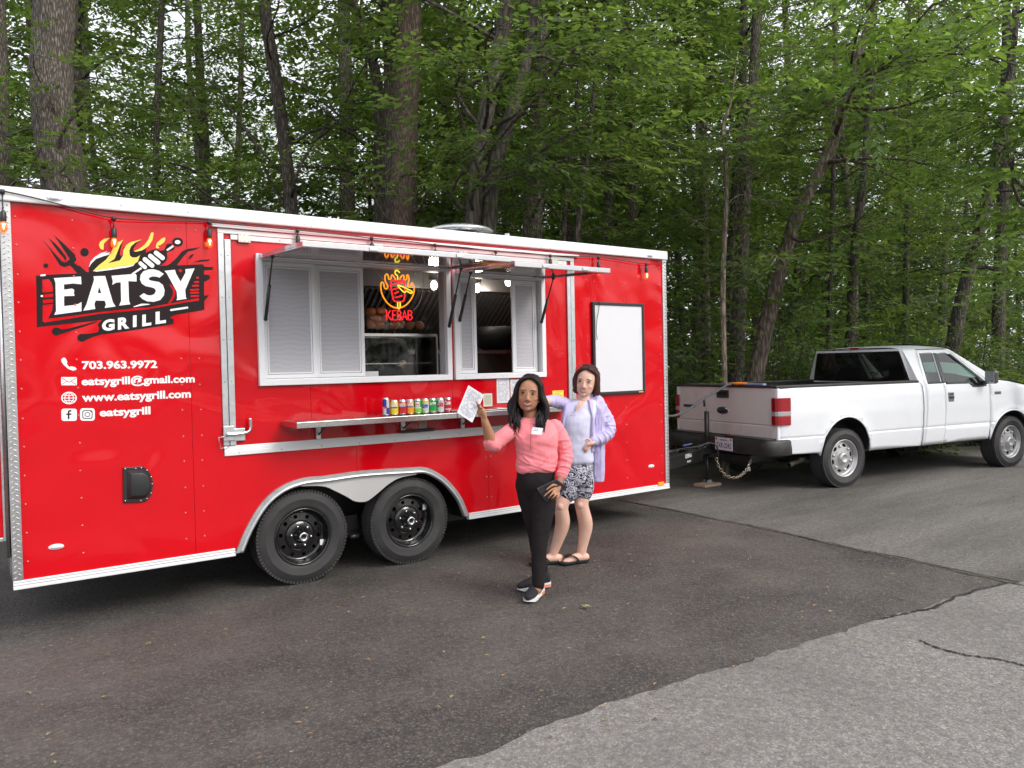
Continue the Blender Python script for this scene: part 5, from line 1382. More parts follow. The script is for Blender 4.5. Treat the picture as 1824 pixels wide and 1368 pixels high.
# handles, mirror, badges
for sd in (-1, 1):
    yy = half_w(1.07, 2.09)
    b = MB(); b.box((2.045, sd * (yy - .012), 1.005), (2.165, sd * (yy + .006), 1.135), .012); h = b.build('door_handle', pm('handle_grey', (.20, .21, .22), .4, .3, .1) if sd < 0 else MATS['handle_grey'], TK, local=True)
    b = MB(); b.box((2.062, sd * (yy + .004), 1.055), (2.150, sd * (yy + .022), 1.080), .006); b.box((2.068, sd * (yy + .004), 1.105), (2.145, sd * (yy + .010), 1.122), .004); b.build('handle_lever', BLACK, h, local=True)
    b = MB(); b.tube([(2.80, sd * .93, 1.245), (2.80, sd * 1.0, 1.25), (2.805, sd * 1.06, 1.27)], .03, 8); b.box((2.76, sd * .93, 1.205), (2.90, sd * .955, 1.27), .01); mi = b.build('wing_mirror', BLACK, TK, local=True)
    b = MB(); b.box((2.785, sd * 1.005, 1.235), (2.875, sd * 1.165, 1.425), .035); b.build('mirror_shell', pm('mirror_shell_grey', (.10, .10, .105), .3, .3, .1) if sd < 0 else MATS['mirror_shell_grey'], mi, local=True)
    b = MB(); b.box((2.776, sd * 1.018, 1.250), (2.7845, sd * 1.150, 1.410), .003); b.build('mirror_glass', CHROME, mi, local=True)
    yb = half_w(1.10, 3.13)
    b = MB(); b.box((3.06, sd * (yb - .004), 1.075), (3.20, sd * (yb + .008), 1.115), .004); b.build('fender_badge', pm('badge_grey', (.25, .26, .26), .3, .7, .2) if sd < 0 else MATS['badge_grey'], TK, local=True)
# cabin furniture
SEAT = pm('seat_grey', (.10, .10, .11), .8, 0, .15, 20, .2, 80)
b = MB(); b.box((1.95, -.70, .55), (2.45, .70, .92), .06); b.build('seat', SEAT, TK, local=True)
b = MB(); b.box((1.78, -.70, .85), (1.95, .70, 1.32), .06)
for y in (-.38, .38): b.box((1.77, y - .13, 1.32), (1.88, y + .13, 1.50), .04)
b.build('seat_back', SEAT, TK, local=True)
b = MB(); b.box((2.72, -.80, .85), (3.05, .80, 1.24), .06); b.build('dashboard', pm('dash_grey', (.16, .16, .165), .6, 0, .1), TK, local=True)
b = MB(); c = Vector((2.55, .37, 1.18)); ax = Vector((-.85, 0, .52)); u = Vector((0, 1, 0)); w = ax.cross(u).normalized()
b.tube([c + u * (.19 * math.cos(a)) + w * (.19 * math.sin(a)) for a in [2 * math.pi * i / 24 for i in range(24)]], .014, 8, closed=True); b.tube([c, c + Vector((.25, 0, -.1))], .03, 8); b.tube([c - u * .18, c + u * .18], .014, 6); b.build('steering_wheel', BLACK, TK, local=True)
b = MB(); b.box((2.46, -.12, 1.58), (2.49, .12, 1.645), .015); b.build('inside_mirror', BLACK, TK, local=True)
b = MB(); b.box((1.4, -.88, .42), (3.0, .88, .47)); b.box((-1.0, -.7, .46), (1.4, .7, .84)); b.box((2.95, -.75, .40), (4.3, .75, 1.0)); b.build('underbody', BLACK, TK, local=True)
b = MB()
for y in (-.45, .45): b.box((-1.0, y - .04, .36), (4.2, y + .04, .48))
b.tube([(0, -.8, .375), (0, .8, .375)], .05, 10); b.ball((0, 0, .375), .15, 12, 8); b.tube([(3.45, -.8, .375), (3.45, .8, .375)], .05, 10); b.build('chassis', BFRAME, TK, local=True)
b = MB(); b.tube(catmull([(.6, -.55, .40), (-.2, -.62, .36), (-.55, -.72, .34), (-.78, -.86, .335)], 6), .032, 12, caps=False); b.build('exhaust_pipe', pm('exhaust_steel', (.28, .24, .20), .45, .8, .3, 20), TK, local=True)
make_wheel((-.62, 0, .40), (0, 0, -1), .36, .22, .20, 'trailer', TK, True)
for x in (0.075, 3.475):
    for sd in (-1, 1): make_wheel((x, sd * .835, .372), (0, sd, 0), .374, .245, .232, 'truck', TK, True, spin=x + .4)
# things lying on the tailgate cap
def tk(x, y, z): return TK.matrix_basis @ Vector((x, y, z))
q = tk(-1.02, -.30, 1.335)
b = MB()
for dx, dy, sx, sz in ((0, 0, .10, .022), (.02, .12, .05, .016), (-.01, -.10, .06, .018)):
    b.ball(tk(-1.02 + dx, -.28 + dy, 1.335), (sx * .6, sx, sz), 12, 8)
tag(b.build('orange_strap', pm('orange_webbing', (.85, .22, .02), .7, 0, .2, 40)), 'crumpled orange strap lying on the truck tailgate', 'strap')
b = MB(); b.obox(tk(-1.02, -.56, 1.332), TK.matrix_basis.to_3x3() @ Vector((0, 1, 0)), TK.matrix_basis.to_3x3() @ Vector((1, 0, 0)), (0, 0, 1), .16, .03, .010)
tag(b.build('tool_handle', pm('tool_blue', (.25, .33, .55), .4)), 'blue and white tool lying beside the orange strap on the tailgate', 'tool')

# ================================================================== WOOD
def leaf_mat(name, c0, c1, tr0, tr1, mixf=.42):
    m = bpy.data.materials.new(name); m.use_nodes = True
    nt = m.node_tree; N, L = nt.nodes, nt.links; b = N['Principled BSDF']; out = N['Material Output']
    g = N.new('ShaderNodeNewGeometry')
    def ramp(a, c):
        mx = N.new('ShaderNodeMix'); mx.data_type = 'RGBA'; mx.inputs[6].default_value = (*a, 1); mx.inputs[7].default_value = (*c, 1)
        L.new(g.outputs['Random Per Island'], mx.inputs[0]); return mx.outputs[2]
    L.new(ramp(c0, c1), b.inputs['Base Color']); b.inputs['Roughness'].default_value = .5; b.inputs['Specular IOR Level'].default_value = .35
    t = N.new('ShaderNodeBsdfTranslucent'); L.new(ramp(tr0, tr1), t.inputs[0])
    mx = N.new('ShaderNodeMixShader'); mx.inputs[0].default_value = mixf
    L.new(b.outputs[0], mx.inputs[1]); L.new(t.outputs[0], mx.inputs[2]); L.new(mx.outputs[0], out.inputs[0])
    return m
LEAF = leaf_mat('leaf_green', (.044, .076, .024), (.100, .148, .047), (.11, .195, .030), (.26, .38, .062), .47)
LEAF_LIT = leaf_mat('leaf_lit', (.056, .108, .026), (.130, .200, .055), (.15, .27, .03), (.32, .47, .08), .48)  # brighter copy of the leaf green: sunlit and backlit look put into the colour
LEAF_D = leaf_mat('leaf_deep', (.042, .074, .024), (.090, .135, .044), (.10, .18, .026), (.24, .35, .06), .46)

def bark_mat(name, c0, c1, scale=1.0, depth=.02):
    m = bpy.data.materials.new(name); m.use_nodes = True
    nt = m.node_tree; N, L = nt.nodes, nt.links; b = N['Principled BSDF']
    tc = N.new('ShaderNodeTexCoord'); mp = N.new('ShaderNodeMapping'); mp.inputs['Scale'].default_value = (18 * scale, 18 * scale, 3.2 * scale)
    L.new(tc.outputs['Object'], mp.inputs[0])
    v = N.new('ShaderNodeTexVoronoi'); v.feature = 'DISTANCE_TO_EDGE'; v.inputs['Scale'].default_value = 1.6
    n0 = N.new('ShaderNodeTexNoise'); n0.inputs['Scale'].default_value = 1.2; n0.inputs['Detail'].default_value = 6
    L.new(mp.outputs[0], n0.inputs['Vector'])
    vm = N.new('ShaderNodeVectorMath'); vm.operation = 'ADD'; L.new(mp.outputs[0], vm.inputs[0]); L.new(n0.outputs['Color'], vm.inputs[1]); L.new(vm.outputs[0], v.inputs['Vector'])
    r = N.new('ShaderNodeValToRGB'); r.color_ramp.elements[0].color = (*[x * .45 for x in c0], 1); r.color_ramp.elements[1].color = (*c1, 1); r.color_ramp.elements[1].position = .45
    e = r.color_ramp.elements.new(.12); e.color = (*c0, 1)
    L.new(v.outputs['Distance'], r.inputs[0])
    n1 = N.new('ShaderNodeTexNoise'); n1.inputs['Scale'].default_value = 1.3; n1.inputs['Detail'].default_value = 7; L.new(tc.outputs['Object'], n1.inputs['Vector'])
    mr = N.new('ShaderNodeMapRange'); mr.inputs[3].default_value = .6; mr.inputs[4].default_value = 1.45; L.new(n1.outputs[0], mr.inputs[0])
    mu = N.new('ShaderNodeMix'); mu.data_type = 'RGBA'; mu.blend_type = 'MULTIPLY'; mu.inputs[0].default_value = 1; L.new(r.outputs[0], mu.inputs[6]); L.new(mr.outputs[0], mu.inputs[7])
    L.new(mu.outputs[2], b.inputs['Base Color']); b.inputs['Roughness'].default_value = .9; b.inputs['Specular IOR Level'].default_value = .2
    bp = N.new('ShaderNodeBump'); bp.inputs['Strength'].default_value = 1.0; bp.inputs['Distance'].default_value = depth
    ad = N.new('ShaderNodeMath'); ad.operation = 'MULTIPLY_ADD'; ad.inputs[1].default_value = .5; L.new(n0.outputs[0], ad.inputs[0]); L.new(v.outputs['Distance'], ad.inputs[2])
    L.new(ad.outputs[0], bp.inputs['Height']); L.new(bp.outputs[0], b.inputs['Normal'])
    return m
BARK = bark_mat('bark_oak', (.11, .095, .080), (.29, .255, .22), 1.5)
BARK_D = bark_mat('bark_dark', (.075, .064, .054), (.165, .145, .125))
BARK_G = bark_mat('bark_beech', (.085, .075, .062), (.135, .12, .10), .5, .006)
BARK_P = bark_mat('bark_pale', (.20, .165, .13), (.36, .31, .26), .8, .008)

# --- leaf sprays: a flat twig with alternate leaves; templates as arrays (leaf, vertex, xyz)
LEAF6 = np.array([(0, 0, 0), (.32, .235, .035), (.70, .19, .02), (1, 0, -.09), (.70, -.19, .02), (.32, -.235, .035)])
LEAF4 = np.array([(0, 0, 0), (.45, .27, .03), (1, 0, -.08), (.45, -.27, .03)])
def rot(ax, a):
    return np.array(Matrix.Rotation(a, 3, ax))
def spray_template(seed, shape, nl=13, leaf=.105, length=.75, subs=2, pinnate=False):
    r = np.random.default_rng(seed); out = []
    def twig(o, d, ln, n):
        d = d / np.linalg.norm(d); side = np.cross((0, 0, 1), d); side /= np.linalg.norm(side); up = np.cross(d, side)
        for i in range(n):
            t = (i + .6) / n; s_ = 1 if i % 2 else -1
            p = o + d * (ln * t) + up * (-.10 * ln * t * t)
            ang = r.uniform(.6, 1.15) * (1 - .45 * t); ld = d * math.cos(ang) + side * (s_ * math.sin(ang)) + up * r.uniform(-.45, .18)
            if i == n - 1: ld = d + up * r.uniform(-.4, .1)
            ld /= np.linalg.norm(ld)
            ls = np.cross(up, ld) + up * r.uniform(-.55, .55); ls /= np.linalg.norm(ls); ln_ = np.cross(ld, ls)
            sz = leaf * r.uniform(.7, 1.2) * (1 - .25 * t)
            M = np.stack([ld, ls, ln_], 0) * sz
            out.append(p + shape @ M)
    twig(np.zeros(3), np.array([1., 0, 0]), length, nl)
    for k in range(subs):
        t = .22 + .5 * k / max(1, subs - 1) if subs > 1 else .4
        a = (.75 if k % 2 else -.75) * r.uniform(.8, 1.2)
        twig(np.array([length * t, 0, -.02]), np.array([math.cos(a), math.sin(a), r.uniform(-.1, .2)]), length * r.uniform(.45, .65), max(5, nl // 2))
    return np.array(out)
T6 = [spray_template(s_, LEAF6, 12, .122) for s_ in range(8)]
T4 = [spray_template(s_ + 20, LEAF4, 11, .16, .85, 2) for s_ in range(8)]
T6B = [spray_template(s_ + 60, LEAF6, 12, .125, .8, 2) for s_ in range(8)]
LEAF6N = LEAF6 * np.array([1, .72, 1])
T6S = [spray_template(s_ + 80, LEAF6N, 17, .088, .72, 3) for s_ in range(8)]
TBIG = [spray_template(s_ + 40, LEAF6, 11, .15, .75, 1) for s_ in range(6)]

def crown_mesh(name, sprays, temps, mat_, r):
    """sprays: (origin, direction, scale, roll)"""
    groups = {}
    for s_ in sprays: groups.setdefault(r.randrange(len(temps)), []).append(s_)
    Vs = []
    for ti, S in groups.items():
        T = temps[ti]; nL, k, _ = T.shape
        O = np.array([s_[0] for s_ in S], float); D = np.array([s_[1] for s_ in S], float); D /= np.linalg.norm(D, axis=1)[:, None] + 1e-9
        sc = np.array([s_[2] for s_ in S]); ro = np.array([s_[3] for s_ in S])
        side = np.cross(np.array([0, 0, 1.]), D); side /= np.linalg.norm(side, axis=1)[:, None] + 1e-6
        up = np.cross(D, side)
        c, sn = np.cos(ro)[:, None], np.sin(ro)[:, None]
        s2 = side * c + up * sn; u2 = -side * sn + up * c
        M = np.stack([D, s2, u2], 1) * sc[:, None, None]
        Vs.append((np.einsum('lkc,scd->slkd', T, M) + O[:, None, None, :]).reshape(-1, k, 3))
    A = np.concatenate(Vs); n, k, _ = A.shape
    me = bpy.data.meshes.new(name)
    me.vertices.add(n * k); me.vertices.foreach_set('co', A.astype(np.float32).ravel())
    if k == 6:
        F = np.array([(0, 5, 4, 3), (0, 3, 2, 1)]); per = 4
    else:
        F = np.array([(0, 3, 2), (0, 2, 1)]); per = 3
    idx = (np.arange(n)[:, None, None] * k + F[None]).reshape(-1)
    me.loops.add(len(idx)); me.loops.foreach_set('vertex_index', idx.astype(np.int32))
    me.polygons.add(n * 2); me.polygons.foreach_set('loop_start', np.arange(0, len(idx), per, dtype=np.int32))
    me.update(calc_edges=True); me.validate()
    me.materials.append(mat_)
    return me

def stem(mb, pts, radii, n=14, rough=.05, seed=0):
    P = catmull(pts, 5); R = np.interp(np.linspace(0, 1, len(P)), np.linspace(0, 1, len(radii)), radii)
    b0 = len(mb.v); mb.tube([Vector(p) for p in P], list(R), n)
    for i in range(b0, len(mb.v)):
        k = (i - b0) // n; c = P[min(k, len(P) - 1)]; v = Vector(mb.v[i]); d = v - Vector(c)
        f = 1 + rough * (mnoise.noise(v * 4.0 + Vector((seed, 0, 0))) + .6 * mnoise.noise(v * 13))
        mb.v[i] = (Vector(c) + d * f)[:]

def limb(mb, sprays, a, e, r0, r, arch=.15, ns=12, sc=1.0, start=.25, bias=None):
    a, e = np.array(a, float), np.array(e, float); L_ = np.linalg.norm(e - a)
    P = []
    w1, w2 = np.array([r.uniform(-.12, .12) for _ in range(3)]) * L_, np.array([r.uniform(-.1, .1) for _ in range(3)]) * L_
    for i in range(8):
        t = i / 7; p = a * (1 - t) + e * t; p[2] += arch * L_ * 4 * t * (1 - t) * .5; p = p + w1 * math.sin(math.pi * t) + w2 * math.sin(2 * math.pi * t); P.append(p)
    mb.tube([Vector(p) for p in P], [r0 * (1 - .82 * i / 7) for i in range(8)], 6)
    P = np.array(P)
    for k in range(ns):
        t = start + (1 - start) * (k + r.random()) / ns; f = t * 7; i = min(6, int(f)); p = P[i] * (1 - (f - i)) + P[i + 1] * (f - i)
        d = P[i + 1] - P[i]; d = d / (np.linalg.norm(d) + 1e-9); az = math.atan2(d[1], d[0]) + r.choice((-1, 1)) * r.uniform(.3, 1.25)
        dd = np.array([math.cos(az), math.sin(az), r.uniform(-.35, .25)])
        # short side twig carries the spray away from the limb
        off = dd * r.uniform(.0, .45) * sc
        q = p + off + np.array([0, 0, r.uniform(-.18, .14)]) * sc
        if np.linalg.norm(off) > .12: mb.tube([Vector(p), Vector(q)], [.006, .004], 4, caps=False)
        sprays.append((q, dd, sc * r.uniform(.75, 1.2), r.uniform(-.5, .5)))
    sprays.append((P[-1], P[-1] - P[-2], sc, 0))

def tree(name, label, Z, trace, bark, leafm=None, H=13.0, zmin=2.6, nlimb=22, L_=2.4, sc=1.0, ns=10, temps=None, targets=(), twin=None, seed=0, group=None, flare=1.25, az=None):
    """trace: (px, py, width px) from low to high as seen at distance Z"""
    r = random.Random(seed + 100)
    pts = [np.array(Zd(px, py, Z)) for px, py, w in trace]; rad = [w / 2 / FOC * Z for _, _, w in trace]
    def extend(pts, rad):
        d0 = (pts[0] - pts[1]); d0 = d0 / abs(d0[2]) if abs(d0[2]) > .05 else np.array([0, 0, -1.])
        base = pts[0] + d0 * (pts[0][2] + .05); base = base * .5 + np.array([pts[0][0] + d0[0] * pts[0][2] * .3, pts[0][1] + d0[1] * pts[0][2] * .3, base[2]]) * .5; base[2] = -.06
        mid_ = pts[0] * .45 + base * .55; mid_[2] = pts[0][2] * .35
        dt = pts[-1] - pts[-2]; dt = dt / max(.2, dt[2]); top_ = pts[-1] + np.array([dt[0] * .5, dt[1] * .5, 1]) * max(.5, H - pts[-1][2])
        m2 = pts[-1] * .5 + top_ * .5 + dt * .1
        if pts[0][2] > .6:
            return [base, mid_] + pts + [m2, top_], [rad[0] * flare * 1.15, rad[0] * 1.06] + rad + [rad[-1] * .65, rad[-1] * .2]
        return [base] + pts + [m2, top_], [rad[0] * flare] + rad + [rad[-1] * .65, rad[-1] * .2]
    P, R = extend(pts, rad)
    root = thing(name, (P[0][0], P[0][1], 0), label, 'tree', group)
    mb = MB(); stem(mb, P, R, 18 if max(rad) > .1 else 10, .06, seed)
    if twin:
        P2, R2 = extend([np.array(Zd(px, py, Z * 1.006)) for px, py, w in twin], [w / 2 / FOC * Z for _, _, w in twin]); stem(mb, P2, R2, 16, .06, seed + 3)
    sprays = []
    C = np.array(catmull(P, 8)); zmax = C[-1][2]
    def at_z(z):
        i = int(np.argmin(abs(C[:, 2] - z))); return C[i]
    hl = min(H - .4, 1.62 + Z * .47 + 1.3); nlimb = max(6, int(nlimb * (.45 + .55 * max(0, hl - zmin) / (H - zmin))))   # limbs as high as one can look
    for k in range(nlimb if hl > zmin else 0):
        z = zmin + (hl - zmin) * ((k + r.random()) / nlimb) ** .9
        a = at_z(z); ang = r.uniform(0, 2 * math.pi) if az is None else r.uniform(*az)
        ll = L_ * r.uniform(.55, 1.15) * (1 - .45 * (z / H) ** 2)
        el = r.uniform(-.05, .55)
        e = a + np.array([math.cos(ang) * math.cos(el), math.sin(ang) * math.cos(el), math.sin(el)]) * ll
        limb(mb, sprays, a, e, max(.012, .028 * ll / 2.4), r, .1, ns, sc)
    for (px, py, zz, zs, n_, s2) in targets:
        e = np.array(Zd(px, py, zz)); a = at_z(zs); limb(mb, sprays, a, e, .03, r, .18, n_, s2, .35)
    tr_ = mb.build('trunk', bark, root)
    me = crown_mesh('crown', sprays, temps or T6, leafm or LEAF, r)
    o = link('crown', me, root)
    return root

tree('oak_tree', 'thick grey trunk rising behind the left end of the red trailer', 9.6, [(112, 300, 74), (97, 220, 70), (91, 120, 69), (97, 0, 67)], BARK, H=14, zmin=6.6, nlimb=12, L_=2.6, ns=10, targets=[(60, 95, 8.9, 4.3, 9, .8), (170, 130, 8.8, 4.1, 7, .8), (40, 260, 9.0, 3.6, 12, .9), (190, 290, 9.3, 3.5, 12, .9), (100, 305, 8.8, 3.4, 10, .8)], seed=1, leafm=LEAF_D)
tree('edge_tree', 'trunk cut off by the left picture edge beside the thick grey trunk', 12.0, [(-4, 330, 34), (-2, 150, 30), (-6, 0, 28)], BARK, H=13, zmin=3, nlimb=12, seed=2)
tree('slim_tree', 'dark slim trunk just right of the thick grey trunk', 15.0, [(140, 290, 15), (138, 150, 15), (136, 0, 14)], BARK_D, H=14, zmin=3.5, nlimb=10, sc=1.1, seed=3)
tree('slim_tree', 'thin upright trunk behind the trailer logo with small side branches', 14.0, [(277, 345, 11), (280, 200, 11), (288, 0, 11)], BARK_D, H=12, zmin=3, nlimb=15, seed=4)
tree('slim_tree', 'dark trunk rising behind the trailer roof left of the wide window', 17.0, [(367, 372, 20), (364, 280, 18), (358, 170, 16)], BARK_D, H=14, zmin=3.2, nlimb=14, sc=1.1, seed=5, temps=T6S)
tree('slim_tree', 'thin pale trunk between two darker ones above the left awning', 16.0, [(422, 375, 11), (425, 250, 10), (430, 100, 9)], BARK_P, H=13, zmin=3.5, nlimb=10, sc=1.1, seed=6, temps=T6S)
tree('leaning_tree', 'dark trunk leaning left above the left end of the serving window', 12.0, [(520, 385, 23), (506, 250, 22), (491, 140, 22), (470, 0, 21)], BARK_D, H=13, zmin=3.2, nlimb=16, seed=7, targets=[(380, 140, 12.3, 4.6, 10, .9), (600, 190, 12, 4.3, 10, .9), (370, 215, 12.4, 4.0, 9, .9)])
tree('curved_tree', 'slender trunk curving left beside the big brown trunk', 12.6, [(677, 400, 21), (676, 250, 20), (673, 150, 19), (655, 80, 18), (628, 0, 17)], BARK_D, H=13, zmin=3.4, nlimb=18, seed=8)
tree('oak_tree', 'big brown furrowed trunk directly behind the neon sign', 10.6, [(718, 410, 46), (722, 250, 45), (726, 120, 44), (729, 0, 42)], bark_mat('bark_brown', (.085, .064, .050), (.18, .140, .112), 1.4), H=15, zmin=7.0, nlimb=12, L_=2.6, seed=9, targets=[(640, 300, 10.2, 3.6, 9, .9), (800, 330, 10.2, 3.7, 9, .9)])
tree('oak_tree', 'dark trunk half hidden behind the big brown trunk', 11.8, [(700, 400, 26), (697, 160, 26), (691, 0, 25)], BARK_D, H=15, zmin=7.0, nlimb=10, L_=2.6, seed=10)
tree('twin_tree', 'smooth twin stemmed beech behind the roof ventilator', 10.0, [(842, 400, 28), (850, 310, 28), (868, 190, 28), (888, 90, 27), (903, 0, 26)], BARK_G, LEAF, H=12, temps=T6B, zmin=5.2, nlimb=18, L_=2.6, seed=11, twin=[(871, 400, 28), (878, 310, 28), (905, 220, 25), (935, 120, 20), (950, 0, 15)],
     targets=[(900, 40, 8.3, 4.6, 13, 1.0), (1000, 110, 8.4, 4.2, 13, 1.0), (1070, 210, 8.8, 3.8, 13, 1.0), (820, 170, 8.7, 4.0, 13, 1.0), (950, 280, 8.8, 3.6, 12, 1.0), (1130, 90, 8.8, 4.6, 13, 1.0), (770, 90, 8.9, 4.6, 12, 1.0), (860, 250, 8.8, 3.6, 12, 1.0), (1000, 20, 8.2, 5.0, 12, 1.0), (1090, 30, 8.4, 5.0, 12, 1.0), (1120, 290, 9.2, 3.6, 10, 1.0)])
tree('oak_tree', 'grey brown trunk right of the twin stemmed beech', 12.2, [(948, 430, 36), (952, 330, 35), (958, 230, 33), (962, 100, 30)], BARK, H=14, zmin=3.6, nlimb=22, seed=12)
tree('young_tree', 'thin dark stem leaning right behind the trailer, left of a pair', 11.2, [(1004, 440, 9), (1008, 350, 9), (1016, 280, 8), (1030, 150, 7)], BARK_D, H=7.5, zmin=3, nlimb=16, L_=1.6, seed=13, temps=T6S)
tree('young_tree', 'thin dark stem leaning right behind the trailer, right of a pair', 11.0, [(1026, 440, 12), (1034, 370, 11), (1045, 280, 10), (1058, 160, 8)], BARK_D, H=8, zmin=3, nlimb=16, L_=1.7, seed=14)
tree('slim_tree', 'straight dark trunk above the whiteboard end of the trailer', 14.5, [(1128, 450, 19), (1126, 300, 18), (1118, 120, 17)], BARK_D, H=14, zmin=3.2, nlimb=24, sc=1.1, seed=15, temps=T6S)
tree('slim_tree', 'slim grey trunk just right of the trailer front corner', 15.0, [(1258, 640, 17), (1254, 400, 15), (1252, 200, 14), (1258, 0, 13)], BARK, H=14, zmin=3.0, nlimb=24, sc=1.1, seed=16, temps=T6S)
tree('young_tree', 'pale crooked sapling stem behind the truck tailgate', 10.8, [(1291, 690, 10), (1288, 500, 9), (1294, 330, 8), (1289, 230, 7), (1300, 190, 4)], BARK_P, H=5.8, zmin=2.6, nlimb=12, L_=1.4, seed=17)
tree('oak_tree', 'grey flaky barked trunk left of the leaning tree behind the truck', 13.0, [(1312, 650, 27), (1320, 480, 24), (1330, 300, 20), (1340, 170, 17), (1348, 0, 15)], BARK, H=13, zmin=3.4, nlimb=20, seed=18, temps=T6S)
tree('oak_tree', 'dark trunk close behind the grey flaky barked trunk', 14.2, [(1299, 650, 20), (1303, 480, 19), (1312, 330, 18), (1322, 150, 15)], BARK_D, H=14, zmin=4.0, nlimb=18, seed=19)
tree('leaning_beech', 'beech trunk leaning right over the truck bed with bright hanging leaves', 12.0, [(1346, 670, 31), (1372, 550, 27), (1414, 398, 23), (1452, 320, 21), (1482, 258, 20), (1508, 175, 18), (1530, 95, 16), (1556, 15, 14)], bark_mat('bark_ruddy', (.12, .095, .078), (.24, .20, .165), .7, .012), LEAF_LIT, H=9.5, temps=TBIG, zmin=4.8, nlimb=14, L_=2.2, seed=20,
     targets=[(1470, 175, 9.6, 5.0, 10, 1.15), (1560, 185, 9.4, 5.0, 11, 1.15), (1620, 90, 9.2, 5.6, 12, 1.1), (1700, 25, 9.0, 6.0, 13, 1.1), (1790, 20, 9.0, 6.2, 13, 1.1), (1650, 30, 9.2, 6.0, 12, 1.1), (1690, 305, 11.0, 4.7, 7, .8), (1620, 330, 11.3, 4.6, 6, .8), (1500, 440, 11.2, 3.6, 6, .8), (1760, 160, 9.8, 5.6, 12, 1.1), (1815, 120, 9.6, 5.8, 12, 1.1)])
tree('slim_tree', 'thin dark trunk above the middle of the truck bed', 17.0, [(1477, 600, 9), (1480, 450, 9), (1485, 300, 8)], BARK_D, H=12, zmin=2.6, nlimb=22, sc=1.1, seed=21, temps=T6S)
tree('slim_tree', 'dark trunk in the deep shade behind the truck cab roof', 18.0, [(1514, 600, 16), (1524, 430, 15), (1540, 300, 14)], BARK_D, H=13, zmin=2.8, nlimb=24, sc=1.15, seed=22)
tree('slim_tree', 'very thin trunk in the shade right of the truck roof', 20.0, [(1612, 600, 10), (1615, 420, 10), (1618, 300, 9)], BARK_D, H=13, zmin=2.6, nlimb=24, sc=1.2, seed=23)
tree('leaning_tree', 'dark trunk leaning right behind the truck bonnet', 14.0, [(1697, 620, 25), (1714, 530, 23), (1734, 450, 21), (1770, 300, 18), (1800, 120, 14)], BARK_D, H=12, zmin=3.2, nlimb=20, seed=24, temps=T6S, targets=[(1760, 480, 12.0, 3.4, 10, 1.0), (1800, 420, 12.0, 3.8, 11, 1.0), (1640, 470, 12.5, 3.6, 10, 1.0)])
tree('slim_tree', 'dark trunk at the right picture edge above the truck bonnet', 17.0, [(1778, 620, 22), (1781, 480, 21), (1788, 300, 19)], BARK_D, H=13, zmin=2.8, nlimb=24, sc=1.1, seed=25)
tree('bright_tree', 'bright green leafy tree filling the right picture edge', 11.0, [(1880, 560, 20), (1885, 300, 18), (1890, 60, 15)], BARK, LEAF_LIT, H=9, temps=TBIG, zmin=2.6, nlimb=22, L_=2.6, seed=26, targets=[(1790, 300, 9.8, 3.6, 12, 1.0), (1800, 200, 9.8, 4.2, 12, 1.0), (1810, 420, 10, 3.2, 12, 1.0), (1760, 240, 10.2, 4.0, 11, 1.0), (1815, 500, 10.5, 2.8, 10, 1.0)])

# --- trees deeper in the wood, too alike to tell apart: six built, the rest copies
def wood_variant(seed, H, r0, nlimb, L_, leafm, low):
    r = random.Random(seed); root = thing('wood_tree', (0, 0, 0), 'one of the many slender trees deep in the shaded green wood', 'tree', 'trees deeper in the wood')
    mb = MB(); lean = np.array([r.uniform(-.04, .04), r.uniform(-.04, .04)])
    P = [np.array([lean[0] * z + .12 * math.sin(z * .6 + seed), lean[1] * z, z]) for z in np.linspace(-.06, H, 8)]
    stem(mb, P, [r0 * (1.25 - .95 * t) for t in np.linspace(0, 1, 8)], 10, .06, seed)
    sprays = []
    for k in range(nlimb):
        z = low + (H - low - .3) * ((k + r.random()) / nlimb); t = (z + .06) / (H + .06) * 7; i = min(6, int(t)); a = P[i] * (1 - t + i) + P[i + 1] * (t - i)
        ang = r.uniform(0, 6.283); el = r.uniform(-.1, .5); ll = L_ * r.uniform(.5, 1.15) * (1 - .5 * (z / H) ** 2)
        limb(mb, sprays, a, a + np.array([math.cos(ang) * math.cos(el), math.sin(ang) * math.cos(el), math.sin(el)]) * ll, .022, r, .1, 9, 1.3)
    mb.build('trunk', BARK_D if seed % 2 else BARK, root, local=True)
    link('crown', crown_mesh('crown', sprays, T4, leafm, r), root, local=True)
    return root
VAR = [wood_variant(200, 15, .13, 34, 2.8, LEAF, 2.2), wood_variant(201, 14, .10, 32, 2.6, LEAF_D, 1.8), wood_variant(202, 16, .15, 34, 3.0, LEAF, 3.4), wood_variant(203, 11, .07, 30, 2.3, LEAF_LIT, 1.4), wood_variant(204, 13, .11, 34, 2.7, LEAF_D, 1.2), wood_variant(205, 9, .06, 28, 2.1, LEAF, 1.0)]
r = random.Random(77); spots = []
tries = 0
while len(spots) < 92 and tries < 9000:
    tries += 1
    Zt = 15 + 33 * r.random() ** 1.15; px = r.uniform(-120, 1950)
    if px < 660 and r.random() < .66: continue                      # the wood is thin at the left: the sky shows through
    if px > 700 and Zt > 22 and r.random() < .0: continue
    if 1150 < px < 1480 and Zt > 18 and r.random() < .35: continue
    p = Zd(px, 640, Zt)
    if p.y < 5.2 or any((p.x - q[0]) ** 2 + (p.y - q[1]) ** 2 < 1.5 ** 2 for q in spots): continue
    spots.append((p.x, p.y))
used = set()
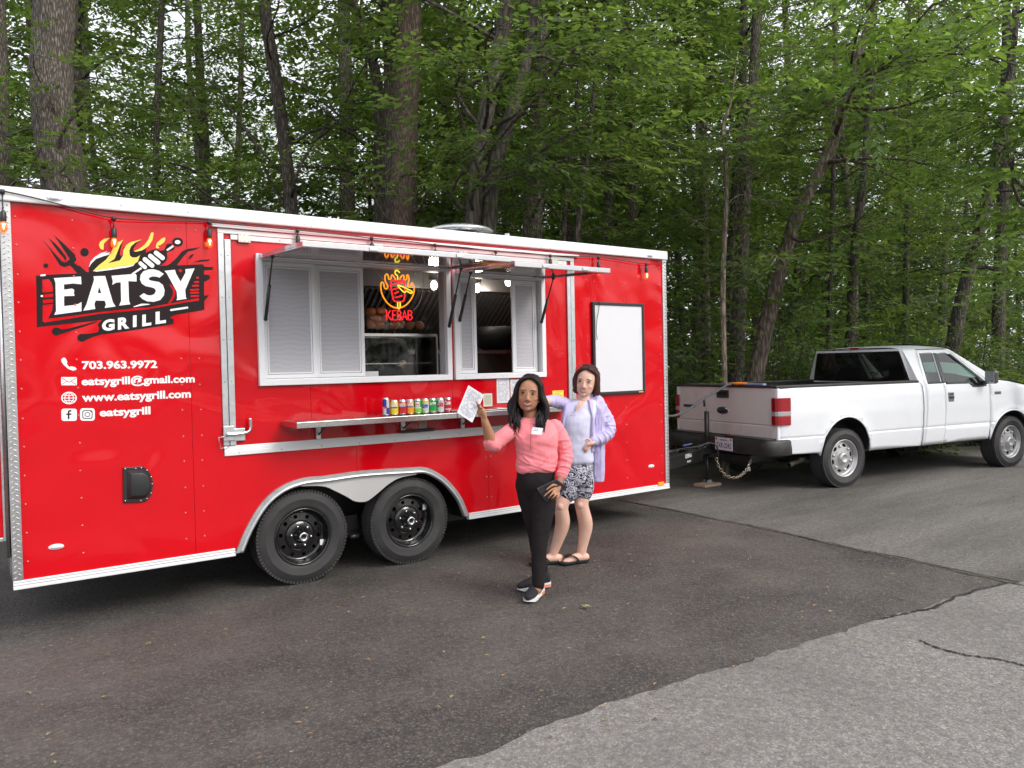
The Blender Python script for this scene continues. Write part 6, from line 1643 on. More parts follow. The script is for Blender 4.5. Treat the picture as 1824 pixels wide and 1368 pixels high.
for i, (x, y) in enumerate(spots):
    v = i % 6
    d_ = Vector((x, y, 0)) - Vector(CAM); px_ = 912 + FOC * d_.dot(Vector(RGT)) / d_.dot(Vector(FWD))
    if px_ < 660: v = (2, 3, 0, 3)[i % 4]
    if v not in used: o = VAR[v]; used.add(v)
    else: o = copy_tree(VAR[v])
    o.location = (x, y, 0); o.rotation_euler = (0, 0, r.uniform(0, 6.28)); s_ = r.uniform(.85, 1.2); o.scale = (s_, s_, s_)
    zone = 'behind the trailer logo end' if px_ < 400 else 'above the wide serving window' if px_ < 660 else 'behind the roof ventilator' if px_ < 1000 else 'above the whiteboard end of the trailer' if px_ < 1240 else 'behind the truck bed' if px_ < 1480 else 'behind the truck cab' if px_ < 1690 else 'behind the truck bonnet'
    dep = 'in the nearer wood' if d_.length < 26 else 'deep in the far wood'
    o['label'] = 'slender leafy tree %s, %s' % (dep, zone); o['group'] = 'trees %s %s' % (dep, zone)

# --- understorey bushes along the edge of the wood
def bush_variant(seed, h, w_, leafm, temps, n):
    r = random.Random(seed); root = thing('bush', (0, 0, 0), '', 'bush'); mb = MB(); sprays = []
    for k in range(n):
        a = r.uniform(0, 6.28); rad = w_ * r.uniform(.2, 1); e = np.array([rad * math.cos(a), rad * math.sin(a), h * r.uniform(.35, 1)]); limb(mb, sprays, (r.uniform(-.1, .1), r.uniform(-.1, .1), -.05), e, .014, r, .2, 13, .85, .3)
    mb.build('stems', BARK_D, root, local=True); link('foliage', crown_mesh('foliage', sprays, temps, leafm, r), root, local=True); return root
BV = [bush_variant(300, 2.0, 1.2, LEAF, T6, 14), bush_variant(301, 1.5, 1.3, LEAF_D, T6, 14), bush_variant(302, 2.6, 1.3, LEAF, T6, 16), bush_variant(303, 1.2, 1.0, LEAF_LIT, T6, 12)]
bl = [(1215, 13.2, 0, 'leafy bush in the gap between the trailer and the truck tailgate'), (1265, 13.8, 1, 'low dark bush behind the left side of the tailgate'), (1390, 13.5, 2, 'tall bush behind the truck bed beside the leaning beech'), (1450, 15.0, 0, 'bush behind the middle of the truck bed'), (1520, 14.0, 1, 'low dark bush behind the truck cab rear window'),
      (1590, 16.0, 2, 'tall bush behind the truck cab roof'), (1660, 15.0, 0, 'bush behind the truck windscreen'), (1735, 14.0, 2, 'tall bush behind the truck bonnet and wing mirror'), (1800, 15.5, 0, 'bush at the right picture edge behind the bonnet'), (1570, 13.5, 3, 'small bright green bush just above the truck roof'), (1340, 16.5, 2, 'bush between the grey trunk and the leaning beech'), (1700, 18.0, 1, 'bush in the shade at the foot of the dark leaning trunk'), (1470, 19.0, 2, 'tall bush in the deep shade above the truck bed'), (1620, 20.0, 2, 'tall bush in the deep shade right of the truck roof')]
used = set()
for i, (px, Zt, v, lab) in enumerate(bl):
    o = BV[v] if v not in used else copy_tree(BV[v]); used.add(v)
    p = Zd(px, 640, Zt); o.location = (p.x, p.y, -.03); o.rotation_euler = (0, 0, i * 1.3); o['label'] = lab; o['group'] = 'bushes along the edge of the wood'
# big-leaved saplings beside the trailer front corner
def sapling(label, base, tips, seed, leafm=LEAF):
    r = random.Random(seed); b0 = np.array(Zd(*base)); b0[2] = -.03
    root = thing('sapling', b0, label, 'sapling'); mb = MB(); sprays = []
    for (px, py, z) in tips: limb(mb, sprays, b0, np.array(Zd(px, py, z)), .012, r, .2, 6, .85, .62)
    mb.build('stem', BARK_D, root); link('foliage', crown_mesh('foliage', sprays, TBIG, leafm, r), root)
sapling('young sapling with large leaves beside the top of the trailer front corner', (1225, 700, 12.2), [(1235, 515, 11.6), (1215, 470, 11.8), (1262, 500, 11.9), (1200, 540, 11.6)], 31)
sapling('low sapling with large leaves left of the truck tailgate', (1215, 700, 12.0), [(1238, 610, 11.6), (1205, 620, 11.7), (1255, 625, 11.7)], 32)
sapling('broad leaved sapling in front of the grey flaky trunk', (1400, 690, 12.6), [(1395, 455, 12.0), (1425, 530, 12.0), (1440, 500, 12), (1380, 430, 12)], 33, LEAF_LIT)

# --- the far wood closing the view, and the trees on the far side of the lot behind the viewer: each one mass
r = random.Random(5); sprays = []; mb = MB()
for i in range(4200):
    Zt = r.uniform(46, 62); px = r.uniform(-250, 2080); p = np.array(Zd(px, 640, Zt)); z = (13 * r.random() ** 1.5 if i < 2000 else 6.5 * r.random()) if px > 640 else 6.0 * r.random() ** 1.6
    a = r.uniform(0, 6.28); sprays.append(((p[0], p[1], z), (math.cos(a), math.sin(a), r.uniform(-.4, .3)), r.uniform(1.8, 3.6), r.uniform(-.8, .8)))
o = stuff(link('far_wood', crown_mesh('far_wood', sprays, T4, LEAF, r))); tag(o, 'distant green mass of the wood seen between the trunks', 'wood')
sprays = []
for i in range(150):
    cx, cy = r.uniform(-45, 55), -36 + r.uniform(-5, 5); H_ = r.uniform(5, 8.5)
    for k in range(22):
        a = r.uniform(0, 6.28); z = H_ * r.uniform(.28, 1); sprays.append(((cx + r.gauss(0, 1.6), cy + r.gauss(0, 1.6), z), (math.cos(a), math.sin(a), r.uniform(-.4, .3)), r.uniform(1.6, 2.8), r.uniform(-.8, .8)))
o = stuff(link('tree_line', crown_mesh('tree_line', sprays, T4, LEAF, r))); tag(o, 'line of trees across the lot, reflected in the glossy red wall', 'trees')

# ================================================================== PEOPLE
eR = Vector((RGT[0], RGT[1], 0)).normalized(); eT = Vector((-FWD[0], -FWD[1], 0)).normalized(); eU = Vector((0, 0, 1))
class Fig:
    def __init__(s, Z): s.Z = Z
    def p(s, px, py, b=0.0): return Zd(px, py, s.Z - b)
    def m(s, px): return px / FOC * s.Z

def loft(mb, rings, n=24, pw=2.4, ar=None, at=None):
    """rings: (centre, half width, half depth); closed at both ends; axes right / towards the viewer"""
    ar = ar or eR; at = at or eT
    C = catmull([(*r_[0], r_[1], r_[2]) for r_ in rings], 4); base = len(mb.v)
    for c in C:
        for k in range(n):
            a = 2 * math.pi * k / n; ca, sa = math.cos(a), math.sin(a)
            x = math.copysign(abs(ca) ** (2 / pw), ca) * c[3]; y = math.copysign(abs(sa) ** (2 / pw), sa) * c[4]
            mb.v.append((Vector(c[:3]) + ar * x + at * y)[:])
    m_ = len(C)
    for i in range(m_ - 1):
        for k in range(n):
            k2 = (k + 1) % n; mb.f.append([base + i * n + k, base + i * n + k2, base + (i + 1) * n + k2, base + (i + 1) * n + k]); mb.sm.append(True)
    mb.f.append([base + k for k in range(n)][::-1]); mb.sm.append(True)
    mb.f.append([base + (m_ - 1) * n + k for k in range(n)]); mb.sm.append(True)
    return mb

class Surf:
    """point on a lofted garment: t along the rings 0..1, ang 0 = right, pi/2 = towards the viewer"""
    def __init__(s, rings, pw=2.4): s.C = np.array(catmull([(*r_[0], r_[1], r_[2]) for r_ in rings], 8)); s.pw = pw
    def at(s, t, ang, off=0.0):
        f_ = t * (len(s.C) - 1); i = min(len(s.C) - 2, int(f_)); c = s.C[i] * (1 - f_ + i) + s.C[i + 1] * (f_ - i)
        ca, sa = math.cos(ang), math.sin(ang)
        x = math.copysign(abs(ca) ** (2 / s.pw), ca) * (c[3] + off); y = math.copysign(abs(sa) ** (2 / s.pw), sa) * (c[4] + off)
        return Vector(c[:3]) + eR * x + eT * y
    def crease(s, mb, t0, a0, t1, a1, r_=.008, bow=0.0, off=-.002):
        pts = []
        for i in range(7):
            u = i / 6; pts.append(s.at(t0 + (t1 - t0) * u + bow * math.sin(math.pi * u), a0 + (a1 - a0) * u, off))
        ctube(mb, pts, [r_ * .25, r_ * .8, r_, r_, r_, r_ * .8, r_ * .25], 8, per=2)
def arm_folds(mb, pts, radii, spots, r_=.008):
    """cross folds round a sleeve: spots = (position 0..1, start angle, sweep)"""
    P = np.array(catmull([(*p, q) for p, q in zip(pts, radii)], 8))
    for t, a0, sw, sl in spots:
        f_ = t * (len(P) - 1); i = max(1, min(len(P) - 2, int(f_))); d = Vector(P[i + 1][:3] - P[i - 1][:3]).normalized(); u = d.cross(eT).normalized(); w = d.cross(u)
        q = []
        for k in range(7):
            a = a0 + sw * (k / 6 - .5); q.append(Vector(P[i][:3]) + (u * math.cos(a) + w * math.sin(a)) * (P[i][3] * .985) + d * (sl * (k / 6 - .5)))
        ctube(mb, q, [r_ * .2, r_ * .8, r_, r_, r_, r_ * .8, r_ * .2], 8, per=2)

def ctube(mb, pts, radii, n=12, flat=1.0, per=5):
    P = catmull([(*p, r_) for p, r_ in zip(pts, radii)], per)
    mb.tube([Vector(p[:3]) for p in P], [float(p[3]) for p in P], n, flat=flat)
    mb.ball(P[0][:3], float(P[0][3]) * .98, 10, 8); mb.ball(P[-1][:3], float(P[-1][3]) * .98, 10, 8)
    return mb

def blob(name, mb, mat_, parent, voxel=.006, smooth=6, folds=None, factor=.5):
    """fuse overlapping closed shapes into one continuous skin"""
    me = bpy.data.meshes.new(name); me.from_pydata(mb.v, [], mb.f); me.update()
    o = bpy.data.objects.new(name, me)
    bm = bmesh.new(); bm.from_mesh(me); bmesh.ops.recalc_face_normals(bm, faces=bm.faces[:]); bm.to_mesh(me); bm.free()
    r_ = o.modifiers.new('r', 'REMESH'); r_.mode = 'VOXEL'; r_.voxel_size = voxel
    s_ = o.modifiers.new('s', 'SMOOTH'); s_.iterations = smooth; s_.factor = factor
    out = evaluate(o)
    bpy.data.meshes.remove(me)
    if folds:
        n = len(out.vertices); co = np.empty(n * 3, np.float32); no = np.empty(n * 3, np.float32)
        out.vertices.foreach_get('co', co); out.vertices.foreach_get('normal', no)
        co = co.reshape(-1, 3); no = no.reshape(-1, 3)
        d = np.array([folds(Vector(c)) for c in co.tolist()], np.float32)
        out.vertices.foreach_set('co', (co + no * d[:, None]).ravel())
    out.polygons.foreach_set('use_smooth', [True] * len(out.polygons)); out.materials.clear(); out.materials.append(mat_); out.update(); out.name = name
    return link(name, out, parent)

def cloth(name, color, rough=.85, scale=500, var=.05):
    m = pm(name, color, rough, 0, var, 6, .25, scale, spec=.25, bdist=.001)
    m.node_tree.nodes['Principled BSDF'].inputs['Sheen Weight'].default_value = .25 if max(color) > .2 else 0
    return m
def skin(name, c): return pm(name, c, .48, 0, .10, 25, .06, 300, spec=.4, sub=.12)
SK1 = skin('skin_brown', (.42, .205, .118)); SK2 = skin('skin_fair', (.72, .45, .35)); SK3 = skin('skin_tan', (.32, .17, .10))
PINK = cloth('pink_jersey', (.86, .24, .27)); TROU = cloth('black_trousers', (.016, .013, .014)); LAV = cloth('lavender_jacket', (.50, .45, .70), .5); TEE = cloth('pale_lavender_tee', (.64, .64, .82))
BLK = cloth('black_cotton', (.018, .016, .018))
HAIR1 = pm('black_hair', (.007, .005, .006), .42, 0, .3, 60, .4, 240, spec=.3, stretch=(1, 1, .08)); HAIR2 = pm('auburn_hair', (.055, .018, .014), .42, 0, .4, 60, .4, 240, spec=.3, stretch=(1, 1, .08))
EYEW = pm('eye_white', (.27, .24, .22), .25, 0, .03); IRIS = pm('iris_dark', (.02, .012, .010), .15, 0, .1); BROW1 = pm('brow_black', (.045, .022, .016), .8); BROW2 = pm('brow_brown', (.26, .14, .10), .8)
LIP1 = pm('lips_brown', (.33, .11, .085), .4, 0, .08); LIP2 = pm('lips_rose', (.55, .20, .17), .4, 0, .08); TEETH = pm('teeth', (.62, .59, .55), .25, 0, .03)

class Head:
    """head frame: r right, t face direction, u up; origin between the eyes at ear depth"""
    def __init__(s, o, yaw=0.0, roll=0.0, pitch=0.0, k=1.0, wide=1.0):
        s.wide = wide
        M = Matrix.Rotation(yaw, 3, 'Z')
        r, t, u = M @ eR, M @ eT, eU.copy()
        R2 = Matrix.Rotation(roll, 3, t); r, u = R2 @ r, R2 @ u
        R3 = Matrix.Rotation(pitch, 3, r); t, u = R3 @ t, R3 @ u
        s.o, s.r, s.t, s.u, s.k = Vector(o), r, t, u, k
        s.M = Matrix((r, t, u)).transposed()
    def P(s, a, b, c): return s.o + (s.r * a + s.t * b + s.u * c) * s.k
    def shape(s, mb):
        k = s.k; B = lambda c, r_: mb.ball(s.P(*c), tuple(x * k for x in r_), 16, 12, s.M)
        B((0, -.015, .035), (.076, .093, .084))
        loft(mb, [(s.P(0, t, u), a * k * s.wide, d * k) for u, t, a, d in ((.108, -.012, .020, .026), (.100, -.008, .040, .052), (.082, .000, .056, .068), (.055, .007, .0655, .0775), (.02, .012, .0685, .080), (-.01, .015, .068, .078), (-.04, .019, .0655, .073), (-.066, .024, .0615, .066), (-.088, .031, .0525, .055), (-.105, .040, .038, .042), (-.117, .046, .018, .020))], 22, 2.2, s.r, s.t)
        for sg in (-1, 1):
            B((sg * .040, .060, -.034), (.023, .022, .021)); B((sg * .012, .097, -.043), (.0095, .010, .008)); B((sg * .076, -.008, -.012), (.010, .020, .031)); B((sg * .032, .078, .024), (.024, .012, .008))
        ctube(mb, [s.P(0, .086, .010), s.P(0, .095, -.016), s.P(0, .102, -.036)], [.0085 * k, .0105 * k, .0140 * k], 10)
        B((0, .076, -.100), (.021, .020, .018)); B((0, .086, -.068), (.026, .012, .020))
    def face(s, body, browm, lipm, smile=1.0, open_=1.0):
        k = s.k
        for sg in (-1, 1):
            e = MB().ball(s.P(sg * .0325, .0845, .0), (.0140 * k, .0064 * k, .0054 * k * open_), 14, 10, s.M).build('eye', EYEW, body)
            MB().ball(s.P(sg * .0325 - .002, .0885, .0), (.0074 * k, .0042 * k, .0058 * k * open_), 12, 8, s.M).build('iris', IRIS, body)
            MB().tube([s.P(sg * (.018 + .0072 * i), .0885 - .0016 * (i - 1.5) ** 2, .0035 + .0058 * (1 - ((i - 2) / 2.2) ** 2)) for i in range(5)], .0030 * k, 6).build('eyelid', browm, body)
            MB().tube([s.P(sg * (.014 + .010 * i), .0945 - .0022 * i * i * .55, .0215 + .0035 * math.sin(i / 4 * 3.0)) for i in range(5)], [.0016 * k, .0028 * k, .0030 * k, .0024 * k, .0010 * k], 6).build('eyebrow', browm, body)
        X = [-.031, -.020, -.009, 0, .009, .020, .031]
        dep = lambda x: .1015 - 11 * x * x
        MB().tube([s.P(x, dep(x), -.0610 + 11 * x * x * smile - (.002 if x == 0 else 0)) for x in X], [.001 * k, .0030 * k, .0038 * k, .0034 * k, .0038 * k, .0030 * k, .001 * k], 8).build('upper_lip', lipm, body)
        MB().tube([s.P(x, dep(x) - .001, -.0775 + 19 * x * x * smile) for x in X], [.001 * k, .0038 * k, .0048 * k, .0050 * k, .0048 * k, .0038 * k, .001 * k], 8).build('lower_lip', lipm, body)
        b = MB(); P = []
        for x in np.linspace(-.025, .025, 9): P += [s.P(x, dep(x) - .0018, -.0640 + 10 * x * x), s.P(x, dep(x) - .0018, -.0725 + 16 * x * x)]
        b.add(P, [(2 * i, 2 * i + 1, 2 * i + 3, 2 * i + 2) for i in range(8)], True); b.build('teeth', TEETH, body)

def finger(mb, pts, r0):
    ctube(mb, pts, [r0 * (1 - .12 * i) for i in range(len(pts))], 8, per=3)

# ------------------------------------------------------------------ woman in the pink top
f = Fig(5.42); p = f.p
P1 = thing('person', G(955, 1060), 'woman in pink long sleeved top and black trousers raising a white paper sheet', 'person')
H1 = Head(p(942.5, 700.5, -.005), yaw=-.10, roll=-.09, pitch=.0, k=1.04, wide=1.07)
H1.yaw = 0
mb = MB(); H1.shape(mb)
ctube(mb, [H1.P(0, -.02, -.07), p(945, 738, -.02), p(947, 752, -.03)], [.050, .050, .060], 14)
loft(mb, [(p(948, 752, -.02), .10, .06), (p(953, 765, -.02), .118, .085), (p(955, 790, -.01), .115, .10), (p(956, 815, 0), .115, .10), (p(955, 840, 0), .115, .10), (p(954, 860, 0), .115, .10)], 20)
# raised arm
ctube(mb, [p(917, 762, -.01), p(898, 778, .06), p(877, 791, .12), p(871, 774, .15), p(866, 758, .18), p(863, 749, .19)], [.045, .042, .038, .037, .029, .026], 12)
ctube(mb, [p(863, 749, .19), p(861.5, 741, .195), p(860, 734, .20)], [.026, .030, .027], 12, .6)
finger(mb, [p(857.5, 735, .20), p(853, 726, .205), p(850.5, 720.5, .215), p(848.5, 715.5, .225)], .0095)
finger(mb, [p(860, 734, .20), p(857, 726, .21), p(854.5, 721.5, .225), p(852, 720, .232)], .0095)
finger(mb, [p(862, 736, .195), p(860.5, 729, .21), p(857.5, 726, .228), p(855, 726, .232)], .009)
finger(mb, [p(864, 740, .19), p(864, 734, .205), p(861, 731, .222), p(858.5, 731.5, .228)], .008)
finger(mb, [p(860, 745, .20), p(854.5, 740, .20), p(851, 734, .20), p(849.5, 728, .202)], .010)
# hanging arm and gripping hand
ctube(mb, [p(984, 766, -.02), p(1002, 788, -.01), p(1008, 812, .01), p(1005, 832, .05), p(1000, 850, .08), p(997, 858, .09)], [.036, .042, .038, .035, .028, .025], 12)
ctube(mb, [p(997, 857, .09), p(994, 866, .10), p(990, 875, .115)], [.026, .031, .028], 12, .7)
finger(mb, [p(990, 869, .12), p(983, 872, .145), p(976.5, 877.5, .158), p(969.5, 883.5, .160)], .0095)
finger(mb, [p(991, 873, .125), p(985, 878, .150), p(980.5, 883, .158), p(977, 887, .150)], .0095)
finger(mb, [p(993, 876, .125), p(989, 882, .150), p(985, 886.5, .155), p(982, 889, .14)], .009)
finger(mb, [p(996, 878, .12), p(994.5, 884, .145), p(991, 888, .150), p(988, 890, .135)], .008)
finger(mb, [p(993, 864, .12), p(986, 864, .145), p(980, 867, .155), p(974, 872, .158)], .0105)
# legs
ctube(mb, [p(965, 860, .01), p(965, 905, .03), p(961, 950, .04), p(958, 1000, .04), p(957, 1038, .04), p(957, 1050, .05)], [.070, .060, .046, .042, .033, .036], 14)
ctube(mb, [p(940, 860, -.01), p(945, 905, -.05), p(953, 950, -.10), p(961, 1000, -.18), p(966, 1022, -.22), p(968, 1033, -.22)], [.068, .058, .045, .042, .033, .036], 14)
body1 = blob('body', mb, SK1, P1, .0042, 4)
H1.face(body1, BROW1, LIP1)
# clothes
def pf(v):
    h = v.z; u = v.x * .8 - v.y * .58
    d = .0030 * mnoise.noise(Vector((u * 6, 3, h * 17 + u * 9))) + .0022 * mnoise.noise(v * 18)
    k = max(0, min(1, (1.16 - h) / .10))
    d += k * .004 * (.45 - abs(mnoise.noise(Vector((u * 3 + 4, 1, (h + .33 * u) * 26)))) * 1.6)
    return d + .0045 * (.4 - abs(mnoise.noise(Vector((u * 13, v.y * 6, h * 9)))) * 1.5)
mb = MB()
R1 = [(p(947, 742.5, -.02), .052, .050), (p(948, 748, -.02), .112, .060), (p(952, 756, -.015), .146, .086), (p(954.5, 768, -.005), .154, .116), (p(955, 782, .005), .151, .130), (p(955.5, 797, .005), .146, .122), (p(956.5, 812, .005), .145, .118), (p(956, 826, .005), .144, .118), (p(955, 836, .005), .137, .112), (p(955, 841, .003), .124, .10)]
loft(mb, R1, 30, 2.5); S1 = Surf(R1, 2.5); hp_ = math.pi / 2
for t1, a1, bw in ((.80, hp_ + 1.25, .02), (.86, hp_ + 1.35, .02), (.92, hp_ + 1.3, .015), (.97, hp_ + 1.0, .01), (.80, hp_ - 1.2, .02), (.88, hp_ - 1.3, .015), (.95, hp_ - 1.15, .01), (.62, hp_ + .75, -.01), (.60, hp_ - .55, -.01), (.66, hp_ + 1.2, 0)):
    S1.crease(mb, .80 + rng.uniform(-.02, .02), hp_ - .05, t1, a1, .0085, bw)
for t0, a0, t1, a1 in ((.30, hp_ + 1.2, .44, hp_ + .5), (.34, hp_ + 1.25, .52, hp_ + .75), (.30, hp_ - 1.2, .44, hp_ - .55), (.36, hp_ - 1.25, .55, hp_ - .8), (.14, hp_ + .5, .2, hp_ - .2), (.66, hp_ - 1.5, .74, hp_ - .7), (.70, hp_ + 1.5, .76, hp_ + .8)): S1.crease(mb, t0, a0, t1, a1, .0065)
AP, AR = [p(922, 759, -.015), p(903, 773, .05), p(886, 786, .09), p(877, 792, .115), p(872.5, 784, .135)], [.056, .054, .052, .050, .043]
ctube(mb, AP, AR, 14); arm_folds(mb, AP, AR, [(.12, 2.5, 2.4, .03), (.28, 2.2, 2.2, -.03), (.42, 2.6, 2.6, .03), (.55, 2.0, 2.6, -.02), (.64, 2.6, 3.0, .02), (.72, 2.2, 3.0, -.02), (.80, 2.4, 3.0, .02), (.90, 2.4, 4.0, .0), (.97, 2.4, 5.0, .0)], .0075)
AP, AR = [p(988, 760, -.02), p(1001, 782, -.01), p(1008.5, 808, .01), p(1006, 828, .045), p(1001, 846, .075)], [.056, .055, .050, .045, .038]
ctube(mb, AP, AR, 14); arm_folds(mb, AP, AR, [(.15, -2.0, 2.4, .04), (.30, -1.6, 2.2, -.04), (.42, -2.0, 2.6, .03), (.52, -1.4, 2.8, -.03), (.60, -2.0, 2.8, .03), (.70, -1.5, 2.8, -.02), (.82, -1.8, 3.0, .02), (.97, -1.8, 5.5, 0)], .0075)
shirt = blob('shirt', mb, PINK, P1, .005, 3, pf)
b = MB(); b.tube([p(945.5 - .0 * i, 748 + i * 9, .10 + .034 * math.sin(min(1, i / 4) * 1.57)) for i in range(7)], .0022, 5); b.build('seam', pm('pink_seam', (.55, .14, .15), .8), shirt)
def tf(v): return .0035 * mnoise.noise(Vector((v.x * 14, v.y * 14, v.z * 9))) + .002 * mnoise.noise(v * 30)
mb = MB()
loft(mb, [(p(955, 828, 0), .130, .105), (p(954.5, 845, 0), .134, .116), (p(954, 862, 0), .128, .112), (p(954, 878, 0), .100, .085), (p(955, 892, 0), .060, .05)], 26, 2.2)
ctube(mb, [p(966, 862, .01), p(968, 900, .03), p(963.5, 945, .045), p(960, 985, .045), p(959, 1020, .045), p(958.5, 1042, .045)], [.098, .086, .063, .054, .047, .044], 16)
ctube(mb, [p(941, 862, -.01), p(946, 900, -.05), p(953, 945, -.10), p(960, 985, -.16), p(965, 1012, -.20)], [.094, .081, .061, .053, .046], 16)
trousers = blob('trousers', mb, TROU, P1, .0065, 8, tf)
# shoes
SHOE = cloth('shoe_mesh', (.022, .022, .027), .8, 300); SOLE = pm('white_sole', (.75, .75, .74), .5); CORAL = pm('coral_sole', (.75, .25, .16), .35, coat=.3)
def shoe(heel, toe, par, hw=.040):
    h, t = Vector(heel), Vector(toe); d = t - h; d.z = 0; L_ = d.length; d.normalize(); s_ = Vector((-d.y, d.x, 0))
    q = lambda x, y, z: h + d * (x * L_) + s_ * y + Vector((0, 0, z))
    mb = MB()
    rings = [(0.02, .026, .035, .050), (.15, .034, .040, .058), (.32, .036, .044, .056), (.5, .038, .040, .044), (.68, hw + .004, .032, .036), (.84, hw, .026, .028), (.96, hw * .7, .022, .020), (1.0, hw * .35, .018, .012)]
    C = catmull(rings, 4); base = 0; n = 16
    for x, w_, zc, hh in C:
        for k in range(n):
            a = 2 * math.pi * k / n; mb.v.append(q(x, w_ * math.cos(a), zc + .018 + hh * math.sin(a) * (1 if math.sin(a) > 0 else .55))[:])
    for i in range(len(C) - 1):
        for k in range(n): mb.f.append([i * n + k, i * n + (k + 1) % n, (i + 1) * n + (k + 1) % n, (i + 1) * n + k]); mb.sm.append(True)
    mb.f.append(list(range(n))); mb.sm.append(True); mb.f.append([(len(C) - 1) * n + k for k in range(n)]); mb.sm.append(True)
    ctube(mb, [q(.14, 0, .08), q(.16, 0, .115)], [.040, .036], 12)
    sh = blob('shoe', mb, SHOE, par, .005, 3)
    out = [(0.0, -.022), (.08, -.034), (.3, -.036), (.5, -.038), (.7, -hw - .006), (.87, -hw), (.98, -hw * .55), (1.01, 0), (.98, hw * .55), (.87, hw), (.7, hw + .006), (.5, .038), (.3, .036), (.08, .034), (0, .022)]
    b = MB(); k = len(out); up_ = lambda x: .030 + (.016 if x < .4 else 0) - (.008 if x > .9 else 0)
    b.add([q(x, y * 1.05, .012 if x < .9 else .020)[:] for x, y in out] + [q(x, y * 1.08, up_(x))[:] for x, y in out], [(i, (i + 1) % k, k + (i + 1) % k, k + i) for i in range(k)] + [tuple(range(k))[::-1], tuple(range(k, 2 * k))]); b.build('sole', SOLE, sh)
    b = MB(); b.add([q(x, y * 1.10, .014)[:] for x, y in out if x < .35] + [q(x, y * 1.10, .034)[:] for x, y in out if x < .35], [(i, (i + 1) % 6, 6 + (i + 1) % 6, 6 + i) for i in range(6)]); b.build('heel_cushion', CORAL, sh)
    b = MB()
    for i in range(4): b.tube([q(.36 + i * .075, -.026, .108 - i * .0095), q(.385 + i * .075, 0, .122 - i * .0105), q(.36 + i * .075, .026, .108 - i * .0095)], .0048, 5)
    b.build('laces', pm('lace_grey', (.07, .07, .08), .8), sh)
    b = MB(); b.ball(q(.30, -.041, .062), (.012, .006, .012), 10, 6); b.build('shoe_emblem', pm('emblem_pink', (.6, .10, .14), .5), sh)
    return sh
shoe(G(964, 1057), G(939, 1077), P1); shoe(G(979, 1046), G(922, 1055), P1)
# name sticker, earrings
b = MB(); c = [p(949, 761, .145), p(967.5, 762.5, .142), p(965, 774.5, .150), p(946, 773, .155)]
b.add([x + eT * .004 for x in c], [(3, 2, 1, 0)]); nt_ = b.build('name_sticker', PAPER, shirt)
sm_ = lambda u, v: ((c[3] * (1 - u) * (1 - v) + c[2] * u * (1 - v) + c[1] * u * v + c[0] * (1 - u) * v) + eT * .0055)[:]
b = MB()
for v_, us in ((.78, ((.15, .22), (.25, .33), (.36, .42), (.45, .52))), (.55, ((.12, .20), (.23, .32), (.35, .45), (.48, .56)))):
    for u0, u1 in us: b.add([sm_(u0, v_ - .05), sm_(u1, v_ - .05), sm_(u1, v_ + .05), sm_(u0, v_ + .05)], [(0, 1, 2, 3)])
b.build('sticker_writing', pm('pen_blue', (.25, .3, .45), .7), nt_)
# hair: locks falling from a centre parting
def locks(H, n, rows, rad, seed, side_drop, ends, partx=0.0, back=(0, 0)):
    r = random.Random(seed); mb = MB()
    mb.ball(H.P(0, -.028, .040), (.080, .092, .084), 18, 12, H.M)
    for sg in (-1, 1):
        for i in range(n):
            t = i / (n - 1); ft = .062 - .165 * t                      # front to back along the parting
            top_ = .112 - .28 * max(0, ft - .02) ** 1.3 - (.10 * max(0, -.05 - ft))
            out = ends[0 if sg < 0 else 1]
            bo = out[0] + r.uniform(-.012, .012); ln = out[1] * (1 - .12 * r.random())
            bt = max(-.085, min(.055, ft * .9) - back[0 if sg < 0 else 1])
            pts = [H.P(partx + sg * .004, ft, top_), H.P(sg * .040, ft + .002, top_ - .012), H.P(sg * .074, bt * .95, .055), H.P(sg * .086, bt * .9, -.005), H.P(sg * (bo * .93 + r.uniform(-.010, .010)), bt * .8 + r.uniform(-.01, .01), -.075), H.P(sg * bo, bt * .7 + side_drop, -.75 * ln), H.P(sg * (bo + r.uniform(-.018, .015)), bt * .6 + side_drop * 1.8, -ln)]
            ctube(mb, pts, [rad * .55, rad * .9, rad * 1.05, rad * 1.1, rad * 1.05, rad * .8, rad * .12], 8, per=4)
    if H is H1:
        for sg in (-1, 1):                                            # fuller locks beside the neck
            for i in range(5):
                x_ = .060 + .012 * i; ctube(mb, [H.P(sg * .082, -.03, -.01), H.P(sg * (x_ + .014), -.025 + .01 * i, -.08), H.P(sg * (x_ + r.uniform(-.01, .012)), -.01 + .012 * i, -.15), H.P(sg * (x_ + r.uniform(-.015, .02)), .02 + .012 * i, -.20 - .02 * r.random())], [rad, rad * 1.2, rad, rad * .15], 8, per=4)
    for i in range(9):                                                # back of the head
        a = -.9 + 1.8 * i / 8
        pts = [H.P(.02 * a, -.05, .118), H.P(.05 * a, -.10, .09), H.P(.075 * a, -.125, .0), H.P(.085 * a, -.115, -.09), H.P(.09 * a, -.10, -.8 * rows)]
        ctube(mb, pts, [rad, rad * 1.5, rad * 1.6, rad * 1.5, rad * .6], 8)
    return mb
def hf(v): return .0016 * mnoise.noise(Vector((v.x * 90, v.y * 90, v.z * 6)))
hr = blob('hair', locks(H1, 10, .22, .017, 3, .028, ((.102, .215), (.122, .205))), HAIR1, P1, .0042, 2, hf)
b = MB()
r_ = random.Random(4)
for i in range(70):
    sg = r_.choice((-1, 1)); bo = (.085 if sg < 0 else .105) + r_.uniform(-.03, .02)
    q0 = H1.P(sg * bo, r_.uniform(-.02, .05), -.11); q1 = H1.P(sg * (bo + r_.uniform(-.025, .015)), r_.uniform(.05, .09), -.17); q2 = H1.P(sg * (bo + r_.uniform(-.035, .02)), .105, -.20 - r_.uniform(0, .08))
    ctube(b, [q0, q1, q2], [.007, .006, .0014], 5, per=4)
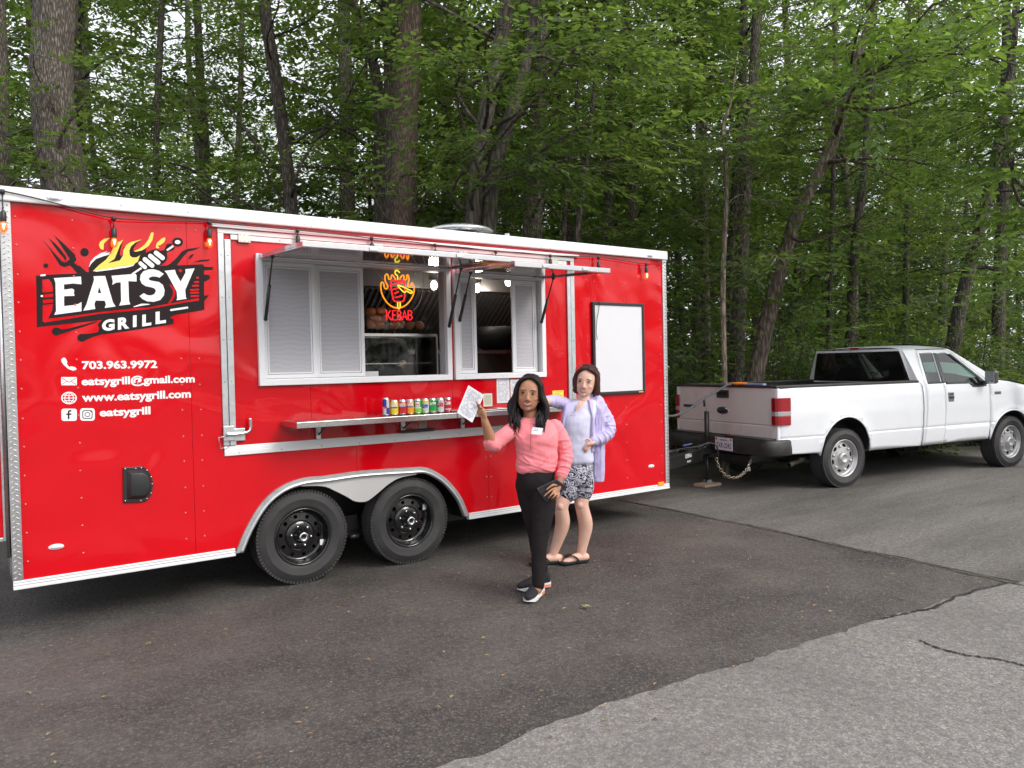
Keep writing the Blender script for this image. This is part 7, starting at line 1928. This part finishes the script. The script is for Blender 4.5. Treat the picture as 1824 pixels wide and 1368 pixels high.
b.build('loose_strands', HAIR1, hr)
for sg in (-1, 1): MB().ball(H1.P(sg * .072, .018, -.052), .006, 10, 8).build('earring', CHROME, body1)
# the paper she holds up and the wallet in her other hand
c = [p(834.4, 686, .215), p(862.3, 703.4, .205), p(841.3, 752.8, .225), p(814.2, 734.7, .235)]
def sheet_obj(name, c, mt, off, label, bend=.012):
    b = MB(); V = []; n = 8
    nn = (c[1] - c[0]).cross(c[3] - c[0]).normalized()
    for j in range(n + 1):
        for i in range(n + 1):
            u, v = i / n, j / n; q = c[0] * (1 - u) * (1 - v) + c[1] * u * (1 - v) + c[2] * u * v + c[3] * (1 - u) * v
            V.append((q + nn * (off + bend * math.sin(u * 2.6 + .3) + .004 * math.sin(v * 4)))[:])
    b.add(V, [(j * (n + 1) + i, j * (n + 1) + i + 1, (j + 1) * (n + 1) + i + 1, (j + 1) * (n + 1) + i) for j in range(n) for i in range(n)], True)
    o = b.build(name, mt); 
    if label: tag(o, label, 'paper')
    return o, (lambda u, v: (c[0] * (1 - u) * v + c[1] * u * v + c[2] * u * (1 - v) + c[3] * (1 - u) * (1 - v) + nn * (off + bend * math.sin(u * 2.6 + .3) + .004 * math.sin((1 - v) * 4)))[:]), nn
hp, hm, nn = sheet_obj('menu_paper', c, PAPER, 0, 'white printed paper held up by the woman in pink')
sgn = 1 if nn.dot(eT) > 0 else -1
lines_on(hp, lambda u, v: (Vector(hm(u, v)) + nn * (sgn * .0015))[:], 22, 8)
w0 = [p(958, 870, .15), p(991, 853.8, .145), p(1012, 868, .10), p(973, 894.7, .115)]
b = MB(); nn = (w0[1] - w0[0]).cross(w0[3] - w0[0]).normalized(); sgn = 1 if nn.dot(eT) > 0 else -1; nn = nn * sgn
b.add([q + nn * .006 for q in w0] + [q - nn * .016 for q in w0], [(0, 1, 2, 3), (7, 6, 5, 4), (0, 4, 5, 1), (1, 5, 6, 2), (2, 6, 7, 3), (3, 7, 4, 0)])
wl = b.build('wallet', pm('wallet_grey', (.040, .040, .046), .38, 0, .2, 30, .1, 120), bevel=.004); tag(wl, 'dark grey zip wallet held in the lowered hand of the woman in pink', 'wallet')
b = MB(); b.tube([w0[0] - nn * .005, w0[3] - nn * .005], .003, 6); b.build('zip_edge', pm('zip_copper', (.45, .24, .16), .4, .5), wl)
q = w0[0] * .35 + w0[1] * .45 + w0[2] * .2 + nn * .007
b = MB(); b.obox(q, (w0[1] - w0[0]), (w0[3] - w0[0]), nn, .018, .006, .0015); b.build('clasp', CHROME, wl)

# ------------------------------------------------------------------ woman in the lavender jacket
f = Fig(6.30); p = f.p
P2 = thing('person', G(1020, 1003), 'woman in lavender jacket and patterned shorts with one hand on her hip', 'person')
H2 = Head(p(1044, 679, -.01), yaw=-.24, roll=-.15, pitch=.05, k=1.02, wide=1.04)
mb = MB(); H2.shape(mb)
ctube(mb, [H2.P(0, -.015, -.07), p(1040, 706, -.01), p(1038, 718, -.02)], [.052, .052, .062], 14)
loft(mb, [(p(1038, 716, -.02), .10, .06), (p(1034, 728, -.02), .130, .085), (p(1030, 755, -.01), .120, .09), (p(1029, 790, 0), .110, .09), (p(1030, 825, 0), .11, .10), (p(1030, 850, 0), .11, .10)], 20)
ctube(mb, [p(1010, 722, -.02), p(994, 718, .02), p(981, 716, .10), p(972, 716, .22), p(968, 722, .30)], [.045, .042, .038, .033, .028], 12)
ctube(mb, [p(968, 722, .30), p(966, 730, .34), p(965, 738, .36)], [.030, .032, .02], 10, .6)
for k_ in range(4): finger(mb, [p(962 + k_ * 3, 733, .36), p(961 + k_ * 3, 740, .39), p(961 + k_ * 3, 745, .40)], .009)
finger(mb, [p(972, 728, .34), p(976, 734, .37), p(977, 739, .38)], .010)
ctube(mb, [p(1070, 724, -.02), p(1080, 746, -.02), p(1085, 766, .0), p(1071, 780, .06), p(1060, 786, .10)], [.040, .038, .036, .030, .026], 12)
ctube(mb, [p(1060, 786, .10), p(1053, 789, .125), p(1048, 792, .130)], [.028, .032, .024], 10, .6)
for k_ in range(4): finger(mb, [p(1048 + k_ * 1.2, 789 + k_ * 2.4, .130), p(1043 + k_ * 1.4, 793 + k_ * 2.6, .138), p(1039 + k_ * 1.6, 798 + k_ * 2.4, .134)], .009)
finger(mb, [p(1054, 786, .125), p(1049, 783, .132), p(1045, 782, .132)], .010)
# bare legs and feet, toes pointing left
ctube(mb, [p(1016, 850, .02), p(1007, 880, .05), p(1000, 903, .07), p(1002, 932, .03), p(993, 965, .0), p(986, 984, -.01), p(985, 993, -.01)], [.085, .070, .056, .060, .044, .036, .038], 16)
ctube(mb, [p(1038, 850, 0), p(1037, 880, .01), p(1036, 900, .02), p(1043, 934, -.02), p(1039, 965, -.03), p(1036, 982, -.03), p(1036, 992, -.03)], [.085, .072, .056, .059, .044, .038, .040], 16)
mb.ball(p(999, 902, .105), (.034, .03, .038), 12, 8); mb.ball(p(1034, 899, .055), (.034, .03, .038), 12, 8)
for heel, toe in ((p(996, 998.5, -.02), p(951, 1001, .03)), (p(1043, 998, -.04), p(1004, 1000, .04))):
    h, t = Vector(heel), Vector(toe); h.z = t.z = .035; d = (t - h); L_ = d.length; d.normalize(); s_ = Vector((-d.y, d.x, 0))
    ctube(mb, [h + d * .0 + Vector((0, 0, .012)), h + d * (.35 * L_) + Vector((0, 0, .018)), h + d * (.75 * L_) + Vector((0, 0, .0)), h + d * (.92 * L_) + Vector((0, 0, -.006))], [.034, .036, .032, .022], 12)
    for k_ in range(5):
        o_ = (k_ - 2) * .015; c = h + d * (L_ * (.88 - .02 * abs(k_ - 1))) + s_ * o_ + Vector((0, 0, -.012)); ctube(mb, [c, c + d * .045], [.012, .010 - .001 * k_], 8, per=2)
body2 = blob('body', mb, SK2, P2, .0048, 4)
H2.face(body2, BROW2, LIP2, open_=.55)
# tee shirt
def tf2(v): return .004 * mnoise.noise(Vector((v.x * 10, v.y * 10, v.z * 16))) + .0022 * mnoise.noise(v * 26)
mb = MB()
loft(mb, [(p(1038, 711, -.03), .074, .050), (p(1037, 717, -.02), .125, .075), (p(1033, 730, -.01), .146, .105), (p(1030, 745, .0), .138, .128), (p(1028, 765, .01), .130, .125), (p(1028, 785, .01), .128, .118), (p(1029, 805, .01), .128, .120), (p(1030, 820, .01), .124, .118), (p(1030, 826, .01), .110, .10)], 28, 2.5)
tee = blob('tee_shirt', mb, TEE, P2, .0055, 3, tf2)
b = MB(); b.add([x + eT * .010 for x in (p(1030, 714, .070), p(1043, 715, .078), p(1034, 725, .122), p(1024, 736, .142))], [(0, 3, 2, 1)]); b.build('open_collar', SK2, tee)
b = MB(); b.tube([p(1034, 717, .085), p(1028, 726, .118), p(1022.5, 734, .135)], [.001, .004, .001], 6); b.build('collar_slit', pm('slit_shadow', (.25, .24, .33), .9), tee)
b = MB(); b.tube(catmull([p(1013, 742, .135), p(1018, 739.5, .138), p(1022, 741, .138), p(1026, 738, .137)], 4), .0016, 5); b.build('chest_print', pm('print_grey', (.3, .3, .36), .8), tee)
# open jacket: back panel, two fronts, sleeves
def ridge(v, s_): return .5 - abs(mnoise.noise(v * s_)) * 1.6
def jf(v):
    w_ = Vector((v.x * 1.0, v.y * 1.0, v.z * .45))
    return .008 * ridge(w_, 12) + .004 * ridge(w_ + Vector((3, 1, 2)), 25) + .0015 * mnoise.noise(v * 45) - .003
mb = MB()
loft(mb, [(p(1063, 712, -.05), .050, .045), (p(1064, 722, -.04), .066, .085), (p(1066, 740, -.035), .062, .095), (p(1065, 770, -.03), .060, .09), (p(1064, 800, -.03), .060, .085), (p(1064, 830, -.03), .060, .08), (p(1064, 857, -.03), .056, .07)], 22, 2.8)
loft(mb, [(p(1050, 712, .005), .020, .050), (p(1052, 725, .05), .022, .055), (p(1055, 745, .075), .020, .048), (p(1055, 775, .075), .018, .045), (p(1054, 805, .06), .018, .04)], 16)
loft(mb, [(p(1017, 714, -.02), .035, .06), (p(1009, 726, .02), .030, .08), (p(1004, 745, .06), .022, .06), (p(1001, 775, .07), .018, .05), (p(1000, 810, .05), .016, .05)], 16)
ctube(mb, [p(1048, 709, -.04), p(1056, 706, -.05), p(1066, 712, -.055), p(1071, 718, -.04)], [.032, .040, .042, .034], 12)
AP, AR = [p(1014, 722, -.02), p(996, 717, .02), p(982, 714, .10), p(974, 714, .18)], [.060, .052, .048, .045]
ctube(mb, AP, AR, 14); arm_folds(mb, AP, AR, [(.2, 1.5, 3, .04), (.38, 1.2, 3, -.04), (.52, 1.6, 3, .03), (.66, 1.2, 3, -.03), (.8, 1.5, 3, .03)], .008)
AP, AR = [p(1068, 725, -.03), p(1079, 744, -.02), p(1086, 766, .0), p(1073, 779, .06), p(1058, 786, .10)], [.058, .056, .055, .050, .042]
ctube(mb, AP, AR, 14); arm_folds(mb, AP, AR, [(.12, -2.0, 2.6, .05), (.24, -1.5, 2.6, -.05), (.34, -2.0, 2.8, .04), (.43, -1.5, 2.8, -.04), (.50, -2.0, 3.2, .03), (.57, -1.6, 3.2, -.03), (.66, -2.0, 3.2, .03), (.76, -1.6, 3.2, -.02), (.88, -1.8, 3.4, .02)], .009)
for x0, x1 in ((1056, 1060), (1062, 1063), (1068, 1066), (1073, 1071)): ctube(mb, [p(x0, 742, .06), p(x1, 790, .055), p(x1 - 1, 850, .04)], [.004, .009, .004], 8)
jacket = blob('jacket', mb, LAV, P2, .0052, 2, jf)
# paisley shorts
PAIS = bpy.data.materials.new('paisley_print'); PAIS.use_nodes = True
n_ = PAIS.node_tree; bs = n_.nodes['Principled BSDF']; bs.inputs['Roughness'].default_value = .8
tc = n_.nodes.new('ShaderNodeTexCoord'); nz = n_.nodes.new('ShaderNodeTexNoise'); nz.inputs['Scale'].default_value = 9; nz.inputs['Distortion'].default_value = 2.5; nz.inputs['Detail'].default_value = 1
wv = n_.nodes.new('ShaderNodeMath'); wv.operation = 'MULTIPLY'; wv.inputs[1].default_value = 46; sn_ = n_.nodes.new('ShaderNodeMath'); sn_.operation = 'SINE'
rp = n_.nodes.new('ShaderNodeValToRGB'); cr = rp.color_ramp; cr.interpolation = 'CONSTANT'; cr.elements[0].color = (.015, .014, .022, 1); cr.elements[1].position = .62; cr.elements[1].color = (.55, .55, .62, 1); e = cr.elements.new(.38); e.color = (.16, .14, .26, 1)
mr = n_.nodes.new('ShaderNodeMapRange'); mr.inputs[1].default_value = -1
n_.links.new(tc.outputs['Object'], nz.inputs['Vector']); n_.links.new(nz.outputs[0], wv.inputs[0]); n_.links.new(wv.outputs[0], sn_.inputs[0]); n_.links.new(sn_.outputs[0], mr.inputs[0]); n_.links.new(mr.outputs[0], rp.inputs[0]); n_.links.new(rp.outputs[0], bs.inputs['Base Color'])
mb = MB()
loft(mb, [(p(1030, 812, .0), .112, .100), (p(1030, 830, .0), .122, .116), (p(1029, 850, .01), .124, .120), (p(1029, 862, .01), .118, .112)], 26, 2.5)
ctube(mb, [p(1015, 845, .03), p(1012, 864, .045), p(1010, 877, .05)], [.098, .094, .088], 18)
ctube(mb, [p(1039, 845, .0), p(1038, 864, .01), p(1037, 876, .01)], [.096, .092, .088], 18)
blob('shorts', mb, PAIS, P2, .0065, 4, tf)
# flip-flops
for heel, toe in ((p(999, 1000, -.02), p(943, 1003, .03)), (p(1047, 1000, -.045), p(998, 1002, .045))):
    h, t = Vector(heel), Vector(toe); h.z = t.z = .012; d = (t - h); L_ = d.length; d.normalize(); s_ = Vector((-d.y, d.x, 0))
    out = [(-.02, -.022), (.05, -.032), (.3, -.030), (.5, -.033), (.75, -.045), (.92, -.038), (1.01, -.012), (1.01, .012), (.92, .040), (.75, .045), (.5, .033), (.3, .030), (.05, .032), (-.02, .022)]
    k = len(out); b = MB(); b.add([(h + d * (x * L_) + s_ * y)[:] for x, y in out] + [(h + d * (x * L_) + s_ * y + Vector((0, 0, .022)))[:] for x, y in out], [(i, (i + 1) % k, k + (i + 1) % k, k + i) for i in range(k)] + [tuple(range(k))[::-1], tuple(range(k, 2 * k))])
    so = b.build('sandal', BLACK, P2, bevel=.004)
    b = MB(); tp = h + d * (.80 * L_) + Vector((0, 0, .052))
    for sg in (-1, 1): b.tube(catmull([tp, h + d * (.66 * L_) + s_ * (sg * .028) + Vector((0, 0, .066)), h + d * (.50 * L_) + s_ * (sg * .044) + Vector((0, 0, .052)), h + d * (.40 * L_) + s_ * (sg * .042) + Vector((0, 0, .020))], 4), .008, 8, flat=.6)
    for a in range(5): b.ball(tp + d * (-.01 + .012 * math.cos(a * 1.26)) + s_ * (.016 * math.sin(a * 1.26)) + Vector((0, 0, .010)), (.010, .010, .006), 8, 6)
    b.build('strap', BLK, so)
hr2 = blob('hair', locks(H2, 9, .14, .018, 9, -.012, ((.084, .115), (.092, .135)), 0.0, (.012, .045)), HAIR2, P2, .0045, 2, hf)
b = MB()
r_ = random.Random(12)
for i in range(14):
    q0 = H2.P(.085, -.05 + r_.uniform(-.02, .03), -.08); ctube(b, [q0, H2.P(.105 + r_.uniform(-.01, .01), -.06, -.115), H2.P(.130 + r_.uniform(-.02, .02), -.055, -.125 - r_.uniform(-.01, .03))], [.010, .008, .002], 6, per=4)
b.build('flipped_ends', HAIR2, hr2)
gl = MB()
for sg in (-1, 1): gl.tube([H2.P(sg * .040 + .028 * math.cos(a), .040 - .020 * math.sin(a), .126 - 6 * (.040 + .028 * math.cos(a)) ** 2 * .6 + .012 * math.sin(a)) for a in [2 * math.pi * i / 14 for i in range(14)]], .0032, 6, closed=True); gl.tube([H2.P(sg * .068, .040, .108), H2.P(sg * .094, .0, .088), H2.P(sg * .100, -.05, .06)], .003, 6)
o = gl.build('eyeglasses', BLACK); tag(o, 'black framed glasses pushed up on the auburn hair', 'glasses')

# ------------------------------------------------------------------ person in black behind the display case
f = Fig(8.3); p = f.p
q = W(690, 640, 1.0); Zp = (q - Vector(CAM)).dot(Vector(FWD)); f = Fig(Zp); p = f.p
P3 = thing('person', Vector((q.x, q.y, .40)), 'person in black working behind the display case inside the trailer', 'person')
H3 = Head(p(700, 565, .12), yaw=.5, roll=0, pitch=-.35)
mb = MB(); H3.shape(mb)
ctube(mb, [H3.P(0, -.015, -.07), p(694, 590, .03), p(692, 600, .0)], [.052, .052, .062], 12)
loft(mb, [(p(692, 600, 0), .10, .06), (p(690, 615, 0), .16, .10), (p(688, 645, 0), .15, .10), (p(688, 690, -.02), .14, .10), (p(688, 730, -.02), .14, .10)], 18)
ctube(mb, [p(668, 612, 0), p(662, 640, .05), p(680, 655, .2)], [.045, .040, .03], 10); ctube(mb, [p(711, 612, 0), p(718, 640, .08), p(715, 652, .2), p(708, 655, .26)], [.045, .040, .032, .026], 10)
for k_ in range(4): finger(mb, [p(712 + k_ * 2, 655, .26), p(710 + k_ * 2, 659, .28), p(708 + k_ * 2, 662, .28)], .009)
finger(mb, [p(706, 653, .26), p(703, 657, .27), p(702, 660, .27)], .01)
for sg in (-1, 1): ctube(mb, [p(688 + sg * 12, 720, -.02), p(688 + sg * 12, 790, 0), p(688 + sg * 12, 850, 0)], [.08, .06, .045], 12)
body3 = blob('body', mb, SK3, P3, .007, 3); H3.face(body3, BROW1, LIP1)
mb = MB(); loft(mb, [(p(692, 602, 0), .09, .06), (p(690, 612, 0), .17, .11), (p(688, 640, 0), .17, .13), (p(688, 690, -.02), .16, .12), (p(688, 735, -.02), .15, .12)], 18)
ctube(mb, [p(669, 610, 0), p(662, 632, .03), p(664, 645, .08)], [.062, .058, .055], 10); ctube(mb, [p(710, 610, 0), p(718, 632, .06), p(718, 642, .10)], [.062, .058, .055], 10)
blob('shirt', mb, BLK, P3, .009, 4)
mb = MB(); mb.ball(H3.P(0, -.025, .045), (.082, .098, .085), 16, 10, H3.M); blob('hair', mb, HAIR1, P3, .008, 2)

bpy.data.scenes.remove(TMP)
